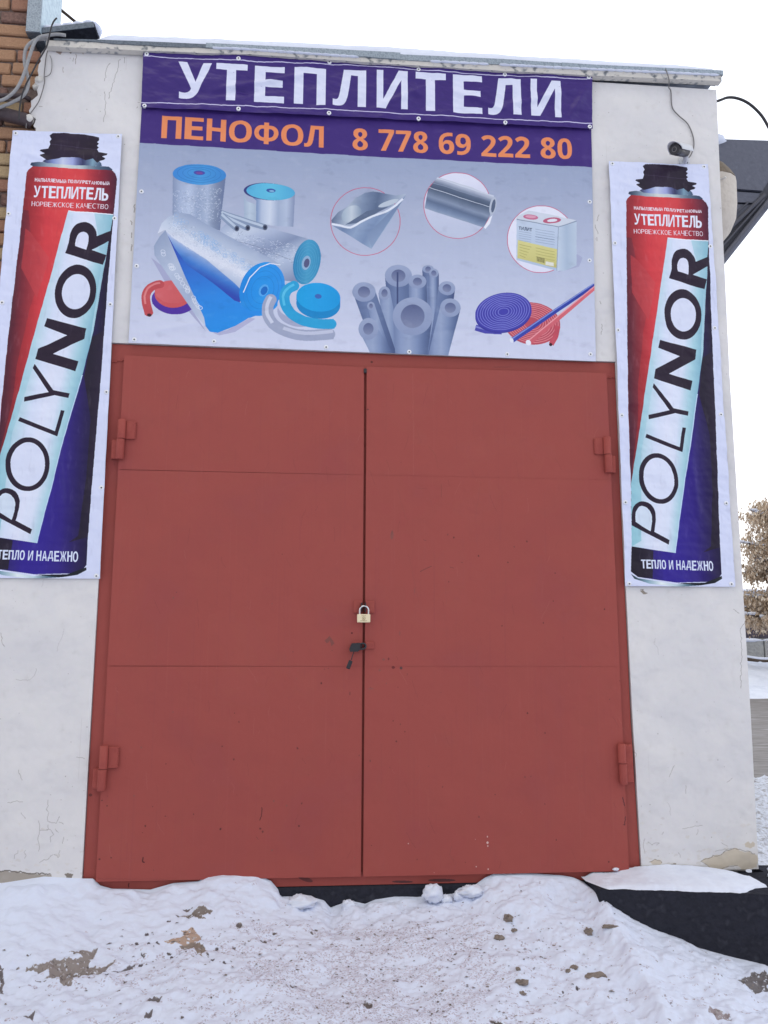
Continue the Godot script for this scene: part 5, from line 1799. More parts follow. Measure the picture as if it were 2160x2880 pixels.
	["s",[243,509,241,510],["e2e8f2"],1],
	["s",[323,504,326,504],["7c8aa8"],1],
	["s",[281,422,273,429],["c3cde0"],1],
	["s",[241,436,241,437],["d4dcea"],1],
	["s",[165,473,170,477],["e2e8f2"],1],
	["s",[202,436,209,441],["7c8aa8"],1],
	["s",[260,517,264,521],["c3cde0"],1],
	["s",[303,494,313,499],["d4dcea"],1],
	["s",[267,463,266,466],["e2e8f2"],1],
	["s",[206,420,203,422],["7c8aa8"],1],
	["s",[275,535,278,535],["c3cde0"],1],
	["s",[286,394,285,396],["d4dcea"],1],
	["s",[201,446,202,451],["e2e8f2"],1],
	["s",[183,445,186,446],["7c8aa8"],1],
	["s",[271,425,274,430],["c3cde0"],1],
	["s",[222,522,216,523],["d4dcea"],1],
	["s",[241,425,240,432],["e2e8f2"],1],
	["s",[332,514,331,516],["7c8aa8"],1],
	["s",[338,455,343,461],["c3cde0"],1],
	["s",[270,478,270,480],["d4dcea"],1],
	["s",[334,409,332,409],["e2e8f2"],1],
	["s",[170,417,179,422],["7c8aa8"],1],
	["s",[334,397,328,402],["c3cde0"],1],
	["s",[306,405,306,408],["d4dcea"],1],
	["s",[297,441,296,444],["e2e8f2"],1],
	["s",[315,449,321,454],["7c8aa8"],1],
	["s",[258,439,262,444],["c3cde0"],1],
	["s",[344,461,340,461],["d4dcea"],1],
	["s",[161,417,155,423],["e2e8f2"],1],
	["s",[334,531,334,531],["7c8aa8"],1],
	["s",[352,480,354,485],["c3cde0"],1],
	["s",[346,398,350,405],["d4dcea"],1],
	["s",[177,427,171,434],["e2e8f2"],1],
	["s",[215,434,224,437],["7c8aa8"],1],
	["s",[236,471,239,479],["c3cde0"],1],
	["s",[349,451,343,456],["d4dcea"],1],
	["s",[269,525,269,530],["e2e8f2"],1],
	["s",[203,525,204,527],["7c8aa8"],1],
	["s",[232,499,233,501],["c3cde0"],1],
	["s",[239,510,238,513],["d4dcea"],1],
	["p",[441,397,453,438,494,455,495,525,446,512],["9fb0c8","b9c8d8","a6b6cb"],0],
	["p",[448,395,494,436,495,526,553,541,647,543,651,389,609,423],["3f5f97","5b78a8","b4c1d8","cdd6e6","a2b0ca","b2bfd6","8490b0"],0],
	["e",[544,393,103,2,-2,38],["3b3f7c"],0],
	["e",[551,393,99,2,-1,37],["58b0d8","63bedd","52a8d2"],0],
	["e",[552,387,19,0,0,9],["3a56a0"],0],
	["e",[555,389,11,0,0,4],["86b6d6"],0],
	["p",[351,570,376,540,529,545,720,596,750,614,765,664,670,781,617,777,415,655],["9fadc8","c4cee0","a8b4ce","8593b2","b8c4da","9aa8c4","7884a6"],62],
	["s",[378,606,496,632,567,660,638,685],["7f88a4"],2],
	["s",[435,615,445,618],["e6ebf4"],1],
	["s",[577,669,586,673],["7686a6"],1],
	["s",[590,662,599,664],["c3cde0"],1],
	["s",[418,655,425,659],["d6deec"],1],
	["s",[431,653,437,646],["e6ebf4"],1],
	["s",[435,600,440,600],["7686a6"],1],
	["s",[499,675,509,672],["c3cde0"],1],
	["s",[683,677,690,677],["d6deec"],1],
	["s",[645,626,653,625],["e6ebf4"],1],
	["s",[537,677,540,678],["7686a6"],1],
	["s",[411,650,420,645],["c3cde0"],1],
	["s",[437,631,440,626],["d6deec"],1],
	["s",[523,618,531,610],["e6ebf4"],1],
	["s",[482,632,492,632],["7686a6"],1],
	["s",[588,680,591,680],["c3cde0"],1],
	["s",[554,628,563,623],["d6deec"],1],
	["s",[402,619,412,615],["e6ebf4"],1],
	["s",[676,630,681,635],["7686a6"],1],
	["s",[553,660,556,663],["c3cde0"],1],
	["s",[488,648,493,648],["d6deec"],1],
	["s",[413,627,417,629],["e6ebf4"],1],
	["s",[639,697,649,695],["7686a6"],1],
	["s",[403,638,410,636],["c3cde0"],1],
	["s",[422,575,433,575],["d6deec"],1],
	["s",[579,637,584,634],["e6ebf4"],1],
	["s",[574,622,581,621],["7686a6"],1],
	["s",[439,587,450,590],["c3cde0"],1],
	["s",[456,663,461,665],["d6deec"],1],
	["s",[486,599,489,600],["e6ebf4"],1],
	["s",[607,613,612,610],["7686a6"],1],
	["s",[535,650,540,653],["c3cde0"],1],
	["s",[456,602,461,601],["d6deec"],1],
	["s",[668,696,676,690],["e6ebf4"],1],
	["s",[539,683,545,684],["7686a6"],1],
	["s",[553,678,562,679],["c3cde0"],1],
	["s",[591,691,594,686],["d6deec"],1],
	["s",[433,639,442,642],["e6ebf4"],1],
	["s",[433,581,441,570],["7686a6"],1],
	["s",[422,592,425,586],["c3cde0"],1],
	["s",[613,660,619,667],["d6deec"],1],
	["s",[528,599,532,597],["e6ebf4"],1],
	["s",[465,651,470,649],["7686a6"],1],
	["s",[615,639,624,641],["c3cde0"],1],
	["s",[653,670,661,674],["d6deec"],1],
	["s",[399,633,405,635],["e6ebf4"],1],
	["s",[483,666,489,663],["7686a6"],1],
	["s",[569,622,575,620],["c3cde0"],1],
	["s",[549,668,556,666],["d6deec"],1],
	["s",[529,643,536,641],["e6ebf4"],1],
	["s",[528,635,533,637],["7686a6"],1],
	["s",[586,686,592,691],["c3cde0"],1],
	["s",[484,670,492,667],["d6deec"],1],
	["s",[439,634,443,631],["e6ebf4"],1],
	["s",[502,601,511,600],["7686a6"],1],
	["s",[585,634,588,640],["c3cde0"],1],
	["s",[412,597,420,597],["d6deec"],1],
	["s",[415,640,422,644],["e6ebf4"],1],
	["s",[461,613,466,611],["7686a6"],1],
	["s",[577,608,583,613],["c3cde0"],1],
	["s",[578,639,583,642],["d6deec"],1],
	["s",[668,683,676,698],["e6ebf4"],1],
	["s",[574,613,581,611],["7686a6"],1],
	["s",[400,587,404,582],["c3cde0"],1],
	["s",[669,681,676,682],["d6deec"],1],
	["s",[405,599,412,601],["e6ebf4"],1],
	["s",[405,573,408,574],["7686a6"],1],
	["s",[558,644,567,640],["c3cde0"],1],
	["s",[487,662,497,665],["d6deec"],1],
	["s",[425,598,430,604],["e6ebf4"],1],
	["s",[620,628,623,629],["7686a6"],1],
	["s",[407,578,413,579],["c3cde0"],1],
	["s",[428,577,435,577],["d6deec"],1],
	["s",[404,584,407,580],["e6ebf4"],1],
	["s",[526,614,532,611],["7686a6"],1],
	["s",[446,593,455,601],["c3cde0"],1],
	["s",[388,583,393,583],["d6deec"],1],
	["s",[423,656,430,661],["e6ebf4"],1],
	["s",[445,641,453,647],["7686a6"],1],
	["s",[524,596,528,597],["c3cde0"],1],
	["s",[443,615,448,619],["d6deec"],1],
	["s",[562,660,567,660],["e6ebf4"],1],
	["s",[646,624,654,632],["7686a6"],1],
	["s",[456,591,464,592],["c3cde0"],1],
	["s",[546,667,550,674],["d6deec"],1],
	["s",[657,666,660,662],["e6ebf4"],1],
	["s",[469,613,472,618],["7686a6"],1],
	["s",[551,660,561,655],["c3cde0"],1],
	["s",[508,593,516,595],["d6deec"],1],
	["s",[601,630,610,634],["e6ebf4"],1],
	["s",[573,646,582,643],["7686a6"],1],
	["s",[393,632,400,638],["c3cde0"],1],
	["s",[611,642,620,649],["d6deec"],1],
	["s",[681,638,686,631],["e6ebf4"],1],
	["s",[598,636,608,633],["7686a6"],1],
	["s",[665,660,675,661],["c3cde0"],1],
	["s",[420,653,423,653],["d6deec"],1],
	["s",[391,598,402,603],["e6ebf4"],1],
	["s",[665,654,668,649],["7686a6"],1],
	["s",[455,648,463,643],["c3cde0"],1],
	["s",[683,645,693,647],["d6deec"],1],
	["s",[449,603,456,597],["e6ebf4"],1],
	["s",[526,608,533,611],["7686a6"],1],
	["s",[461,629,469,624],["c3cde0"],1],
	["s",[433,596,441,601],["d6deec"],1],
	["s",[649,643,652,648],["e6ebf4"],1],
	["s",[393,616,402,617],["7686a6"],1],
	["s",[385,587,388,584],["c3cde0"],1],
	["s",[647,630,655,629],["d6deec"],1],
	["s",[653,649,661,655],["e6ebf4"],1],
	["s",[620,651,629,651],["7686a6"],1],
	["s",[642,621,648,618],["c3cde0"],1],
	["s",[527,637,530,637],["d6deec"],1],
	["s",[511,607,519,614],["e6ebf4"],1],
	["s",[438,586,445,587],["7686a6"],1],
	["s",[512,645,516,637],["c3cde0"],1],
	["s",[658,634,662,630],["d6deec"],1],
	["s",[516,649,522,654],["e6ebf4"],1],
	["s",[423,592,427,577],["7686a6"],1],
	["s",[677,647,685,641],["c3cde0"],1],
	["s",[643,686,654,688],["d6deec"],1],
	["s",[504,644,513,642],["e6ebf4"],1],
	["s",[469,595,476,587],["7686a6"],1],
	["s",[529,644,533,645],["c3cde0"],1],
	["s",[463,657,471,650],["d6deec"],1],
	["s",[647,638,654,642],["e6ebf4"],1],
	["s",[598,673,606,671],["7686a6"],1],
	["s",[621,635,630,632],["c3cde0"],1],
	["s",[426,586,432,586],["d6deec"],1],
	["s",[459,605,469,606],["e6ebf4"],1],
	["s",[416,606,419,612],["7686a6"],1],
	["s",[543,672,551,677],["c3cde0"],1],
	["s",[674,675,678,678],["d6deec"],1],
	["s",[420,628,425,634],["e6ebf4"],1],
	["s",[488,614,492,611],["7686a6"],1],
	["s",[656,647,661,644],["c3cde0"],1],
	["s",[463,653,469,648],["d6deec"],1],
	["s",[659,672,663,672],["e6ebf4"],1],
	["s",[589,625,598,626],["7686a6"],1],
	["s",[465,583,468,585],["c3cde0"],1],
	["s",[421,656,426,659],["d6deec"],1],
	["s",[584,675,587,675],["e6ebf4"],1],
	["s",[428,592,432,589],["7686a6"],1],
	["s",[417,646,424,643],["c3cde0"],1],
	["s",[525,679,535,681],["d6deec"],1],
	["s",[664,700,666,692],["e6ebf4"],1],
	["s",[656,649,663,648],["7686a6"],1],
	["s",[670,692,675,689],["c3cde0"],1],
	["s",[575,665,578,654],["d6deec"],1],
	["s",[563,679,569,678],["e6ebf4"],1],
	["s",[501,636,504,636],["7686a6"],1],
	["s",[380,647,390,652],["c3cde0"],1],
	["s",[402,611,407,609],["d6deec"],1],
	["s",[548,664,554,671],["e6ebf4"],1],
	["s",[666,627,675,627],["7686a6"],1],
	["s",[621,666,625,665],["c3cde0"],1],
	["s",[618,621,623,624],["d6deec"],1],
	["s",[458,645,462,638],["e6ebf4"],1],
	["s",[515,679,522,679],["7686a6"],1],
	["s",[478,627,486,627],["c3cde0"],1],
	["s",[475,650,479,652],["d6deec"],1],
	["s",[582,611,586,602],["e6ebf4"],1],
	["s",[676,645,681,642],["7686a6"],1],
	["s",[421,662,430,664],["c3cde0"],1],
	["s",[550,653,552,659],["d6deec"],1],
	["s",[608,644,612,639],["e6ebf4"],1],
	["s",[455,594,460,592],["7686a6"],1],
	["s",[605,629,613,630],["c3cde0"],1],
	["s",[485,617,493,616],["d6deec"],1],
	["s",[648,665,653,665],["e6ebf4"],1],
	["s",[610,620,614,618],["7686a6"],1],
	["s",[442,613,450,614],["c3cde0"],1],
	["s",[644,632,654,631],["d6deec"],1],
	["s",[524,629,529,630],["e6ebf4"],1],
	["s",[575,629,580,632],["7686a6"],1],
	["s",[505,642,515,644],["c3cde0"],1],
	["s",[417,647,424,643],["d6deec"],1],
	["s",[579,670,588,669],["e6ebf4"],1],
	["s",[665,683,671,682],["7686a6"],1],
	["s",[575,641,585,639],["c3cde0"],1],
	["s",[541,658,545,659],["d6deec"],1],
	["s",[498,676,503,669],["e6ebf4"],1],
	["s",[679,633,689,635],["7686a6"],1],
	["s",[595,672,602,673],["c3cde0"],1],
	["s",[621,659,628,657],["d6deec"],1],
	["s",[519,601,527,601],["e6ebf4"],1],
	["s",[471,615,479,614],["7686a6"],1],
	["s",[445,584,453,581],["c3cde0"],1],
	["s",[447,617,452,625],["d6deec"],1],
	["s",[506,661,512,657],["e6ebf4"],1],
	["s",[401,570,406,570],["7686a6"],1],
	["s",[473,663,478,663],["c3cde0"],1],
	["s",[483,601,490,603],["d6deec"],1],
	["s",[564,671,568,672],["e6ebf4"],1],
	["s",[546,602,556,604],["7686a6"],1],
	["s",[608,615,614,613],["c3cde0"],1],
	["s",[406,628,412,629],["d6deec"],1],
	["s",[416,613,421,617],["e6ebf4"],1],
	["s",[505,594,512,591],["7686a6"],1],
	["s",[622,629,630,624],["c3cde0"],1],
	["s",[593,684,600,682],["d6deec"],1],
	["s",[521,661,529,658],["e6ebf4"],1],
	["s",[448,622,455,616],["7686a6"],1],
	["s",[489,594,498,597],["c3cde0"],1],
	["s",[684,630,689,628],["d6deec"],1],
	["s",[644,644,647,641],["e6ebf4"],1],
	["s",[601,619,610,617],["7686a6"],1],
	["s",[460,587,468,580],["c3cde0"],1],
	["s",[594,652,599,653],["d6deec"],1],
	["s",[457,637,464,639],["e6ebf4"],1],
	["s",[627,653,630,651],["7686a6"],1],
	["s",[479,659,488,654],["c3cde0"],1],
	["s",[473,645,481,646],["d6deec"],1],
	["s",[420,629,427,628],["e6ebf4"],1],
	["s",[391,657,398,655],["7686a6"],1],
	["s",[575,648,585,645],["c3cde0"],1],
	["s",[552,676,561,671],["d6deec"],1],
	["s",[677,693,684,703],["e6ebf4"],1],
	["s",[441,609,447,609],["7686a6"],1],
	["s",[675,652,684,650],["c3cde0"],1],
	["s",[627,631,633,629],["d6deec"],1],
	["s",[498,610,505,610],["e6ebf4"],1],
	["s",[481,669,490,670],["7686a6"],1],
	["s",[604,646,610,643],["c3cde0"],1],
	["s",[565,619,575,620],["d6deec"],1],
	["s",[623,617,632,615],["e6ebf4"],1],
	["s",[410,646,412,642],["7686a6"],1],
	["s",[658,671,668,669],["c3cde0"],1],
	["s",[627,677,631,687],["d6deec"],1],
	["s",[617,631,626,629],["e6ebf4"],1],
	["s",[558,646,564,646],["7686a6"],1],
	["s",[664,660,669,663],["c3cde0"],1],
	["s",[559,637,567,638],["d6deec"],1],
	["s",[584,663,591,659],["e6ebf4"],1],
	["s",[486,653,493,650],["7686a6"],1],
	["s",[683,636,687,633],["c3cde0"],1],
	["s",[626,620,635,620],["d6deec"],1],
	["s",[440,656,445,655],["e6ebf4"],1],
	["s",[410,615,419,606],["7686a6"],1],
	["s",[412,586,415,586],["c3cde0"],1],
	["s",[634,691,639,693],["d6deec"],1],
	["s",[567,651,572,650],["e6ebf4"],1],
	["s",[523,641,530,639],["7686a6"],1],
	["s",[537,657,546,653],["c3cde0"],1],
	["s",[385,615,390,615],["d6deec"],1],
	["s",[621,619,628,615],["e6ebf4"],1],
	["s",[592,625,595,623],["7686a6"],1],
	["s",[576,660,584,659],["c3cde0"],1],
	["s",[636,619,641,614],["d6deec"],1],
	["s",[442,646,447,640],["e6ebf4"],1],
	["s",[628,670,635,667],["7686a6"],1],
	["s",[608,653,615,655],["c3cde0"],1],
	["s",[561,627,564,628],["d6deec"],1],
	["s",[589,662,594,661],["e6ebf4"],1],
	["s",[601,648,610,648],["7686a6"],1],
	["s",[561,668,565,672],["c3cde0"],1],
	["s",[544,647,554,644],["d6deec"],1],
	["s",[575,684,582,681],["e6ebf4"],1],
	["s",[676,661,684,666],["7686a6"],1],
	["s",[456,621,461,617],["c3cde0"],1],
	["s",[481,650,491,648],["d6deec"],1],
	["s",[578,629,588,633],["e6ebf4"],1],
	["s",[520,669,530,673],["7686a6"],1],
	["s",[533,643,536,648],["c3cde0"],1],
	["s",[484,618,487,618],["d6deec"],1],
	["s",[555,671,559,673],["e6ebf4"],1],
	["s",[617,661,623,664],["7686a6"],1],
	["s",[590,635,596,631],["c3cde0"],1],
	["s",[534,660,540,664],["d6deec"],1],
	["s",[383,641,389,640],["e6ebf4"],1],
	["s",[458,667,468,668],["7686a6"],1],
	["s",[597,686,602,684],["c3cde0"],1],
	["s",[484,615,489,623],["d6deec"],1],
	["s",[481,637,485,635],["e6ebf4"],1],
	["s",[572,614,581,622],["7686a6"],1],
	["s",[436,656,446,659],["c3cde0"],1],
	["s",[558,641,560,639],["d6deec"],1],
	["s",[437,652,445,648],["e6ebf4"],1],
	["s",[484,592,489,586],["7686a6"],1],
	["s",[479,610,489,607],["c3cde0"],1],
	["s",[569,676,579,680],["d6deec"],1],
	["s",[605,696,611,700],["e6ebf4"],1],
	["s",[394,606,398,608],["7686a6"],1],
	["s",[387,608,391,613],["c3cde0"],1],
	["s",[521,665,523,661],["d6deec"],1],
	["s",[543,673,548,674],["e6ebf4"],1],
	["s",[451,641,459,649],["7686a6"],1],
	["s",[422,613,428,608],["c3cde0"],1],
	["s",[656,670,662,667],["d6deec"],1],
	["s",[456,611,465,609],["e6ebf4"],1],
	["s",[534,625,538,618],["7686a6"],1],
	["s",[632,643,642,642],["c3cde0"],1],
	["s",[657,677,663,673],["d6deec"],1],
	["s",[378,579,387,578],["e6ebf4"],1],
	["s",[491,625,500,626],["7686a6"],1],
	["s",[455,600,457,599],["c3cde0"],1],
	["s",[682,700,690,694],["d6deec"],1],
	["s",[500,608,508,612],["e6ebf4"],1],
	["s",[533,652,538,651],["7686a6"],1],
	["s",[399,577,405,577],["c3cde0"],1],
	["s",[601,682,610,680],["d6deec"],1],
	["s",[467,607,472,612],["e6ebf4"],1],
	["s",[572,681,574,685],["7686a6"],1],
	["s",[571,640,574,636],["c3cde0"],1],
	["s",[489,607,497,603],["d6deec"],1],
	["s",[575,626,583,617],["e6ebf4"],1],
	["s",[492,662,495,666],["7686a6"],1],
	["s",[387,573,395,571],["c3cde0"],1],
	["s",[539,681,547,681],["d6deec"],1],
	["s",[446,584,449,585],["e6ebf4"],1],
	["s",[498,620,504,620],["7686a6"],1],
	["s",[388,578,396,579],["c3cde0"],1],
	["s",[446,636,456,638],["d6deec"],1],
	["s",[676,690,686,687],["e6ebf4"],1],
	["s",[639,627,647,627],["7686a6"],1],
	["s",[649,654,655,650],["c3cde0"],1],
	["s",[499,596,508,593],["d6deec"],1],
	["s",[458,630,467,628],["e6ebf4"],1],
	["s",[510,600,513,597],["7686a6"],1],
	["s",[467,618,470,617],["c3cde0"],1],
	["s",[472,643,478,640],["d6deec"],1],
	["s",[439,630,447,630],["e6ebf4"],1],
	["s",[576,658,583,659],["7686a6"],1],
	["s",[575,642,578,645],["c3cde0"],1],
	["s",[583,685,592,687],["d6deec"],1],
	["s",[594,610,605,621],["e6ebf4"],1],
	["s",[670,658,680,663],["7686a6"],1],
	["s",[683,658,690,660],["c3cde0"],1],
	["s",[666,684,671,689],["d6deec"],1],
	["s",[654,697,664,699],["e6ebf4"],1],
	["s",[612,683,622,679],["7686a6"],1],
	["s",[466,651,470,652],["c3cde0"],1],
	["s",[617,627,628,628],["d6deec"],1],
	["s",[669,682,676,683],["e6ebf4"],1],
	["s",[577,652,581,652],["7686a6"],1],
	["s",[451,649,460,649],["c3cde0"],1],
	["s",[541,643,545,642],["d6deec"],1],
	["s",[642,676,647,670],["e6ebf4"],1],
	["s",[437,657,440,661],["7686a6"],1],
	["s",[676,640,680,640],["c3cde0"],1],
	["s",[625,667,629,665],["d6deec"],1],
	["s",[553,610,564,619],["e6ebf4"],1],
	["s",[483,654,490,656],["7686a6"],1],
	["s",[616,622,626,619],["c3cde0"],1],
	["s",[470,646,474,634],["d6deec"],1],
	["s",[633,647,641,644],["e6ebf4"],1],
	["s",[437,655,445,656],["7686a6"],1],
	["s",[588,611,598,614],["c3cde0"],1],
	["s",[383,640,390,629],["d6deec"],1],
	["s",[444,638,453,630],["e6ebf4"],1],
	["s",[501,643,505,645],["7686a6"],1],
	["s",[476,599,480,596],["c3cde0"],1],
	["s",[634,690,639,688],["d6deec"],1],
	["s",[563,610,570,612],["e6ebf4"],1],
	["s",[422,609,431,611],["7686a6"],1],
	["s",[414,594,424,593],["c3cde0"],1],
	["s",[479,636,486,634],["d6deec"],1],
	["s",[653,685,662,685],["e6ebf4"],1],
	["s",[569,640,573,646],["7686a6"],1],
	["s",[664,662,674,656],["c3cde0"],1],
	["s",[487,588,493,589],["d6deec"],1],
	["s",[451,643,461,639],["e6ebf4"],1],
	["s",[423,655,426,645],["7686a6"],1],
	["s",[566,682,570,681],["c3cde0"],1],
	["s",[678,658,684,660],["d6deec"],1],
	["s",[474,639,478,646],["e6ebf4"],1],
	["s",[420,661,424,667],["7686a6"],1],
	["s",[455,643,461,638],["c3cde0"],1],
	["s",[411,582,414,586],["d6deec"],1],
	["s",[499,655,509,656],["e6ebf4"],1],
	["s",[569,661,574,662],["7686a6"],1],
	["s",[441,659,448,664],["c3cde0"],1],
	["s",[396,658,399,656],["d6deec"],1],
	["s",[576,672,584,666],["e6ebf4"],1],
	["s",[587,644,590,649],["7686a6"],1],
	["s",[560,689,566,682],["c3cde0"],1],
	["s",[679,706,688,705],["d6deec"],1],
	["s",[591,622,597,619],["e6ebf4"],1],
	["s",[659,688,670,692],["7686a6"],1],
	["s",[642,673,651,668],["c3cde0"],1],
	["s",[618,651,621,644],["d6deec"],1],
	["s",[354,497,532,550],["8798b4"],26],
	["s",[354,493,532,547],["b9c6d8"],10],
	["e",[532,550,10,0,0,13],["566078"],0],
	["e",[532,550,5,0,0,7],["2c3147"],0],
	["s",[355,507,462,555],["8798b4"],26],
	["s",[355,503,462,551],["b9c6d8"],10],
	["e",[462,555,10,0,0,13],["566078"],0],
	["e",[462,555,5,0,0,7],["2c3147"],0],
	["s",[355,507,418,560],["8798b4"],26],
	["s",[355,503,418,557],["b9c6d8"],10],
	["e",[418,560,10,0,0,13],["566078"],0],
	["e",[418,560,5,0,0,7],["2c3147"],0],
	["e",[705,692,53,10,-18,97],["2f7fb0","4a9cc4","3a8cb8"],0],
	["r",[704,694,45,8,-15,83],["5fa8cc"],1],
	["r",[704,694,37,7,-12,68],["5fa8cc"],1],
	["r",[704,694,29,5,-10,54],["5fa8cc"],1],
	["r",[704,694,21,4,-7,39],["5fa8cc"],1],
	["e",[702,696,17,3,-6,31],["8fb0d0"],0],
	["e",[704,697,11,2,-4,20],["565a80"],0],
	["e",[178,878,86,6,-3,58],["50339a"],0],
	["p",[93,861,260,875,264,908,96,897],["50339a"],0],
	["e",[174,854,71,2,-1,55],["c8575c"],0],
	["p",[103,842,245,842,246,876,106,866],["c8575c"],0],
	["e",[173,842,70,2,-1,48],["d0646a","c85a5e"],0],
	["s",[126,811,122,813,115,814,108,816,101,819,95,822,89,826,84,831,79,837,75,843,72,850,70,857,69,865,69,872,70,880,71,889,73,898,76,909,80,921,83,932,85,940],["be4f55"],34],
	["s",[123,807,119,808,112,809,105,811,98,814,92,818,85,822,79,828,74,834,71,841,68,848,66,857,64,865,65,874,66,883,68,892,69,898],["d98083"],8],
	["e",[86,943,9,0,0,7],["4a2530"],0],
	["p",[103,598,118,553,143,521,183,504,229,508,307,553,574,693,604,712,558,748,478,814,444,846,131,584],["94a2c0","aebbd2","c4cee0","d8dcea","b8c4da","9aa8c6"],115],
	["p",[103,598,131,581,166,654,149,667],["b4bbcf"],0],
	["p",[131,582,170,616,300,698,419,798,452,833,439,877,413,881,221,738,166,666],["c6cbe0","7fa0d4","3f78c8","2f4fae","3f3fa6"],118],
	["p",[131,581,174,657,226,727,327,795,418,869,445,877,481,937,425,975,357,1006,325,1003,307,980,300,944,217,782],["3f3aa0","3468c4","2f86dc","2a8fe2"],70],
	["p",[91,651,112,610,134,581,222,782,300,944,308,983,262,930,172,802,95,691],["93a1be","b4c0d6","a2afca","c3ccde"],40],
	["s",[497,761,503,760],["eef1f7"],1],
	["s",[418,673,424,671],["8f9dba"],1],
	["s",[217,621,222,626],["d9e0ec"],1],
	["s",[185,594,187,587],["c0cade"],1],
	["s",[462,709,466,708],["eef1f7"],1],
	["s",[364,691,367,694],["8f9dba"],1],
	["s",[318,681,323,678],["d9e0ec"],1],
	["s",[186,602,189,604],["c0cade"],1],
	["s",[296,599,300,598],["eef1f7"],1],
	["s",[195,571,196,570],["8f9dba"],1],
	["s",[505,765,508,766],["d9e0ec"],1],
	["s",[404,730,410,729],["c0cade"],1],
	["s",[272,623,274,624],["eef1f7"],1],
	["s",[509,778,514,777],["8f9dba"],1],
	["s",[467,763,473,770],["d9e0ec"],1],
	["s",[257,620,259,623],["c0cade"],1],
	["s",[299,672,305,671],["eef1f7"],1],
	["s",[496,716,498,716],["8f9dba"],1],
	["s",[283,591,285,591],["d9e0ec"],1],
	["s",[497,742,500,735],["c0cade"],1],
	["s",[282,625,283,622],["eef1f7"],1],
	["s",[469,705,471,702],["8f9dba"],1],
	["s",[520,761,522,759],["d9e0ec"],1],
	["s",[390,695,396,693],["c0cade"],1],
	["s",[227,608,234,612],["eef1f7"],1],
	["s",[146,588,148,587],["8f9dba"],1],
	["s",[452,730,453,728],["d9e0ec"],1],
	["s",[164,531,168,530],["c0cade"],1],
	["s",[228,615,233,613],["eef1f7"],1],
	["s",[446,705,452,708],["8f9dba"],1],
	["s",[150,582,155,581],["d9e0ec"],1],
	["s",[155,579,161,578],["c0cade"],1],
	["s",[271,616,273,618],["eef1f7"],1],
	["s",[233,568,238,562],["8f9dba"],1],
	["s",[207,611,209,613],["d9e0ec"],1],
	["s",[510,779,515,776],["c0cade"],1],
	["s",[181,579,183,581],["eef1f7"],1],
	["s",[343,629,346,629],["8f9dba"],1],
	["s",[293,606,295,606],["d9e0ec"],1],
	["s",[461,738,464,735],["c0cade"],1],
	["s",[482,738,488,735],["eef1f7"],1],
	["s",[285,646,289,643],["8f9dba"],1],
	["s",[448,746,450,752],["d9e0ec"],1],
	["s",[453,714,459,715],["c0cade"],1],
	["s",[177,554,178,557],["eef1f7"],1],
	["s",[182,607,184,606],["8f9dba"],1],
	["s",[304,673,305,672],["d9e0ec"],1],
	["s",[200,539,201,540],["c0cade"],1],
	["s",[328,649,330,646],["eef1f7"],1],
	["s",[403,683,407,683],["8f9dba"],1],
	["s",[515,764,521,764],["d9e0ec"],1],
	["s",[186,595,188,600],["c0cade"],1],
	["s",[212,576,215,578],["eef1f7"],1],
	["s",[312,686,318,684],["8f9dba"],1],
	["s",[389,671,393,672],["d9e0ec"],1],
	["s",[238,651,243,652],["c0cade"],1],
	["s",[328,701,334,704],["eef1f7"],1],
	["s",[157,534,161,526],["8f9dba"],1],
	["s",[253,588,259,591],["d9e0ec"],1],
	["s",[512,749,514,751],["c0cade"],1],
	["s",[241,644,244,648],["eef1f7"],1],
	["s",[165,550,167,547],["8f9dba"],1],
	["s",[242,562,248,561],["d9e0ec"],1],
	["s",[245,638,247,644],["c0cade"],1],
	["s",[277,611,280,605],["eef1f7"],1],
	["s",[474,726,479,725],["8f9dba"],1],
	["s",[295,679,301,678],["d9e0ec"],1],
	["s",[193,579,195,581],["c0cade"],1],
	["s",[294,647,300,644],["eef1f7"],1],
	["s",[465,762,471,765],["8f9dba"],1],
	["s",[277,658,279,654],["d9e0ec"],1],
	["s",[520,749,523,749],["c0cade"],1],
	["s",[416,714,421,714],["eef1f7"],1],
	["s",[233,568,236,564],["8f9dba"],1],
	["s",[246,563,249,567],["d9e0ec"],1],
	["s",[229,595,231,594],["c0cade"],1],
	["s",[257,585,263,589],["eef1f7"],1],
	["s",[333,648,337,651],["8f9dba"],1],
	["s",[247,608,249,607],["d9e0ec"],1],
	["s",[262,654,268,658],["c0cade"],1],
	["s",[309,651,314,649],["eef1f7"],1],
	["s",[269,582,271,580],["8f9dba"],1],
	["s",[161,540,163,537],["d9e0ec"],1],
	["s",[270,627,276,627],["c0cade"],1],
	["s",[402,702,403,698],["eef1f7"],1],
	["s",[509,724,513,721],["8f9dba"],1],
	["s",[171,573,175,570],["d9e0ec"],1],
	["s",[189,575,192,579],["c0cade"],1],
	["s",[342,634,344,639],["eef1f7"],1],
	["s",[248,643,253,642],["8f9dba"],1],
	["s",[432,751,437,747],["d9e0ec"],1],
	["s",[292,645,294,644],["c0cade"],1],
	["s",[152,553,156,552],["eef1f7"],1],
	["s",[351,682,356,681],["8f9dba"],1],
	["s",[254,616,260,612],["d9e0ec"],1],
	["s",[184,601,190,606],["eef1f7"],1],
	["s",[381,705,385,704],["8f9dba"],1],
	["s",[521,764,522,762],["d9e0ec"],1],
	["s",[392,719,394,716],["c0cade"],1],
	["s",[304,615,306,614],["eef1f7"],1],
	["s",[234,567,238,564],["8f9dba"],1],
	["s",[396,697,399,699],["d9e0ec"],1],
	["s",[488,728,493,729],["c0cade"],1],
	["s",[211,595,215,595],["eef1f7"],1],
	["s",[356,670,359,675],["8f9dba"],1],
	["s",[212,607,216,610],["d9e0ec"],1],
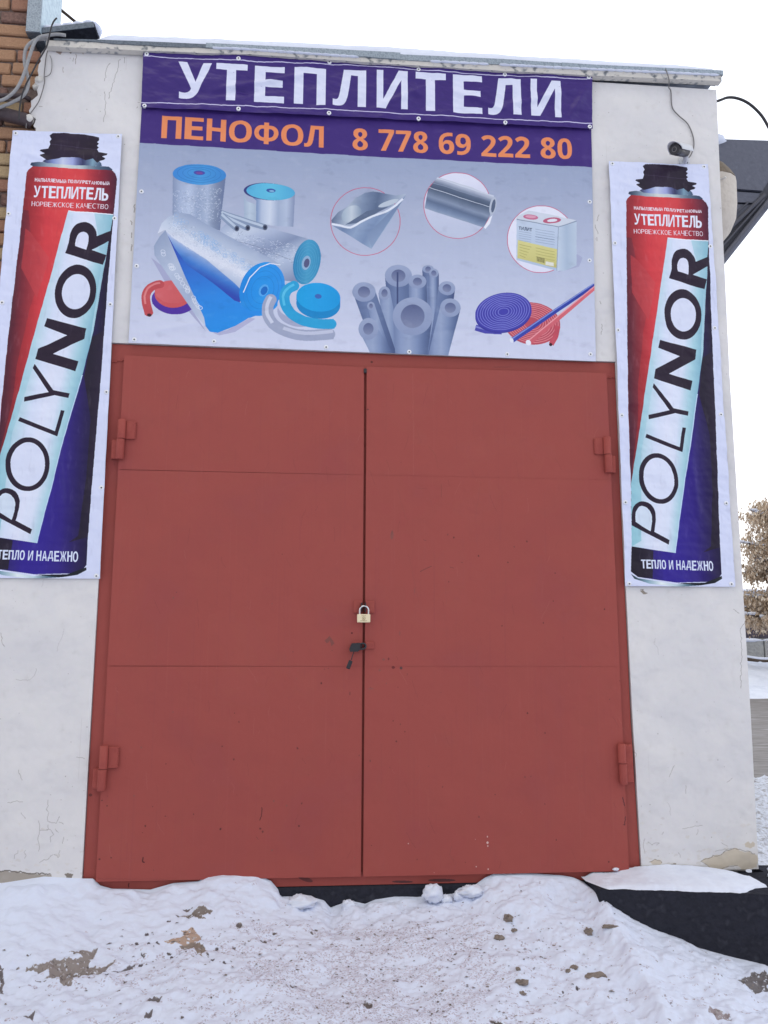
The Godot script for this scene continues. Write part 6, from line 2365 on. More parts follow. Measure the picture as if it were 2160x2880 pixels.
	["s",[390,717,393,717],["c0cade"],1],
	["s",[453,732,458,733],["eef1f7"],1],
	["s",[403,666,408,666],["8f9dba"],1],
	["s",[330,640,332,635],["d9e0ec"],1],
	["s",[362,701,364,698],["c0cade"],1],
	["s",[206,562,211,562],["eef1f7"],1],
	["s",[247,564,253,564],["8f9dba"],1],
	["s",[425,722,427,721],["d9e0ec"],1],
	["s",[309,682,315,677],["c0cade"],1],
	["s",[455,748,461,747],["eef1f7"],1],
	["s",[390,682,394,680],["8f9dba"],1],
	["s",[276,600,278,593],["d9e0ec"],1],
	["s",[476,757,480,757],["c0cade"],1],
	["s",[282,637,284,640],["eef1f7"],1],
	["s",[146,555,149,549],["8f9dba"],1],
	["s",[245,611,248,614],["d9e0ec"],1],
	["s",[145,558,148,560],["c0cade"],1],
	["s",[166,556,172,557],["eef1f7"],1],
	["s",[505,773,508,768],["8f9dba"],1],
	["s",[287,662,293,667],["d9e0ec"],1],
	["s",[158,566,163,565],["c0cade"],1],
	["s",[406,727,412,730],["eef1f7"],1],
	["s",[411,727,414,726],["8f9dba"],1],
	["s",[284,625,290,628],["d9e0ec"],1],
	["s",[420,690,424,689],["eef1f7"],1],
	["s",[234,591,237,593],["8f9dba"],1],
	["s",[146,526,149,523],["d9e0ec"],1],
	["s",[259,645,264,644],["c0cade"],1],
	["s",[294,659,297,656],["eef1f7"],1],
	["s",[225,600,228,599],["8f9dba"],1],
	["s",[485,716,488,718],["d9e0ec"],1],
	["s",[425,694,427,692],["c0cade"],1],
	["s",[456,730,462,728],["eef1f7"],1],
	["s",[374,643,377,642],["8f9dba"],1],
	["s",[311,664,314,664],["d9e0ec"],1],
	["s",[394,717,396,719],["c0cade"],1],
	["s",[209,617,215,617],["eef1f7"],1],
	["s",[448,718,454,716],["8f9dba"],1],
	["s",[246,632,250,630],["d9e0ec"],1],
	["s",[202,569,206,569],["c0cade"],1],
	["s",[363,666,367,670],["8f9dba"],1],
	["s",[337,684,342,684],["d9e0ec"],1],
	["s",[221,644,225,640],["c0cade"],1],
	["s",[246,611,252,609],["eef1f7"],1],
	["s",[499,740,503,746],["8f9dba"],1],
	["s",[454,770,458,769],["d9e0ec"],1],
	["s",[359,652,363,653],["c0cade"],1],
	["s",[499,771,502,774],["eef1f7"],1],
	["s",[365,683,369,688],["8f9dba"],1],
	["s",[214,597,217,598],["d9e0ec"],1],
	["s",[283,667,285,669],["c0cade"],1],
	["s",[362,637,365,638],["eef1f7"],1],
	["s",[498,773,504,775],["8f9dba"],1],
	["s",[245,612,248,613],["d9e0ec"],1],
	["s",[519,762,522,760],["c0cade"],1],
	["s",[253,608,258,606],["eef1f7"],1],
	["s",[331,661,337,660],["8f9dba"],1],
	["s",[466,721,469,722],["d9e0ec"],1],
	["s",[262,615,268,620],["c0cade"],1],
	["s",[175,549,179,548],["eef1f7"],1],
	["s",[473,718,476,715],["8f9dba"],1],
	["s",[438,699,442,704],["d9e0ec"],1],
	["s",[393,711,394,713],["c0cade"],1],
	["s",[247,629,250,630],["eef1f7"],1],
	["s",[211,626,213,629],["8f9dba"],1],
	["s",[166,583,171,585],["d9e0ec"],1],
	["s",[452,700,458,701],["c0cade"],1],
	["s",[379,698,385,704],["eef1f7"],1],
	["s",[375,681,378,684],["8f9dba"],1],
	["s",[498,742,501,744],["d9e0ec"],1],
	["s",[383,681,385,685],["c0cade"],1],
	["s",[430,743,435,742],["eef1f7"],1],
	["s",[281,656,287,657],["8f9dba"],1],
	["s",[384,666,388,670],["d9e0ec"],1],
	["s",[468,712,470,713],["c0cade"],1],
	["s",[321,662,325,661],["eef1f7"],1],
	["s",[252,597,255,598],["8f9dba"],1],
	["s",[194,605,197,608],["c0cade"],1],
	["s",[499,751,501,748],["eef1f7"],1],
	["s",[225,609,231,608],["8f9dba"],1],
	["s",[266,651,268,650],["d9e0ec"],1],
	["s",[416,706,417,707],["c0cade"],1],
	["s",[440,747,443,743],["eef1f7"],1],
	["s",[161,581,165,581],["8f9dba"],1],
	["s",[269,673,275,674],["d9e0ec"],1],
	["s",[418,736,423,733],["c0cade"],1],
	["s",[498,736,500,736],["eef1f7"],1],
	["s",[191,589,196,590],["8f9dba"],1],
	["s",[330,646,335,644],["d9e0ec"],1],
	["s",[262,601,265,598],["c0cade"],1],
	["s",[160,569,161,564],["eef1f7"],1],
	["s",[181,568,183,565],["8f9dba"],1],
	["s",[243,563,248,563],["d9e0ec"],1],
	["s",[319,653,325,654],["c0cade"],1],
	["s",[298,621,301,617],["eef1f7"],1],
	["s",[217,640,219,640],["8f9dba"],1],
	["s",[519,731,525,726],["d9e0ec"],1],
	["s",[517,767,519,764],["c0cade"],1],
	["s",[281,595,285,595],["eef1f7"],1],
	["s",[467,770,470,765],["8f9dba"],1],
	["s",[239,592,244,588],["d9e0ec"],1],
	["s",[453,719,459,714],["c0cade"],1],
	["s",[398,725,400,724],["eef1f7"],1],
	["s",[451,739,456,737],["8f9dba"],1],
	["s",[228,628,234,629],["d9e0ec"],1],
	["s",[271,661,274,664],["c0cade"],1],
	["s",[205,569,210,570],["eef1f7"],1],
	["s",[450,761,454,763],["8f9dba"],1],
	["s",[279,621,284,621],["d9e0ec"],1],
	["s",[213,598,220,595],["c0cade"],1],
	["s",[451,706,456,699],["eef1f7"],1],
	["s",[478,743,480,744],["8f9dba"],1],
	["s",[326,687,331,687],["d9e0ec"],1],
	["s",[359,664,364,663],["c0cade"],1],
	["s",[333,644,336,645],["eef1f7"],1],
	["s",[503,741,508,739],["8f9dba"],1],
	["s",[200,560,203,556],["d9e0ec"],1],
	["s",[173,538,175,535],["c0cade"],1],
	["s",[412,716,417,715],["eef1f7"],1],
	["s",[312,637,318,639],["8f9dba"],1],
	["s",[225,600,227,604],["d9e0ec"],1],
	["s",[452,740,455,744],["c0cade"],1],
	["s",[239,606,244,601],["eef1f7"],1],
	["s",[449,739,451,737],["8f9dba"],1],
	["s",[444,714,448,712],["d9e0ec"],1],
	["s",[227,605,232,603],["c0cade"],1],
	["s",[459,748,464,745],["eef1f7"],1],
	["s",[237,576,239,572],["8f9dba"],1],
	["s",[190,593,193,593],["d9e0ec"],1],
	["s",[264,602,266,603],["c0cade"],1],
	["s",[469,706,473,701],["eef1f7"],1],
	["s",[158,515,164,509],["8f9dba"],1],
	["s",[354,683,359,681],["d9e0ec"],1],
	["s",[311,647,314,642],["c0cade"],1],
	["s",[318,652,320,657],["eef1f7"],1],
	["s",[498,780,501,777],["8f9dba"],1],
	["s",[507,776,512,781],["d9e0ec"],1],
	["s",[187,550,189,552],["c0cade"],1],
	["s",[269,624,272,625],["eef1f7"],1],
	["s",[354,654,356,652],["8f9dba"],1],
	["s",[451,761,457,760],["d9e0ec"],1],
	["s",[401,704,404,705],["c0cade"],1],
	["s",[496,726,498,730],["eef1f7"],1],
	["s",[279,613,282,613],["8f9dba"],1],
	["s",[228,574,233,572],["d9e0ec"],1],
	["s",[281,615,287,622],["c0cade"],1],
	["s",[459,726,465,730],["eef1f7"],1],
	["s",[451,727,455,730],["8f9dba"],1],
	["s",[273,626,278,622],["d9e0ec"],1],
	["s",[279,646,282,647],["c0cade"],1],
	["s",[380,665,383,663],["eef1f7"],1],
	["s",[506,752,509,752],["8f9dba"],1],
	["s",[254,618,258,619],["d9e0ec"],1],
	["s",[393,675,399,683],["c0cade"],1],
	["s",[281,632,283,629],["eef1f7"],1],
	["s",[481,754,486,757],["8f9dba"],1],
	["s",[443,689,447,684],["d9e0ec"],1],
	["s",[231,647,235,647],["c0cade"],1],
	["s",[194,550,199,552],["eef1f7"],1],
	["s",[503,765,506,768],["8f9dba"],1],
	["s",[384,689,387,684],["c0cade"],1],
	["s",[279,615,283,622],["eef1f7"],1],
	["s",[366,659,371,658],["8f9dba"],1],
	["s",[238,638,241,636],["d9e0ec"],1],
	["s",[373,709,376,702],["c0cade"],1],
	["s",[389,654,391,653],["eef1f7"],1],
	["s",[316,642,318,644],["8f9dba"],1],
	["s",[257,619,259,621],["d9e0ec"],1],
	["s",[209,634,213,631],["c0cade"],1],
	["s",[306,654,310,654],["eef1f7"],1],
	["s",[362,695,367,697],["8f9dba"],1],
	["s",[518,760,521,762],["c0cade"],1],
	["s",[226,583,229,583],["eef1f7"],1],
	["s",[338,642,340,641],["8f9dba"],1],
	["s",[237,593,239,598],["d9e0ec"],1],
	["s",[425,733,429,727],["c0cade"],1],
	["s",[382,668,385,667],["eef1f7"],1],
	["s",[271,619,274,614],["8f9dba"],1],
	["s",[283,675,287,683],["d9e0ec"],1],
	["s",[150,571,155,569],["c0cade"],1],
	["s",[257,606,262,602],["eef1f7"],1],
	["s",[264,597,266,595],["8f9dba"],1],
	["s",[277,618,282,621],["d9e0ec"],1],
	["s",[305,617,311,621],["c0cade"],1],
	["s",[345,666,349,656],["eef1f7"],1],
	["s",[164,584,167,583],["8f9dba"],1],
	["s",[312,623,317,618],["d9e0ec"],1],
	["s",[394,660,400,663],["c0cade"],1],
	["s",[233,620,239,624],["eef1f7"],1],
	["s",[413,709,414,709],["8f9dba"],1],
	["s",[461,739,462,736],["d9e0ec"],1],
	["s",[346,692,349,691],["c0cade"],1],
	["s",[495,741,500,742],["eef1f7"],1],
	["s",[447,703,453,700],["8f9dba"],1],
	["s",[237,575,239,575],["d9e0ec"],1],
	["s",[379,679,381,677],["c0cade"],1],
	["s",[287,615,290,615],["eef1f7"],1],
	["s",[434,729,437,730],["8f9dba"],1],
	["s",[223,612,227,608],["d9e0ec"],1],
	["s",[234,588,239,593],["c0cade"],1],
	["s",[161,522,163,519],["eef1f7"],1],
	["s",[176,591,177,586],["8f9dba"],1],
	["s",[195,581,200,580],["d9e0ec"],1],
	["s",[296,666,301,664],["eef1f7"],1],
	["s",[337,686,342,685],["8f9dba"],1],
	["s",[377,661,382,663],["d9e0ec"],1],
	["s",[269,608,276,612],["c0cade"],1],
	["s",[448,712,450,710],["eef1f7"],1],
	["s",[235,638,238,635],["8f9dba"],1],
	["s",[341,705,345,701],["d9e0ec"],1],
	["s",[332,648,336,651],["c0cade"],1],
	["s",[290,601,293,605],["eef1f7"],1],
	["s",[517,751,520,750],["8f9dba"],1],
	["s",[364,663,366,660],["d9e0ec"],1],
	["s",[484,739,488,740],["c0cade"],1],
	["s",[362,721,364,719],["eef1f7"],1],
	["s",[302,657,304,656],["8f9dba"],1],
	["s",[480,773,484,776],["d9e0ec"],1],
	["s",[344,683,349,680],["c0cade"],1],
	["s",[244,585,248,585],["eef1f7"],1],
	["s",[265,620,267,623],["8f9dba"],1],
	["s",[311,621,317,623],["d9e0ec"],1],
	["s",[220,611,222,611],["c0cade"],1],
	["s",[393,693,398,692],["eef1f7"],1],
	["s",[351,712,353,713],["8f9dba"],1],
	["s",[170,555,173,558],["d9e0ec"],1],
	["s",[443,749,444,751],["c0cade"],1],
	["s",[393,724,395,727],["eef1f7"],1],
	["s",[247,629,251,626],["8f9dba"],1],
	["s",[428,736,430,736],["d9e0ec"],1],
	["s",[185,547,187,549],["c0cade"],1],
	["s",[296,606,300,609],["eef1f7"],1],
	["s",[292,595,297,595],["8f9dba"],1],
	["s",[225,582,230,583],["d9e0ec"],1],
	["s",[354,654,360,657],["c0cade"],1],
	["s",[269,622,274,621],["eef1f7"],1],
	["s",[398,709,402,707],["8f9dba"],1],
	["s",[284,613,290,608],["d9e0ec"],1],
	["s",[425,713,429,715],["c0cade"],1],
	["s",[256,622,262,626],["eef1f7"],1],
	["s",[174,554,176,554],["8f9dba"],1],
	["s",[466,698,471,697],["d9e0ec"],1],
	["s",[397,722,401,722],["c0cade"],1],
	["s",[298,642,304,638],["eef1f7"],1],
	["s",[248,590,250,589],["8f9dba"],1],
	["s",[271,637,277,633],["d9e0ec"],1],
	["s",[426,729,429,726],["8f9dba"],1],
	["s",[307,613,308,611],["d9e0ec"],1],
	["s",[200,538,206,531],["c0cade"],1],
	["s",[184,552,190,550],["eef1f7"],1],
	["s",[256,599,257,601],["8f9dba"],1],
	["s",[329,677,334,675],["d9e0ec"],1],
	["s",[312,680,316,680],["c0cade"],1],
	["s",[465,765,466,762],["eef1f7"],1],
	["s",[452,699,458,701],["8f9dba"],1],
	["s",[394,701,397,701],["d9e0ec"],1],
	["s",[164,531,166,530],["c0cade"],1],
	["s",[463,751,464,749],["eef1f7"],1],
	["s",[256,642,262,643],["8f9dba"],1],
	["s",[332,661,333,663],["d9e0ec"],1],
	["s",[190,585,191,583],["c0cade"],1],
	["s",[233,644,234,641],["eef1f7"],1],
	["s",[479,737,480,738],["8f9dba"],1],
	["s",[266,626,272,627],["d9e0ec"],1],
	["s",[401,706,403,705],["c0cade"],1],
	["s",[296,673,298,670],["eef1f7"],1],
	["s",[506,744,510,750],["8f9dba"],1],
	["s",[399,700,403,695],["d9e0ec"],1],
	["s",[407,720,411,722],["c0cade"],1],
	["s",[190,537,192,535],["eef1f7"],1],
	["s",[371,703,373,706],["8f9dba"],1],
	["s",[308,648,310,648],["d9e0ec"],1],
	["s",[174,608,180,598],["c0cade"],1],
	["s",[204,619,206,622],["eef1f7"],1],
	["s",[512,746,514,748],["8f9dba"],1],
	["s",[202,618,204,623],["d9e0ec"],1],
	["s",[301,609,302,610],["c0cade"],1],
	["s",[251,636,253,636],["eef1f7"],1],
	["s",[325,685,329,682],["8f9dba"],1],
	["s",[322,661,325,661],["d9e0ec"],1],
	["s",[368,692,374,692],["c0cade"],1],
	["s",[180,575,185,574],["eef1f7"],1],
	["s",[233,633,235,633],["8f9dba"],1],
	["s",[485,767,486,768],["d9e0ec"],1],
	["s",[354,658,356,661],["c0cade"],1],
	["s",[266,628,269,626],["eef1f7"],1],
	["s",[230,584,233,583],["8f9dba"],1],
	["s",[181,605,183,603],["d9e0ec"],1],
	["s",[361,665,365,668],["c0cade"],1],
	["s",[192,587,193,583],["eef1f7"],1],
	["s",[383,711,387,709],["8f9dba"],1],
	["s",[390,694,391,694],["d9e0ec"],1],
	["s",[407,700,413,700],["c0cade"],1],
	["s",[234,581,240,580],["eef1f7"],1],
	["s",[441,700,446,702],["8f9dba"],1],
	["s",[247,622,248,620],["d9e0ec"],1],
	["s",[371,665,375,665],["eef1f7"],1],
	["s",[334,677,340,672],["8f9dba"],1],
	["s",[148,543,151,544],["d9e0ec"],1],
	["s",[345,667,351,664],["c0cade"],1],
	["s",[197,602,203,602],["eef1f7"],1],
	["s",[464,755,467,754],["8f9dba"],1],
	["s",[201,627,206,630],["d9e0ec"],1],
	["s",[334,681,337,677],["c0cade"],1],
	["s",[454,720,458,717],["eef1f7"],1],
	["s",[187,575,193,578],["8f9dba"],1],
	["s",[423,701,425,699],["d9e0ec"],1],
	["s",[421,710,425,711],["c0cade"],1],
	["s",[333,654,337,654],["eef1f7"],1],
	["s",[181,555,184,556],["d9e0ec"],1],
	["s",[423,703,425,704],["c0cade"],1],
	["s",[261,625,264,618],["eef1f7"],1],
	["s",[317,625,319,626],["8f9dba"],1],
	["s",[321,626,328,629],["d9e0ec"],1],
	["s",[225,577,229,580],["c0cade"],1],
	["s",[299,661,303,665],["eef1f7"],1],
	["s",[275,627,279,629],["d9e0ec"],1],
	["s",[212,629,214,629],["c0cade"],1],
	["s",[287,640,292,634],["eef1f7"],1],
	["s",[252,606,256,603],["8f9dba"],1],
	["s",[322,621,326,621],["d9e0ec"],1],
	["s",[380,674,383,673],["c0cade"],1],
	["s",[504,737,510,737],["eef1f7"],1],
	["s",[188,563,194,564],["8f9dba"],1],
	["s",[243,576,244,575],["d9e0ec"],1],
	["s",[470,741,473,740],["c0cade"],1],
	["s",[423,698,429,691],["eef1f7"],1],
	["s",[391,673,395,671],["8f9dba"],1],
	["s",[352,663,357,664],["d9e0ec"],1],
	["s",[371,663,374,664],["c0cade"],1],
	["s",[272,585,274,584],["eef1f7"],1],
	["s",[182,579,183,581],["8f9dba"],1],
	["s",[479,756,483,755],["d9e0ec"],1],
	["s",[233,606,235,608],["c0cade"],1],
	["s",[438,747,442,753],["eef1f7"],1],
	["s",[186,575,188,575],["8f9dba"],1],
	["s",[496,735,502,733],["d9e0ec"],1],
	["s",[172,569,178,568],["c0cade"],1],
	["s",[260,661,262,663],["eef1f7"],1],
	["s",[151,571,155,571],["8f9dba"],1],
	["s",[276,653,279,652],["d9e0ec"],1],
	["s",[237,604,243,604],["c0cade"],1],
	["s",[433,738,436,736],["eef1f7"],1],
	["s",[222,588,224,596],["8f9dba"],1],
	["s",[350,691,354,684],["d9e0ec"],1],
	["s",[414,699,417,696],["c0cade"],1],
	["s",[427,735,432,734],["eef1f7"],1],
	["s",[161,597,167,606],["8f9dba"],1],
	["s",[401,692,404,690],["d9e0ec"],1],
	["s",[395,692,401,692],["c0cade"],1],
	["s",[430,704,434,703],["eef1f7"],1],
	["s",[276,623,280,612],["8f9dba"],1],
	["s",[335,681,338,684],["d9e0ec"],1],
	["s",[419,743,424,742],["c0cade"],1],
	["s",[377,698,380,692],["eef1f7"],1],
	["s",[174,581,180,576],["8f9dba"],1],
	["s",[308,635,310,633],["d9e0ec"],1],
	["s",[443,705,446,707],["c0cade"],1],
	["s",[351,677,356,681],["eef1f7"],1],
	["s",[146,574,152,577],["8f9dba"],1],
	["s",[414,693,415,694],["d9e0ec"],1],
	["s",[391,670,393,671],["c0cade"],1],
	["s",[372,694,374,694],["eef1f7"],1],
	["s",[259,634,262,638],["8f9dba"],1],
	["s",[235,602,240,604],["d9e0ec"],1],
	["s",[431,722,433,719],["c0cade"],1],
	["s",[292,632,293,632],["eef1f7"],1],
	["s",[220,587,224,585],["8f9dba"],1],
	["s",[474,705,475,706],["d9e0ec"],1],
	["s",[406,718,409,717],["c0cade"],1],
	["s",[207,541,208,539],["eef1f7"],1],
	["s",[213,612,217,611],["8f9dba"],1],
	["s",[422,675,427,675],["d9e0ec"],1],
	["s",[232,593,236,589],["c0cade"],1],
	["s",[481,718,482,716],["eef1f7"],1],
	["s",[372,652,375,651],["8f9dba"],1],
	["s",[356,685,360,687],["d9e0ec"],1],
	["s",[507,770,511,768],["c0cade"],1],
	["s",[428,726,432,722],["8f9dba"],1],
	["s",[407,706,408,702],["d9e0ec"],1],
	["s",[174,592,176,589],["c0cade"],1],
	["s",[276,647,282,651],["eef1f7"],1],
	["s",[496,748,498,749],["8f9dba"],1],
	["s",[346,643,350,641],["d9e0ec"],1],
	["s",[262,611,265,610],["c0cade"],1],
	["s",[404,714,409,710],["eef1f7"],1],
	["s",[343,655,346,655],["8f9dba"],1],
	["s",[172,569,175,565],["d9e0ec"],1],
	["s",[284,651,288,653],["c0cade"],1],
	["s",[393,653,398,655],["eef1f7"],1],
	["s",[195,604,199,600],["8f9dba"],1],
	["s",[257,645,261,652],["d9e0ec"],1],
	["s",[342,672,344,665],["eef1f7"],1],
	["s",[185,569,191,566],["8f9dba"],1],
	["s",[378,700,384,698],["d9e0ec"],1],
	["s",[368,688,371,689],["c0cade"],1],
	["s",[245,589,247,590],["eef1f7"],1],
	["s",[364,707,366,708],["8f9dba"],1],
	["s",[377,694,381,697],["d9e0ec"],1],
	["s",[158,567,162,564],["c0cade"],1],
	["r",[483,755,8,3,-2,7],["dde2ee"],1],
	["r",[484,742,8,3,-2,7],["8fb2dc"],1],
	["r",[394,729,8,3,-2,7],["dde2ee"],1],
	["r",[487,802,8,3,-2,7],["dde2ee"],1],
	["r",[246,617,8,3,-2,7],["dde2ee"],1],
	["r",[421,747,8,3,-2,7],["dde2ee"],1],
	["r",[447,695,8,3,-2,7],["8fb2dc"],1],
	["r",[216,581,8,3,-2,7],["8fb2dc"],1],
	["r",[165,573,8,3,-2,7],["dde2ee"],1],
	["r",[174,513,8,3,-2,7],["8fb2dc"],1],
	["r",[305,602,8,3,-2,7],["8fb2dc"],1],
	["r",[422,688,8,3,-2,7],["8fb2dc"],1],
	["r",[221,641,8,3,-2,7],["dde2ee"],1],
	["r",[362,715,8,3,-2,7],["dde2ee"],1],
	["r",[406,719,8,3,-2,7],["dde2ee"],1],
	["r",[336,624,8,3,-2,7],["8fb2dc"],1],
	["r",[336,705,8,3,-2,7],["dde2ee"],1],
	["r",[214,585,8,3,-2,7],["dde2ee"],1],
	["r",[335,653,8,3,-2,7],["8fb2dc"],1],
	["r",[295,625,8,3,-2,7],["8fb2dc"],1],
	["r",[293,627,8,3,-2,7],["8fb2dc"],1],
	["r",[417,746,8,3,-2,7],["dde2ee"],1],
	["r",[286,635,8,3,-2,7],["dde2ee"],1],
	["r",[391,724,8,3,-2,7],["dde2ee"],1],
	["r",[346,661,8,3,-2,7],["8fb2dc"],1],
	["r",[459,756,8,3,-2,7],["dde2ee"],1],
	["r",[374,720,8,3,-2,7],["dde2ee"],1],
	["r",[328,693,8,3,-2,7],["dde2ee"],1],
	["r",[467,755,8,3,-2,7],["dde2ee"],1],
	["r",[438,738,8,3,-2,7],["dde2ee"],1],
	["r",[462,754,8,3,-2,7],["dde2ee"],1],
	["r",[271,619,8,3,-2,7],["8fb2dc"],1],
	["r",[442,702,8,3,-2,7],["8fb2dc"],1],
	["r",[361,722,8,3,-2,7],["dde2ee"],1],
	["r",[361,707,8,3,-2,7],["dde2ee"],1],
	["r",[404,674,8,3,-2,7],["8fb2dc"],1],
	["r",[332,654,8,3,-2,7],["8fb2dc"],1],
	["r",[183,566,8,3,-2,7],["dde2ee"],1],
	["r",[204,571,8,3,-2,7],["8fb2dc"],1],
	["r",[281,605,8,3,-2,7],["8fb2dc"],1],
	["r",[180,613,8,3,-2,7],["dde2ee"],1],
	["r",[389,699,8,3,-2,7],["dde2ee"],1],
	["r",[350,643,8,3,-2,7],["8fb2dc"],1],
	["r",[323,628,8,3,-2,7],["8fb2dc"],1],
	["r",[330,621,8,3,-2,7],["8fb2dc"],1],
	["r",[384,729,8,3,-2,7],["dde2ee"],1],
	["r",[281,595,8,3,-2,7],["8fb2dc"],1],
	["r",[279,663,8,3,-2,7],["dde2ee"],1],
	["r",[319,667,8,3,-2,7],["dde2ee"],1],
	["r",[367,692,8,3,-2,7],["dde2ee"],1],
	["r",[249,621,8,3,-2,7],["dde2ee"],1],
	["r",[299,603,8,3,-2,7],["8fb2dc"],1],
	["r",[487,751,8,3,-2,7],["8fb2dc"],1],
	["r",[188,548,8,3,-2,7],["8fb2dc"],1],
	["r",[386,668,8,3,-2,7],["8fb2dc"],1],
	["r",[279,677,8,3,-2,7],["dde2ee"],1],
	["r",[366,721,8,3,-2,7],["dde2ee"],1],
	["r",[413,689,8,3,-2,7],["8fb2dc"],1],
	["r",[296,596,8,3,-2,7],["8fb2dc"],1],
	["r",[217,544,8,3,-2,7],["8fb2dc"],1],
	["r",[315,628,8,3,-2,7],["8fb2dc"],1],
	["r",[410,670,8,3,-2,7],["8fb2dc"],1],
	["r",[486,798,8,3,-2,7],["dde2ee"],1],
	["r",[167,556,8,3,-2,7],["dde2ee"],1],
	["r",[172,546,8,3,-2,7],["8fb2dc"],1],
	["r",[339,652,8,3,-2,7],["8fb2dc"],1],
	["r",[309,673,8,3,-2,7],["dde2ee"],1],
	["r",[477,736,8,3,-2,7],["8fb2dc"],1],
	["r",[166,606,8,3,-2,7],["dde2ee"],1],
	["r",[372,709,8,3,-2,7],["dde2ee"],1],
	["r",[296,613,8,3,-2,7],["8fb2dc"],1],
	["r",[278,586,8,3,-2,7],["8fb2dc"],1],
	["r",[401,703,8,3,-2,7],["8fb2dc"],1],
	["r",[222,605,8,3,-2,7],["dde2ee"],1],
	["r",[414,672,8,3,-2,7],["8fb2dc"],1],
	["r",[188,615,8,3,-2,7],["dde2ee"],1],
	["r",[407,681,8,3,-2,7],["8fb2dc"],1],
	["r",[190,538,8,3,-2,7],["8fb2dc"],1],
	["r",[423,704,8,3,-2,7],["8fb2dc"],1],
	["r",[275,634,8,3,-2,7],["dde2ee"],1],
	["r",[282,598,8,3,-2,7],["8fb2dc"],1],
	["r",[271,645,8,3,-2,7],["dde2ee"],1],
	["r",[471,717,8,3,-2,7],["8fb2dc"],1],
	["r",[483,733,8,3,-2,7],["8fb2dc"],1],
	["r",[192,623,8,3,-2,7],["dde2ee"],1],
	["r",[346,638,8,3,-2,7],["8fb2dc"],1],
	["r",[455,730,8,3,-2,7],["8fb2dc"],1],
	["r",[480,786,8,3,-2,7],["dde2ee"],1],
	["r",[236,622,8,3,-2,7],["dde2ee"],1],
	["r",[248,631,8,3,-2,7],["dde2ee"],1],
	["r",[202,596,8,3,-2,7],["dde2ee"],1],
	["r",[171,559,8,3,-2,7],["dde2ee"],1],
	["r",[476,759,8,3,-2,7],["dde2ee"],1],
	["r",[369,677,8,3,-2,7],["8fb2dc"],1],
	["r",[471,732,8,3,-2,7],["8fb2dc"],1],
	["r",[436,744,8,3,-2,7],["dde2ee"],1],
	["r",[464,773,8,3,-2,7],["dde2ee"],1],
	["r",[296,618,8,3,-2,7],["8fb2dc"],1],
	["r",[271,586,8,3,-2,7],["8fb2dc"],1],
	["r",[448,766,8,3,-2,7],["dde2ee"],1],
	["r",[240,655,8,3,-2,7],["dde2ee"],1],
	["r",[447,750,8,3,-2,7],["dde2ee"],1],
	["r",[293,663,8,3,-2,7],["dde2ee"],1],
	["r",[203,588,8,3,-2,7],["dde2ee"],1],
	["r",[239,599,8,3,-2,7],["8fb2dc"],1],
	["r",[229,598,8,3,-2,7],["dde2ee"],1],
	["r",[477,766,8,3,-2,7],["dde2ee"],1],
	["r",[480,793,8,3,-2,7],["dde2ee"],1],
	["r",[344,662,8,3,-2,7],["8fb2dc"],1],
	["r",[480,722,8,3,-2,7],["8fb2dc"],1],
	["r",[331,638,8,3,-2,7],["8fb2dc"],1],
	["r",[485,741,8,3,-2,7],["8fb2dc"],1],
	["r",[478,719,8,3,-2,7],["8fb2dc"],1],
	["r",[321,642,8,3,-2,7],["8fb2dc"],1],
	["r",[222,602,8,3,-2,7],["dde2ee"],1],
	["r",[449,731,8,3,-2,7],["8fb2dc"],1],
	["r",[256,657,8,3,-2,7],["dde2ee"],1],
	["r",[240,647,8,3,-2,7],["dde2ee"],1],
	["r",[240,619,8,3,-2,7],["dde2ee"],1],
	["r",[174,527,8,3,-2,7],["8fb2dc"],1],
	["r",[296,635,8,3,-2,7],["8fb2dc"],1],
	["r",[374,725,8,3,-2,7],["dde2ee"],1],
	["r",[191,614,8,3,-2,7],["dde2ee"],1],
	["r",[490,796,8,3,-2,7],["dde2ee"],1],
	["r",[301,607,8,3,-2,7],["8fb2dc"],1],
	["r",[357,726,8,3,-2,7],["dde2ee"],1],
	["r",[457,753,8,3,-2,7],["dde2ee"],1],
	["r",[218,611,8,3,-2,7],["dde2ee"],1],
	["r",[361,726,8,3,-2,7],["dde2ee"],1],
	["r",[375,681,8,3,-2,7],["8fb2dc"],1],
	["r",[238,613,8,3,-2,7],["dde2ee"],1],
	["r",[228,651,8,3,-2,7],["dde2ee"],1],
	["r",[356,684,8,3,-2,7],["dde2ee"],1],
	["r",[442,759,8,3,-2,7],["dde2ee"],1],
	["r",[307,632,8,3,-2,7],["8fb2dc"],1],
	["r",[185,588,8,3,-2,7],["dde2ee"],1],
	["r",[390,724,8,3,-2,7],["dde2ee"],1],
	["r",[282,625,8,3,-2,7],["8fb2dc"],1],
	["r",[296,603,8,3,-2,7],["8fb2dc"],1],
	["r",[446,707,8,3,-2,7],["8fb2dc"],1],
	["r",[304,678,8,3,-2,7],["dde2ee"],1],
	["r",[374,697,8,3,-2,7],["dde2ee"],1],
	["r",[329,648,8,3,-2,7],["8fb2dc"],1],
	["r",[473,727,8,3,-2,7],["8fb2dc"],1],
	["r",[201,536,8,3,-2,7],["8fb2dc"],1],
	["r",[387,715,8,3,-2,7],["dde2ee"],1],
	["r",[404,712,8,3,-2,7],["dde2ee"],1],
	["r",[348,667,8,3,-2,7],["8fb2dc"],1],
	["r",[213,605,8,3,-2,7],["dde2ee"],1],
	["r",[308,694,8,3,-2,7],["dde2ee"],1],
	["r",[403,724,8,3,-2,7],["dde2ee"],1],
	["r",[319,611,8,3,-2,7],["8fb2dc"],1],
	["r",[451,758,8,3,-2,7],["dde2ee"],1],
	["r",[294,633,8,3,-2,7],["8fb2dc"],1],
	["r",[200,548,8,3,-2,7],["8fb2dc"],1],
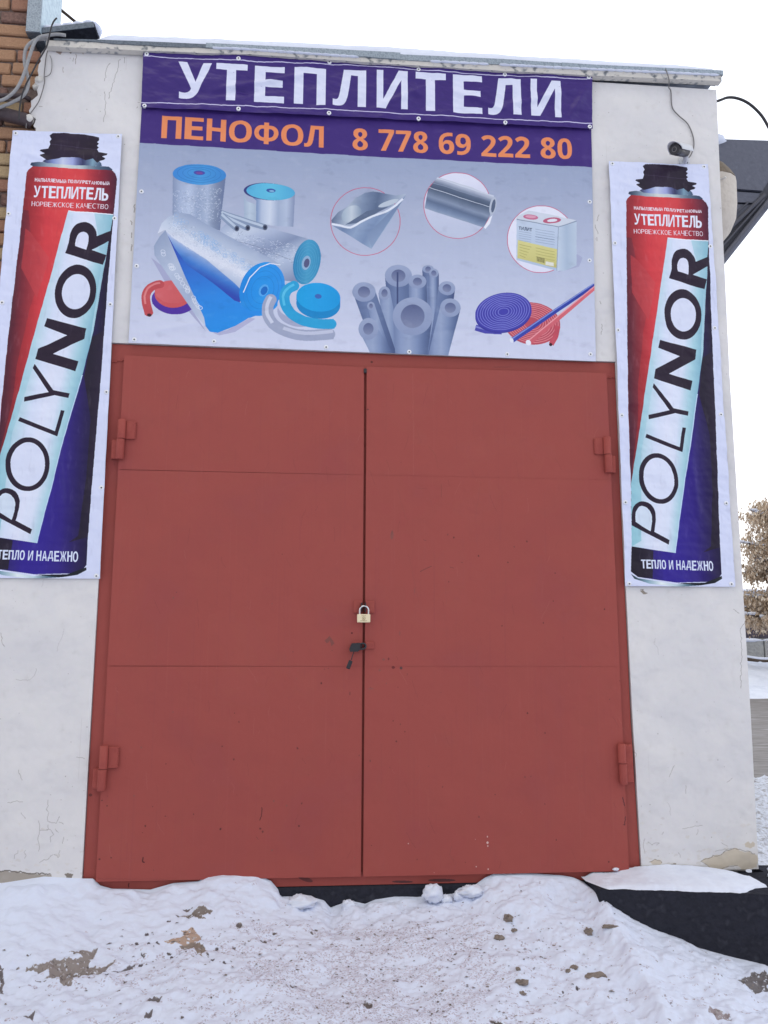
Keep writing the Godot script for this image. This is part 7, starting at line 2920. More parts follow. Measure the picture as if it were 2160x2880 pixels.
	["r",[271,666,8,3,-2,7],["dde2ee"],1],
	["r",[397,703,8,3,-2,7],["dde2ee"],1],
	["r",[170,556,8,3,-2,7],["8fb2dc"],1],
	["r",[417,759,8,3,-2,7],["dde2ee"],1],
	["r",[381,718,8,3,-2,7],["dde2ee"],1],
	["r",[308,692,8,3,-2,7],["dde2ee"],1],
	["r",[337,625,8,3,-2,7],["8fb2dc"],1],
	["r",[265,668,8,3,-2,7],["dde2ee"],1],
	["r",[442,695,8,3,-2,7],["8fb2dc"],1],
	["r",[323,618,8,3,-2,7],["8fb2dc"],1],
	["r",[463,727,8,3,-2,7],["8fb2dc"],1],
	["r",[439,760,8,3,-2,7],["dde2ee"],1],
	["r",[443,741,8,3,-2,7],["dde2ee"],1],
	["r",[257,610,8,3,-2,7],["8fb2dc"],1],
	["r",[447,742,8,3,-2,7],["dde2ee"],1],
	["r",[188,598,8,3,-2,7],["dde2ee"],1],
	["r",[256,595,8,3,-2,7],["8fb2dc"],1],
	["r",[479,752,8,3,-2,7],["8fb2dc"],1],
	["r",[245,588,8,3,-2,7],["8fb2dc"],1],
	["r",[213,638,8,3,-2,7],["dde2ee"],1],
	["r",[378,704,8,3,-2,7],["dde2ee"],1],
	["r",[313,695,8,3,-2,7],["dde2ee"],1],
	["r",[321,647,8,3,-2,7],["8fb2dc"],1],
	["r",[489,802,8,3,-2,7],["dde2ee"],1],
	["r",[333,666,8,3,-2,7],["dde2ee"],1],
	["r",[368,654,8,3,-2,7],["8fb2dc"],1],
	["r",[327,654,8,3,-2,7],["8fb2dc"],1],
	["r",[328,632,8,3,-2,7],["8fb2dc"],1],
	["r",[463,762,8,3,-2,7],["dde2ee"],1],
	["r",[402,694,8,3,-2,7],["8fb2dc"],1],
	["r",[285,603,8,3,-2,7],["8fb2dc"],1],
	["r",[393,703,8,3,-2,7],["dde2ee"],1],
	["r",[350,632,8,3,-2,7],["8fb2dc"],1],
	["r",[374,678,8,3,-2,7],["8fb2dc"],1],
	["r",[287,607,8,3,-2,7],["8fb2dc"],1],
	["r",[263,881,8,4,-3,7],["d9deea"],2],
	["r",[171,741,8,4,-3,7],["d9deea"],2],
	["r",[158,731,8,4,-3,7],["d9deea"],2],
	["r",[164,731,8,4,-3,7],["d9deea"],2],
	["r",[201,786,8,4,-3,7],["d9deea"],2],
	["r",[222,818,8,4,-3,7],["d9deea"],2],
	["r",[284,904,8,4,-3,7],["d9deea"],2],
	["r",[283,904,8,4,-3,7],["d9deea"],2],
	["r",[256,863,8,4,-3,7],["d9deea"],2],
	["r",[275,899,8,4,-3,7],["d9deea"],2],
	["r",[163,741,8,4,-3,7],["d9deea"],2],
	["r",[128,674,8,4,-3,7],["d9deea"],2],
	["r",[191,779,8,4,-3,7],["d9deea"],2],
	["r",[130,685,8,4,-3,7],["d9deea"],2],
	["r",[230,824,8,4,-3,7],["d9deea"],2],
	["r",[210,804,8,4,-3,7],["d9deea"],2],
	["r",[231,837,8,4,-3,7],["d9deea"],2],
	["r",[166,743,8,4,-3,7],["d9deea"],2],
	["r",[232,832,8,4,-3,7],["d9deea"],2],
	["r",[186,770,8,4,-3,7],["d9deea"],2],
	["r",[259,874,8,4,-3,7],["d9deea"],2],
	["r",[270,891,8,4,-3,7],["d9deea"],2],
	["e",[527,815,82,31,-39,111],["1f86da","2a95e4","2f8fe0"],0],
	["r",[529,819,70,27,-33,96],["2380cf"],2],
	["r",[529,819,57,22,-27,78],["2380cf"],2],
	["r",[529,819,41,16,-19,56],["2380cf"],2],
	["e",[533,821,17,7,-10,25],["55a6e8"],0],
	["e",[535,822,12,5,-7,18],["1e6cc0"],0],
	["s",[598,709,557,705,516,722,476,770,452,833],["e3e6f1"],4],
	["p",[439,883,480,912,538,904,560,863,603,827,618,845,550,909,481,940,446,920],["2a8be0"],0],
	["e",[678,886,88,6,-5,64],["b7bbd4"],0],
	["e",[678,906,88,6,-5,64],["a2a8c4"],0],
	["e",[678,880,88,6,-5,58],["c6c9de"],0],
	["s",[566,853,563,859,559,867,555,876,552,885,551,894,551,904,551,915,553,925,557,934,561,943,567,952,574,961,583,968,593,975,604,981,616,986,629,992,643,996,659,1000,674,1003,689,1004,705,1005,721,1004,738,1003,758,1001,781,998,801,995,815,993],["9ea6c0"],46],
	["s",[563,847,560,853,556,862,552,872,549,882,548,891,548,902,548,912,550,922,555,932,561,942,567,951,571,958],["c9cee0"],14],
	["s",[615,977,626,981,641,985,657,990,674,993,689,995,705,996,721,995,738,994,758,992,781,988,801,985,815,982],["c0c5da"],14],
	["e",[754,870,89,5,-4,62],["1b86c4"],0],
	["p",[665,843,843,839,843,868,666,871],["1b86c4"],0],
	["e",[754,841,89,5,-4,61],["1fa0dd","259fe0","1d97d8"],0],
	["e",[753,838,14,1,-1,10],["3f68b4"],0],
	["s",[661,794,655,797,646,802,637,807,629,814,625,820,621,828,618,837,617,845,617,854,618,863,620,873,624,882,628,891,634,900,641,910,649,918,659,925,671,932,683,938,696,944,710,947,725,950,740,952,755,954,772,954,791,953,808,952,819,951],["2d9fd2"],42],
	["s",[655,791,649,795,640,800,631,807,624,814,619,821,615,829,613,837,611,845,612,855,614,866,616,875,618,882],["55bde4"],10],
	["r",[943,503,144,-7,1,150],["c4607e"],3],
	["p",[804,527,874,538,922,510,1023,454,1090,402,1111,377,1053,484,968,624,882,572],["8495b4","6f84a8","8fa2c0","7a8fb2","9db0ca"],30],
	["p",[949,561,1090,406,1111,379,970,619],["6c80a4","8da0be"],60],
	["p",[802,505,829,468,862,446,903,400,940,376,974,368,1022,374,1068,381,1113,373,1045,433,970,472,922,508,874,526,804,520],["5f708e","aab6c8","7f90ac","5a6b8a","8b9ab4","b4c0d0"],10],
	["e",[885,473,38,-26,16,28],["9fb0c2","c3cdd8","8496ae"],0],
	["e",[1038,417,42,-19,4,10],["b9c4d2"],0],
	["p",[859,522,948,458,1038,433,971,476,922,508],["5d6c88"],0],
	["s",[804,521,810,522,818,523,828,524,837,525,846,527,856,531,866,533,874,534,882,533,888,530,894,527,900,523,905,520,910,516,915,512,922,507,932,501,945,494,958,487,971,480,984,474,997,469,1011,463,1023,458,1033,452,1042,446,1051,439,1060,432,1071,423,1081,412,1091,402,1098,395],["dde2ee"],9],
	["e",[1329,412,143,-7,-1,148],["dcdeef","d4d6ea","c2c8de","bcc4da"],90],
	["r",[1329,412,143,-7,-1,148],["c4607e"],3],
	["p",[1244,290,1204,348,1190,433,1439,505,1466,451,1488,367,1388,326],["cdd3e0","a4adc2","5a6880","4c5a72","68768e","8593ac","5f6f8c","7688a6","93a2ba"],107],
	["s",[1242,294,1485,362],["c8cede"],6],
	["s",[1210,338,1478,416],["c3cbdb"],3],
	["s",[1219,315,1483,385],["8390a8"],3],
	["e",[1480,406,14,2,-8,42],["b4bccd"],0],
	["e",[1482,406,8,1,-6,31],["55627c"],0],
	["p",[1439,505,1466,459,1478,446,1466,487,1446,512],["e2e5f0"],0],
	["e",[1684,545,145,-7,-4,150],["e2e4f2","dddff0"],90],
	["r",[1684,545,145,-7,-4,150],["c4607e"],3],
	["p",[1837,606,1860,621,1843,662,1750,690],["a6acca"],0],
	["p",[1580,461,1760,487,1747,684,1576,644],["c0cde0","b0c0d8"],90],
	["p",[1584,554,1751,588,1746,672,1580,635],["d4cf8e","c6c07c"],90],
	["p",[1760,487,1839,458,1833,656,1781,682,1747,684],["c5d2e2","a9bad0","bccadb"],0],
	["p",[1580,449,1633,420,1710,430,1839,454,1760,487,1580,461],["ccd3e0"],0],
	["s",[1580,461,1760,487,1839,458],["8794ac"],4],
	["s",[1760,487,1747,684],["8f9db6"],3],
	["e",[1641,449,32,2,-1,11],["c2708f"],0],
	["e",[1641,447,23,1,-1,6],["d9a0b6"],0],
	["e",[1733,459,39,-5,1,13],["b85f7c"],0],
	["e",[1734,459,22,-3,0,7],["dfe0ec"],0],
	["t",[1589,493,1599,508],["3c4a66"],"bТ"],
	["t",[1600,494,1610,509],["3c4a66"],"bИ"],
	["t",[1612,495,1622,511],["3c4a66"],"bЛ"],
	["t",[1624,497,1634,512],["3c4a66"],"bИ"],
	["t",[1636,498,1646,513],["3c4a66"],"bТ"],
	["s",[1588,515,1642,522],["93a2bd"],2],
	["s",[1588,525,1642,532],["93a2bd"],2],
	["s",[1588,534,1642,541],["93a2bd"],2],
	["s",[1588,544,1641,551],["93a2bd"],2],
	["s",[1587,554,1641,561],["93a2bd"],2],
	["s",[1660,502,1743,512],["8b9bb8"],2],
	["s",[1660,513,1743,524],["8b9bb8"],2],
	["s",[1660,524,1742,535],["8b9bb8"],2],
	["s",[1659,536,1742,546],["55648a"],2],
	["s",[1659,547,1742,557],["8b9bb8"],2],
	["s",[1659,558,1741,569],["8b9bb8"],2],
	["s",[1591,573,1641,583],["a39c58"],2],
	["s",[1591,585,1634,595],["a39c58"],2],
	["s",[1590,597,1628,608],["a39c58"],2],
	["s",[1590,609,1621,620],["a39c58"],2],
	["s",[1590,621,1615,632],["a39c58"],2],
	["s",[1660,586,1740,601],["a8a25e"],2],
	["s",[1660,599,1740,614],["a8a25e"],2],
	["s",[1659,612,1740,626],["a8a25e"],2],
	["s",[1659,625,1739,639],["a8a25e"],2],
	["s",[1664,624,1664,646],["5e5a3e"],2],
	["s",[1668,625,1668,647],["5e5a3e"],2],
	["s",[1672,626,1671,647],["5e5a3e"],2],
	["s",[1676,626,1675,648],["5e5a3e"],2],
	["s",[1680,627,1679,649],["5e5a3e"],2],
	["s",[1683,628,1683,649],["5e5a3e"],2],
	["s",[1687,629,1687,650],["5e5a3e"],2],
	["s",[1691,629,1691,651],["5e5a3e"],2],
	["s",[1695,630,1694,652],["5e5a3e"],2],
	["p",[1701,643,1735,649,1735,665,1700,659],["e4e4da"],0],
	["p",[1179,701,1190,1071,1246,1069,1227,699],["56668e","6f80a6","5f7097","46547c"],0],
	["e",[1203,700,24,-1,0,17],["9aa6c4","8c99ba"],90],
	["e",[1203,700,12,-1,0,11],["5b658c","6f799c","8089a8"],90],
	["p",[1207,718,1209,1070,1246,1069,1248,716],["6f80a6","8c9bbd","97a5c4","8091b5","5f7097","4b5a82"],0],
	["e",[1227,717,20,-1,0,20],["9aa6c4","8c99ba"],90],
	["e",[1227,717,11,0,0,12],["5b658c","6f799c","8089a8"],90],
	["p",[1024,737,1055,1076,1165,1072,1135,733],["56668e","6f80a6","5f7097","46547c"],0],
	["e",[1080,735,56,-2,0,48],["9aa6c4","8c99ba"],90],
	["e",[1080,735,29,-1,0,27],["5b658c","6f799c","8089a8"],90],
	["s",[1076,720,1076,859],["44507a"],7],
	["p",[1122,758,1131,1073,1201,1071,1197,755],["6f80a6","8c9bbd","97a5c4","8091b5","5f7097","4b5a82"],0],
	["e",[1159,757,37,-2,0,30],["9aa6c4","8c99ba"],90],
	["e",[1159,757,19,-1,0,17],["5b658c","6f799c","8089a8"],90],
	["p",[1246,782,1201,1071,1275,1068,1316,779],["56668e","6f80a6","5f7097","46547c"],0],
	["e",[1281,781,35,-1,0,31],["9aa6c4","8c99ba"],90],
	["e",[1281,781,18,-1,0,18],["5b658c","6f799c","8089a8"],90],
	["p",[998,814,1040,1076,1098,1074,1047,812],["6f80a6","8c9bbd","97a5c4","8091b5","5f7097","4b5a82"],0],
	["e",[1023,813,24,-1,0,29],["9aa6c4","8c99ba"],90],
	["e",[1023,813,13,-1,0,17],["5b658c","6f799c","8089a8"],90],
	["p",[892,813,989,1078,1076,1075,987,809],["56668e","6f80a6","5f7097","46547c"],0],
	["e",[939,811,48,-2,0,42],["9aa6c4","8c99ba"],90],
	["e",[939,811,25,-1,0,24],["5b658c","6f799c","8089a8"],90],
	["p",[952,870,1011,1077,1055,1076,984,869],["6f80a6","8c9bbd","97a5c4","8091b5","5f7097","4b5a82"],0],
	["e",[968,870,16,-1,0,18],["9aa6c4","8c99ba"],90],
	["e",[968,870,8,0,0,11],["5b658c","6f799c","8089a8"],90],
	["p",[1252,866,1201,1077,1283,1074,1339,863],["6f80a6","8c9bbd","97a5c4","8091b5","5f7097","4b5a82"],0],
	["e",[1295,864,43,-2,0,40],["9aa6c4","8c99ba"],90],
	["e",[1295,864,23,-1,0,22],["5b658c","6f799c","8089a8"],90],
	["p",[917,969,973,1083,1066,1080,998,966],["6f80a6","8c9bbd","97a5c4","8091b5","5f7097","4b5a82"],0],
	["e",[958,967,40,-2,0,46],["9aa6c4","8c99ba"],90],
	["e",[958,967,21,-1,0,25],["5b658c","6f799c","8089a8"],90],
	["p",[1058,910,1069,1081,1198,1077,1221,904],["6f80a6","8c9bbd","97a5c4","8091b5","5f7097","4b5a82"],0],
	["e",[1139,907,82,-3,0,81],["9aa6c4","8c99ba"],90],
	["e",[1139,907,49,-2,0,50],["5b658c","6f799c","8089a8"],90],
	["s",[1399,945,1440,957,1508,958],["4a4aa8"],26],
	["s",[1399,941,1440,952,1508,952],["7f84cc"],7],
	["e",[1637,919,117,12,-14,91],["b8505f"],0],
	["r",[1637,917,109,12,-13,83],["dc8a92"],3],
	["r",[1637,917,98,10,-12,75],["dc8a92"],3],
	["r",[1637,917,88,9,-11,67],["dc8a92"],3],
	["r",[1637,917,77,8,-9,59],["dc8a92"],3],
	["r",[1637,917,67,7,-8,51],["dc8a92"],3],
	["r",[1637,917,56,6,-7,43],["dc8a92"],3],
	["r",[1637,917,46,5,-6,35],["dc8a92"],3],
	["r",[1637,917,35,4,-4,27],["dc8a92"],3],
	["s",[1745,926,1734,973,1714,1007],["c25060"],22],
	["e",[1712,1008,7,0,0,7],["3a1c28"],0],
	["e",[1517,882,118,-26,12,80],["3b3a96"],0],
	["e",[1517,874,118,-26,12,81],["4341a6"],0],
	["r",[1517,873,109,-24,11,74],["7c80cc"],3],
	["r",[1517,873,98,-22,10,67],["7c80cc"],3],
	["r",[1517,873,88,-19,9,60],["7c80cc"],3],
	["r",[1517,873,77,-17,8,53],["7c80cc"],3],
	["r",[1517,873,67,-15,7,46],["7c80cc"],3],
	["r",[1517,873,56,-12,6,38],["7c80cc"],3],
	["r",[1517,873,45,-10,5,31],["7c80cc"],3],
	["r",[1517,873,35,-8,4,24],["7c80cc"],3],
	["r",[1517,873,23,-5,2,16],["7c80cc"],3],
	["p",[1543,988,1558,1003,1913,745,1914,730,1887,743],["3c49a8","2d3f9c"],0],
	["s",[1551,988,1903,735],["7f90d2"],5],
	["p",[1611,995,1630,1010,1913,758,1913,740],["c8606c","d86a76"],0],
	["s",[1617,995,1912,742],["e49aa2"],5],
	["e",[1549,995,6,-5,6,9],["dfe2f0"],0],
	["e",[1619,1002,9,-7,7,10],["e2e4f0"],0]]
const CAN_PRINT := [
	["p",[0,0,480,0,480,1952,0,1952],["d3d9f2"],0],
	["p",[75,196,81,182,100,164,444,172,460,190,468,213,460,377,446,901,441,1159,431,1511,424,1783,424,1897,400,1930,222,1936,56,1913,27,1890,34,1786,43,1491,44,1216,51,908,66,502],["5a2530","9c3038","cf4048","d8474c","d0444a","8c2c3c","4a2238"],0],
	["p",[70,369,95,370,110,470,189,575,131,806,94,1063,87,1216,44,1491,51,908,66,502],["4a2434","7a2c38","a83a42","c04248"],0],
	["p",[110,470,197,583,155,763,84,634,87,453],["a23840","cf4a50"],0],
	["p",[460,377,446,901,441,1159,431,1511,424,1783,424,1897,400,1930,222,1936,56,1913,27,1890,34,1781,219,1808,402,901],["241f2c","2f2668","35278c","35278c","33257e","2a2152","231f30"],0],
	["p",[395,933,446,901,441,1159,431,1511,424,1783,348,1805,385,1778,405,1536,410,1287,372,1104],["2b2138","262032","30273c"],0],
	["p",[34,1781,130,1799,119,1918,56,1913,27,1890],["211d28","2b2438"],0],
	["p",[265,367,459,377,402,901,365,1099,302,1393,223,1809,34,1782,43,1510,82,1317,160,906],["9cc8d6","bcd6e4","d5def2","dde2f4","d8e0f2","a8cfdc","7fb2c6"],8],
	["p",[377,374,459,377,402,901,388,964,419,627,398,472],["b4d4e2","86b8ca"],0],
	["p",[160,906,173,1010,95,1366,78,1757,34,1782,43,1510,82,1317],["8fc2d0","b8d6e4"],0],
	["s",[365,1099,302,1393,223,1809],["bcd4ee"],4],
	["s",[265,367,459,377],["eceef8"],4],
	["p",[87,159,91,148,118,144,429,157,445,168,444,173,100,165],["2c3850","8fa0b0","d2d6d4","b8c6cc","5f7488","303c58"],0],
	["p",[140,142,158,130,220,119,299,117,325,127,370,117,395,142,399,155,161,150],["2e2f4c","7f8fc4","c3cbe4","9fa8d8","343860","7fa0b4","40506c"],0],
	["p",[162,19,177,8,226,4,314,6,378,17,379,31,370,40,379,47,371,57,379,66,372,73,380,87,420,94,417,102,397,109,412,118,407,125,389,130,377,140,357,120,325,129,299,117,220,118,162,137,149,130,126,115,128,110,146,102,124,92,127,86,160,81,168,60,164,47,171,35],["241d2b","30263a","2b2233","261f2e"],0],
	["s",[170,60,249,65,372,75],["3d3348"],3],
	["p",[27,1900,56,1918,221,1943,350,1937,330,1947,221,1954,104,1941,41,1921],["20303a","7fa0b0","e2ecf0","bcd0da","3a5868","1c2028"],0],
	["p",[222,1938,350,1935,424,1906,425,1918,390,1937,330,1947],["1d2028","22262c"],0],
	["t",[111,218,122,234],["e9e4ee"],"bН"],
	["t",[123,219,134,235],["e9e4ee"],"bА"],
	["t",[136,219,147,235],["e9e4ee"],"bП"],
	["t",[149,219,163,235],["e9e4ee"],"bЫ"],
	["t",[165,220,176,235],["e9e4ee"],"bЛ"],
	["t",[178,220,189,236],["e9e4ee"],"bЯ"],
	["t",[190,220,201,236],["e9e4ee"],"bЕ"],
	["t",[203,221,217,236],["e9e4ee"],"bМ"],
	["t",[219,221,233,237],["e9e4ee"],"bЫ"],
	["t",[235,222,247,237],["e9e4ee"],"bЙ"],
	["t",[255,222,266,237],["e9e4ee"],"bП"],
	["t",[267,222,278,238],["e9e4ee"],"bО"],
	["t",[280,223,291,238],["e9e4ee"],"bЛ"],
	["t",[293,223,304,238],["e9e4ee"],"bИ"],
	["t",[305,223,316,239],["e9e4ee"],"bУ"],
	["t",[318,224,329,239],["e9e4ee"],"bР"],
	["t",[331,224,342,239],["e9e4ee"],"bЕ"],
	["t",[343,224,354,239],["e9e4ee"],"bТ"],
	["t",[356,225,367,240],["e9e4ee"],"bА"],
	["t",[369,225,380,240],["e9e4ee"],"bН"],
	["t",[381,225,392,240],["e9e4ee"],"bО"],
	["t",[394,226,405,240],["e9e4ee"],"bВ"],
	["t",[407,226,421,241],["e9e4ee"],"bЫ"],
	["t",[423,226,435,241],["e9e4ee"],"bЙ"],
	["t",[110,254,139,307],["e2e6f4"],"bУ"],
	["t",[143,254,172,308],["e2e6f4"],"bТ"],
	["t",[175,254,205,309],["e2e6f4"],"bЕ"],
	["t",[208,254,237,309],["e2e6f4"],"bП"],
	["t",[240,255,270,310],["e2e6f4"],"bЛ"],
	["t",[273,255,303,311],["e2e6f4"],"bИ"],
	["t",[306,255,335,311],["e2e6f4"],"bТ"],
	["t",[338,255,368,312],["e2e6f4"],"bЕ"],
	["t",[371,255,401,313],["e2e6f4"],"bЛ"],
	["t",[404,256,433,314],["e2e6f4"],"bЬ"],
	["t",[106,328,121,350],["e6e0ec"],"rН"],
	["t",[124,328,139,350],["e6e0ec"],"rО"],
	["t",[141,328,156,350],["e6e0ec"],"rР"],
	["t",[159,328,174,350],["e6e0ec"],"rВ"],
	["t",[176,328,191,351],["e6e0ec"],"rЕ"],
	["t",[194,329,215,351],["e6e0ec"],"rЖ"],
	["t",[218,329,233,351],["e6e0ec"],"rС"],
	["t",[236,329,251,351],["e6e0ec"],"rК"],
	["t",[253,329,268,352],["e6e0ec"],"rО"],
	["t",[271,329,286,352],["e6e0ec"],"rЕ"],
	["t",[297,329,312,352],["e6e0ec"],"rК"],
	["t",[314,329,329,352],["e6e0ec"],"rА"],
	["t",[332,329,347,353],["e6e0ec"],"rЧ"],
	["t",[349,329,364,353],["e6e0ec"],"rЕ"],
	["t",[367,329,382,353],["e6e0ec"],"rС"],
	["t",[384,330,400,353],["e6e0ec"],"rТ"],
	["t",[402,330,417,353],["e6e0ec"],"rВ"],
	["t",[420,330,435,354],["e6e0ec"],"rО"],
	["p",[262,560,269,542,276,515,276,512,276,507,277,501,277,495,278,488,278,482,279,476,280,470,282,463,284,457,286,451,289,445,292,440,296,434,300,430,305,426,310,423,316,421,322,419,327,418,332,417,338,417,343,417,348,418,353,420,358,421,362,424,366,426,370,429,374,433,377,436,380,441,383,445,386,450,388,455,390,460,391,465,392,471,392,476,393,479,458,450,455,495,374,542,438,564,426,609,386,599],["2b2132"],0],
	["p",[304,528,304,523,303,517,303,510,304,503,304,497,306,491,308,485,310,479,313,474,315,470,319,466,323,464,327,462,332,461,335,460,339,461,343,462,347,464,350,466,352,469,354,472,356,475,357,479,358,484,358,491,358,500,357,512,355,525,353,536,352,543],["d8dcf0"],0],
	["e",[317,731,87,-8,2,119],["2b2132"],0],
	["e",[319,733,59,-5,1,78],["d6dcf0"],0],
	["p",[205,853,371,895,365,922,368,913,364,940,238,1009,345,1039,335,1083,167,1033,177,989,293,927,195,889],["2b2132"],0],
	["p",[166,1054,250,1167,318,1180,314,1200,257,1189,135,1219,135,1199,232,1176,160,1073],["2b2132"],0],
	["p",[122,1285,268,1343,287,1253,302,1255,279,1365,116,1301],["2b2132"],0],
	["e",[167,1483,86,-19,19,111],["2b2132"],0],
	["e",[168,1483,67,-15,15,91],["d8def2"],0],
	["p",[38,1690,38,1685,38,1677,39,1669,39,1660,40,1651,41,1643,42,1635,44,1627,46,1619,48,1613,52,1607,56,1602,60,1597,65,1594,70,1591,75,1588,80,1586,85,1585,90,1585,95,1585,101,1586,107,1588,114,1590,120,1594,125,1597,130,1602,134,1607,138,1613,141,1620,143,1626,145,1632,146,1638,146,1645,146,1652,146,1660,145,1671,142,1684,140,1698,138,1710,136,1718,202,1753,197,1773],["2b2132"],0],
	["p",[55,1675,56,1670,56,1662,56,1653,57,1644,58,1637,60,1630,64,1624,67,1619,71,1614,74,1610,78,1607,81,1606,85,1605,88,1604,92,1605,96,1606,101,1608,106,1610,110,1613,114,1617,117,1621,121,1625,124,1630,126,1636,128,1641,129,1646,130,1651,130,1657,129,1663,129,1670,128,1679,126,1689,124,1700,122,1709,120,1716],["cfdcec"],0],
	["t",[73,1838,93,1876],["d5def2"],"bТ"],
	["t",[95,1838,115,1877],["d5def2"],"bЕ"],
	["t",[117,1839,137,1877],["d5def2"],"bП"],
	["t",[139,1839,159,1878],["d5def2"],"bЛ"],
	["t",[162,1839,181,1879],["d5def2"],"bО"],
	["t",[194,1840,213,1880],["d5def2"],"bИ"],
	["t",[226,1840,245,1881],["d5def2"],"bН"],
	["t",[248,1841,267,1881],["d5def2"],"bА"],
	["t",[270,1841,292,1882],["d5def2"],"bД"],
	["t",[295,1841,315,1883],["d5def2"],"bЕ"],
	["t",[318,1842,344,1883],["d5def2"],"bЖ"],
	["t",[347,1842,367,1884],["d5def2"],"bН"],
	["t",[369,1842,389,1885],["d5def2"],"bО"]]
const PLASTER_MARKS := [
	["s",[558,1698,558,1719,561,1740,578,1744,583,1730],["a9a5a4"],1],
	["s",[583,1738,592,1746],["a9a5a4"],1],
	["s",[561,1745,561,1756,545,1757,544,1774,548,1787,546,1797],["a9a5a4"],1],
	["s",[551,1757,568,1757,572,1765,567,1772,569,1780],["a9a5a4"],1],
	["s",[594,1770,591,1783],["a9a5a4"],1],
	["s",[545,1740,545,1757],["a9a5a4"],1],
	["s",[547,1819,566,1812,574,1803,586,1810,588,1795],["a9a5a4"],1],
	["s",[575,1754,583,1762],["a9a5a4"],1],
	["s",[446,1367,447,1384,454,1395],["a9a5a4"],1],
	["s",[497,1640,506,1660],["a9a5a4"],1],
	["s",[609,1615,626,1619],["a9a5a4"],1],
	["s",[506,1721,517,1734],["a9a5a4"],1],
	["s",[501,1809,506,1794],["a9a5a4"],1],
	["s",[520,1809,521,1794],["a9a5a4"],1],
	["s",[481,1702,510,1701],["a9a5a4"],1],
	["p",[371,1840,423,1834,475,1833,488,1833,519,1836,527,1838,572,1841,574,1846,562,1849,549,1852,503,1863,478,1878,374,1876],["a39b92"],0],
	["s",[371,1840,423,1833,475,1833,488,1833,519,1835,527,1838,572,1840],["6f6963"],2],
	["p",[600,1842,617,1841,612,1848,601,1846],["857d74"],0],
	["p",[1915,1841,1923,1837,1938,1833,1958,1830,1973,1821,1991,1816,2008,1821,2020,1824,2036,1829,2042,1834,2038,1856,2021,1860,2008,1863,1996,1851,1977,1852,1954,1859,1937,1856,1925,1846],["c9bfb0"],0],
	["s",[1915,1841,1923,1837,1938,1833,1958,1830,1973,1821,1991,1816,2008,1821,2020,1824,2036,1829],["847a70"],1],
	["s",[1915,1841,1925,1847,1937,1856,1954,1860,1977,1852,1996,1852],["8d8378"],1],
	["p",[1803,1841,1813,1835,1825,1837,1829,1843,1824,1847,1807,1845],["c6bcae"],0],
	["s",[1803,1841,1813,1835,1825,1837,1829,1843],["8d8378"],1],
	["p",[2014,1808,2022,1804,2038,1806,2036,1813,2026,1817,2016,1814],["c8beb0"],0],
	["p",[1849,1846,1859,1844,1859,1848,1850,1848],["8f867c"],0],
	["s",[1947,1821,1974,1819,1986,1816],["a9a5a4"],1],
	["s",[1963,1805,1976,1812],["a9a5a4"],1],
	["s",[1878,1775,1922,1768],["a9a5a4"],1],
	["s",[1913,1776,1907,1788],["a9a5a4"],1],
	["s",[1797,1801,1809,1805,1824,1802,1818,1807],["a9a5a4"],1],
	["s",[1867,1822,1870,1833],["a9a5a4"],1],
	["s",[1793,1793,1789,1816,1793,1824],["a9a5a4"],1],
	["s",[1866,1642,1858,1657,1853,1668],["a9a5a4"],1],
	["s",[1778,1614,1784,1619,1780,1626],["a9a5a4"],1],
	["s",[1889,1685,1889,1703],["a9a5a4"],1],
	["s",[1830,1785,1836,1780],["a9a5a4"],1],
	["s",[2044,1334,2032,1352,2032,1393,2026,1481],["9a9694"],1],
	["s",[2018,1307,2032,1317],["9a9694"],1],
	["p",[1804,1270,1813,1265,1816,1271,1824,1276,1812,1277,1809,1274],["8f867c"],0],
	["s",[1806,1267,1814,1265],["6f675f"],1],
	["p",[475,39,490,39,485,54,477,49],["9a8a82"],0],
	["p",[495,37,519,36,505,49,501,43],["6a5f5a"],0],
	["p",[525,38,537,38,535,47,530,45],["b3a79f"],0],
	["s",[519,49,520,75],["8d827c"],1],
	["s",[513,60,513,69],["8d827c"],1],
	["s",[492,85,494,98],["8d827c"],1],
	["s",[444,185,453,185],["8d827c"],1],
	["s",[505,63,508,60],["8d827c"],1],
	["s",[595,66,589,84,587,113],["96918f"],1],
	["s",[617,56,614,86,602,133,598,157],["96918f"],1],
	["s",[630,49,629,65],["96918f"],1],
	["s",[587,138,592,180,590,215],["96918f"],1],
	["s",[662,160,668,162],["96918f"],1],
	["s",[661,176,664,172],["96918f"],1],
	["s",[668,412,666,422,668,431],["9a9592"],2],
	["s",[661,451,664,461],["9a9592"],2],
	["s",[664,478,665,492],["9a9592"],2],
	["s",[666,506,666,523],["9a9592"],2],
	["s",[1743,380,1737,398],["8a8482"],1],
	["s",[1733,407,1739,430],["8a8482"],1],
	["s",[1736,439,1736,448],["8a8482"],1],
	["s",[1738,595,1740,604],["8a8482"],1],
	["s",[1740,652,1738,678],["8a8482"],1]]
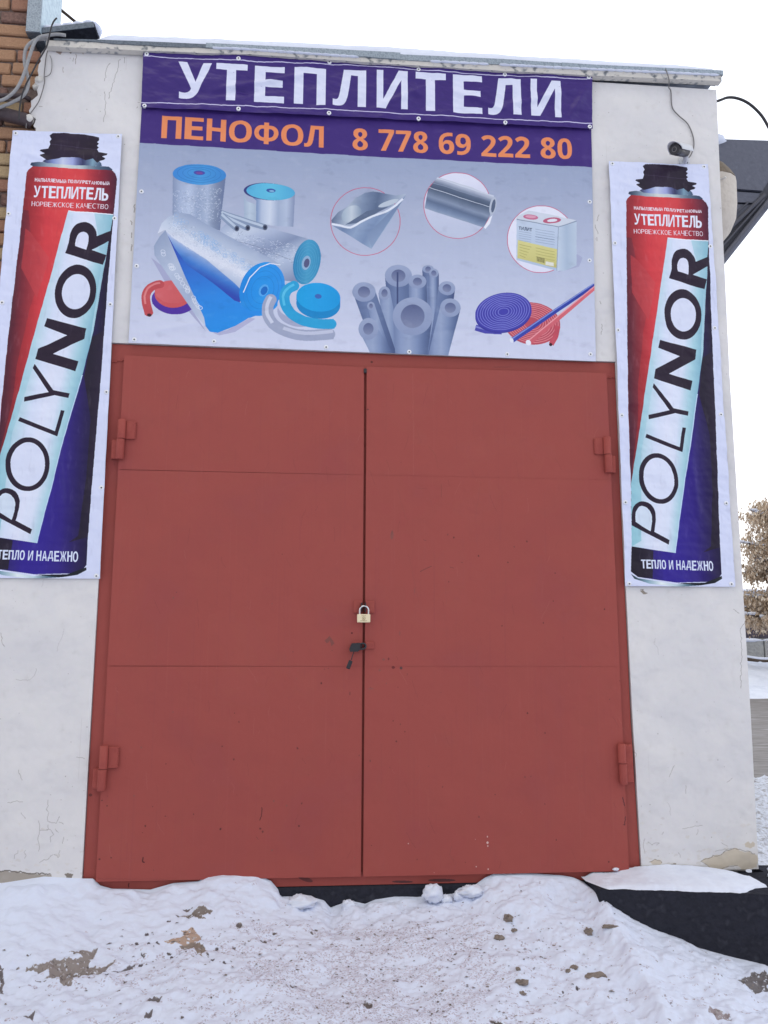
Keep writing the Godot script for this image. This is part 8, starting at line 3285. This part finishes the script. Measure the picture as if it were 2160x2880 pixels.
const GATE_MARKS := [
	["e",[1056,709,6,0,-1,16],["86504a"],0],
	["e",[1056,699,3,0,-1,9],["7c4a46"],0],
	["s",[1158,841,1180,830,1202,820],["77403d"],3],
	["s",[1268,822,1284,827],["77403d"],2],
	["s",[1171,723,1183,727],["77403d"],2],
	["s",[1191,372,1217,404,1227,456],["86483f"],1],
	["s",[1239,514,1240,565],["82453f"],2],
	["s",[1076,536,1104,638,1111,651],["8a4a44"],1],
	["s",[1387,504,1366,640],["8d4c47"],1],
	["s",[1133,95,1136,484],["a35c56"],1],
	["s",[1149,314,1165,359,1146,366],["8a4a44"],1],
	["s",[1034,427,1050,472],["82453f"],1],
	["s",[1062,131,1057,197],["82453f"],1],
	["s",[1117,777,1136,871,1154,951],["8a4a44"],1],
	["s",[1146,532,1184,534],["82453f"],1],
	["s",[1310,805,1318,807],["77403d"],2],
	["s",[1110,236,1127,262],["8a4a44"],1],
	["s",[1449,51,1519,49],["7f4440"],2],
	["s",[1249,838,1255,959],["8e4d48"],1],
	["s",[1193,560,1206,604],["8e4d48"],1],
	["e",[979,47,5,0,0,4],["5f3330"],0],
	["e",[964,238,4,0,0,3],["633634"],0],
	["s",[609,1659,608,1686,602,1701],["5e302f"],3],
	["s",[592,1754,599,1764],["77403d"],2],
	["s",[215,1814,214,1828,221,1832],["55292a"],4],
	["s",[251,1854,253,1859],["77403d"],2],
	["s",[69,1881,302,1886],["7a403d"],1],
	["s",[169,1901,169,1915],["5a2c2c"],4],
	["e",[605,1728,4,0,0,3],["6a3734"],0],
	["e",[467,1453,3,0,0,2],["6a3734"],0],
	["e",[110,1814,3,0,0,2],["6a3734"],0],
	["e",[88,1646,3,0,0,2],["6a3734"],0],
	["e",[27,1613,6,0,0,5],["6a3734"],0],
	["e",[72,1818,4,0,0,3],["6a3734"],0],
	["e",[210,1735,2,0,0,1],["6a3734"],0],
	["e",[506,1341,2,0,0,2],["6a3734"],0],
	["e",[70,1628,3,0,0,2],["6a3734"],0],
	["p",[833,1073,851,1099,841,1111,835,1091,824,1101,814,1091,827,1080],["7e4a45"],0],
	["e",[913,1063,3,0,0,3],["5d2a2c"],0],
	["e",[1045,1154,3,0,0,5],["743838"],0],
	["e",[1062,1184,6,0,0,5],["6f3334"],0],
	["e",[1090,1186,5,0,0,5],["5b4040"],0],
	["e",[1027,1156,6,0,0,4],["86504a"],0],
	["e",[843,1125,2,0,0,2],["7c4440"],0],
	["e",[817,1190,2,0,0,2],["77403d"],0],
	["e",[830,1188,2,0,0,2],["77403d"],0],
	["e",[1013,1194,4,0,0,4],["88504a"],0],
	["e",[1085,1063,3,0,0,9],["8b4d48"],0],
	["e",[1139,910,2,0,0,11],["8b4d48"],0],
	["e",[1112,1208,1,0,0,5],["77403d"],0],
	["e",[982,1258,11,0,0,3],["8c504b"],0],
	["e",[908,1275,2,0,0,8],["7a403d"],0],
	["s",[1887,1641,1890,1653,1895,1670],["5f3234"],4],
	["s",[1895,1706,1891,1737],["5f3234"],3],
	["s",[1885,1735,1892,1731],["5f3234"],2],
	["s",[1895,1668,1895,1706],["6f3a3a"],1],
	["e",[1395,1767,2,0,0,3],["c9a9a4"],0],
	["e",[1395,1787,4,0,0,4],["c9a9a4"],0],
	["e",[1396,1798,2,0,0,3],["c9a9a4"],0],
	["e",[1396,1875,2,0,0,3],["c9a9a4"],0],
	["e",[1116,1785,2,0,0,2],["c9a9a4"],0],
	["e",[1352,1775,1,0,0,1],["c9a9a4"],0],
	["e",[1354,1866,2,0,0,2],["c9a9a4"],0],
	["e",[1206,1883,1,0,0,1],["c9a9a4"],0],
	["e",[762,1900,25,9,-3,7],["683838"],0],
	["e",[1098,1916,36,1,0,4],["5c3638"],0],
	["e",[1236,1914,48,1,0,5],["5c3638"],0],
	["s",[1267,1796,1261,1824,1272,1842],["8a4a45"],2]]
const SNOW_MARKS := [
	["p",[342,189,366,181,398,177,396,202,390,213,418,213,446,208,431,234,406,246,377,254,369,267,372,281,348,275,341,263,317,259,320,246,310,239,268,242,268,230,306,226,317,208,332,210,359,206,368,199],["8d8583"],0],
	["p",[536,162,552,158,566,157,577,153,578,143,571,137,579,134,590,130,600,137,607,149,616,160,620,169,610,173,595,175,577,174,553,169],["ab9486"],0],
	["p",[577,177,598,169,622,180,628,199,628,221,616,215,604,196],["8a7d75"],0],
	["p",[557,103,597,87,637,99,611,107,621,120,581,108],["7f7672"],0],
	["p",[236,235,248,225,249,233],["6f6a6e"],0],
	["p",[334,306,349,300,351,312,342,314],["6f6a6e"],0],
	["p",[446,244,485,208,478,223,457,239],["6f6a6e"],0],
	["p",[296,264,315,259,318,268],["6f6a6e"],0],
	["p",[538,340,550,327,565,335,559,346],["6f6a6e"],0],
	["p",[537,375,543,365,557,360,552,378],["6f6a6e"],0],
	["p",[213,230,227,251,241,289,238,293],["6f6a6e"],0],
	["p",[308,359,327,357,328,364],["6f6a6e"],0],
	["p",[548,94,563,93,560,102],["6f6a6e"],0],
	["p",[561,80,584,81,574,90],["6f6a6e"],0],
	["e",[477,157,5,3,0,4],["5f5a60"],0],
	["e",[494,138,5,3,0,4],["5f5a60"],0],
	["e",[505,165,5,3,0,4],["5f5a60"],0],
	["e",[524,166,5,3,0,4],["5f5a60"],0],
	["e",[561,198,5,3,0,4],["5f5a60"],0],
	["e",[537,111,5,4,0,4],["5f5a60"],0],
	["e",[498,193,5,3,0,4],["5f5a60"],0],
	["e",[429,238,4,1,0,2],["5f5a60"],0],
	["e",[437,252,5,2,0,4],["5f5a60"],0],
	["e",[498,216,5,3,0,4],["5f5a60"],0],
	["e",[552,188,5,3,-1,2],["5f5a60"],0],
	["e",[655,192,4,2,-1,4],["5f5a60"],0],
	["e",[651,232,4,3,-1,4],["5f5a60"],0],
	["e",[677,242,4,3,-1,4],["5f5a60"],0],
	["e",[638,213,4,3,0,4],["5f5a60"],0],
	["e",[692,194,4,2,-1,4],["5f5a60"],0],
	["e",[697,131,6,3,-3,8],["6b6567"],0],
	["e",[778,143,5,0,-1,4],["67605f"],0],
	["e",[754,168,8,2,-1,5],["67605f"],0],
	["e",[872,111,4,0,-1,4],["67605f"],0],
	["e",[861,125,3,2,-1,3],["67605f"],0],
	["e",[817,227,3,0,0,2],["67605f"],0],
	["e",[972,367,11,6,-2,7],["67605f"],0],
	["e",[821,301,4,2,-1,5],["67605f"],0],
	["e",[1177,217,4,1,-1,2],["67605f"],0],
	["e",[1169,232,3,2,-1,2],["67605f"],0],
	["e",[1104,-74,6,6,-3,14],["67605f"],0],
	["e",[1223,424,13,7,-2,5],["67605f"],0],
	["p",[1789,267,1847,226,1897,197,1882,237,1857,281,1822,297,1810,279],["6f6b6e"],0],
	["p",[1667,382,1686,385,1706,399,1693,411,1661,406],["9a9094"],0],
	["p",[1671,406,1707,410,1700,423,1668,426],["9a9094"],0],
	["e",[1371,236,6,2,-1,3],["77716f"],0],
	["e",[1383,331,2,1,-1,3],["5f5a60"],0],
	["e",[1415,326,3,1,-2,7],["5f5a60"],0],
	["e",[1342,419,5,2,-3,6],["5f5a60"],0]]
const SNOW_EDGE := [-3.2, 0.44, -1.8, 0.455, -1.441, 0.461, -1.254, 0.486, -1.072, 0.473, -1.025, 0.472, -0.992, 0.441, -0.935, 0.424, -0.753, 0.416, -0.649, 0.443, -0.527, 0.45, -0.481, 0.474, -0.407, 0.485, -0.244, 0.475, -0.177, 0.443, -0.142, 0.403, -0.13, 0.372, 0.008, 0.372, 0.082, 0.351, 0.112, 0.315, 0.206, 0.348, 0.282, 0.33, 0.332, 0.349, 0.424, 0.361, 0.541, 0.357, 0.721, 0.368, 0.746, 0.395, 0.831, 0.405, 0.88, 0.437, 0.926, 0.455, 1.116, 0.453, 1.266, 0.441, 1.33, 0.43, 1.4, 0.4, 1.452, 0.36, 1.544, 0.305, 1.635, 0.263, 1.758, 0.225, 1.828, 0.19, 1.944, 0.162, 2.092, 0.133, 2.143, 0.115, 2.4, 0.07, 4.5, 0.03]
const SNOW_FOOT := [-3.2, 0.1, -1, 0.1, 0, 0.14, 0.9, 0.13, 1.6, 0.06, 2.3, 0.03, 4.5, 0.0]
const CLODS := [[0.934, 0.326, 0.255, 0.025, 0.03], [0.95, 0.305, 0.308, 0.013, 0.012], [0.87, 0.281, 0.356, 0.028, 0.019], [1.293, 0.272, 0.332, 0.019, 0.028], [1.384, 0.288, 0.358, 0.042, 0.014], [1.234, 0.187, 0.579, 0.045, 0.026], [1.153, 0.207, 0.545, 0.019, 0.015], [1.123, 0.206, 0.556, 0.013, 0.009], [0.897, 0.207, 0.584, 0.011, 0.009], [0.902, 0.192, 0.637, 0.026, 0.019], [0.889, 0.179, 0.682, 0.014, 0.009]]
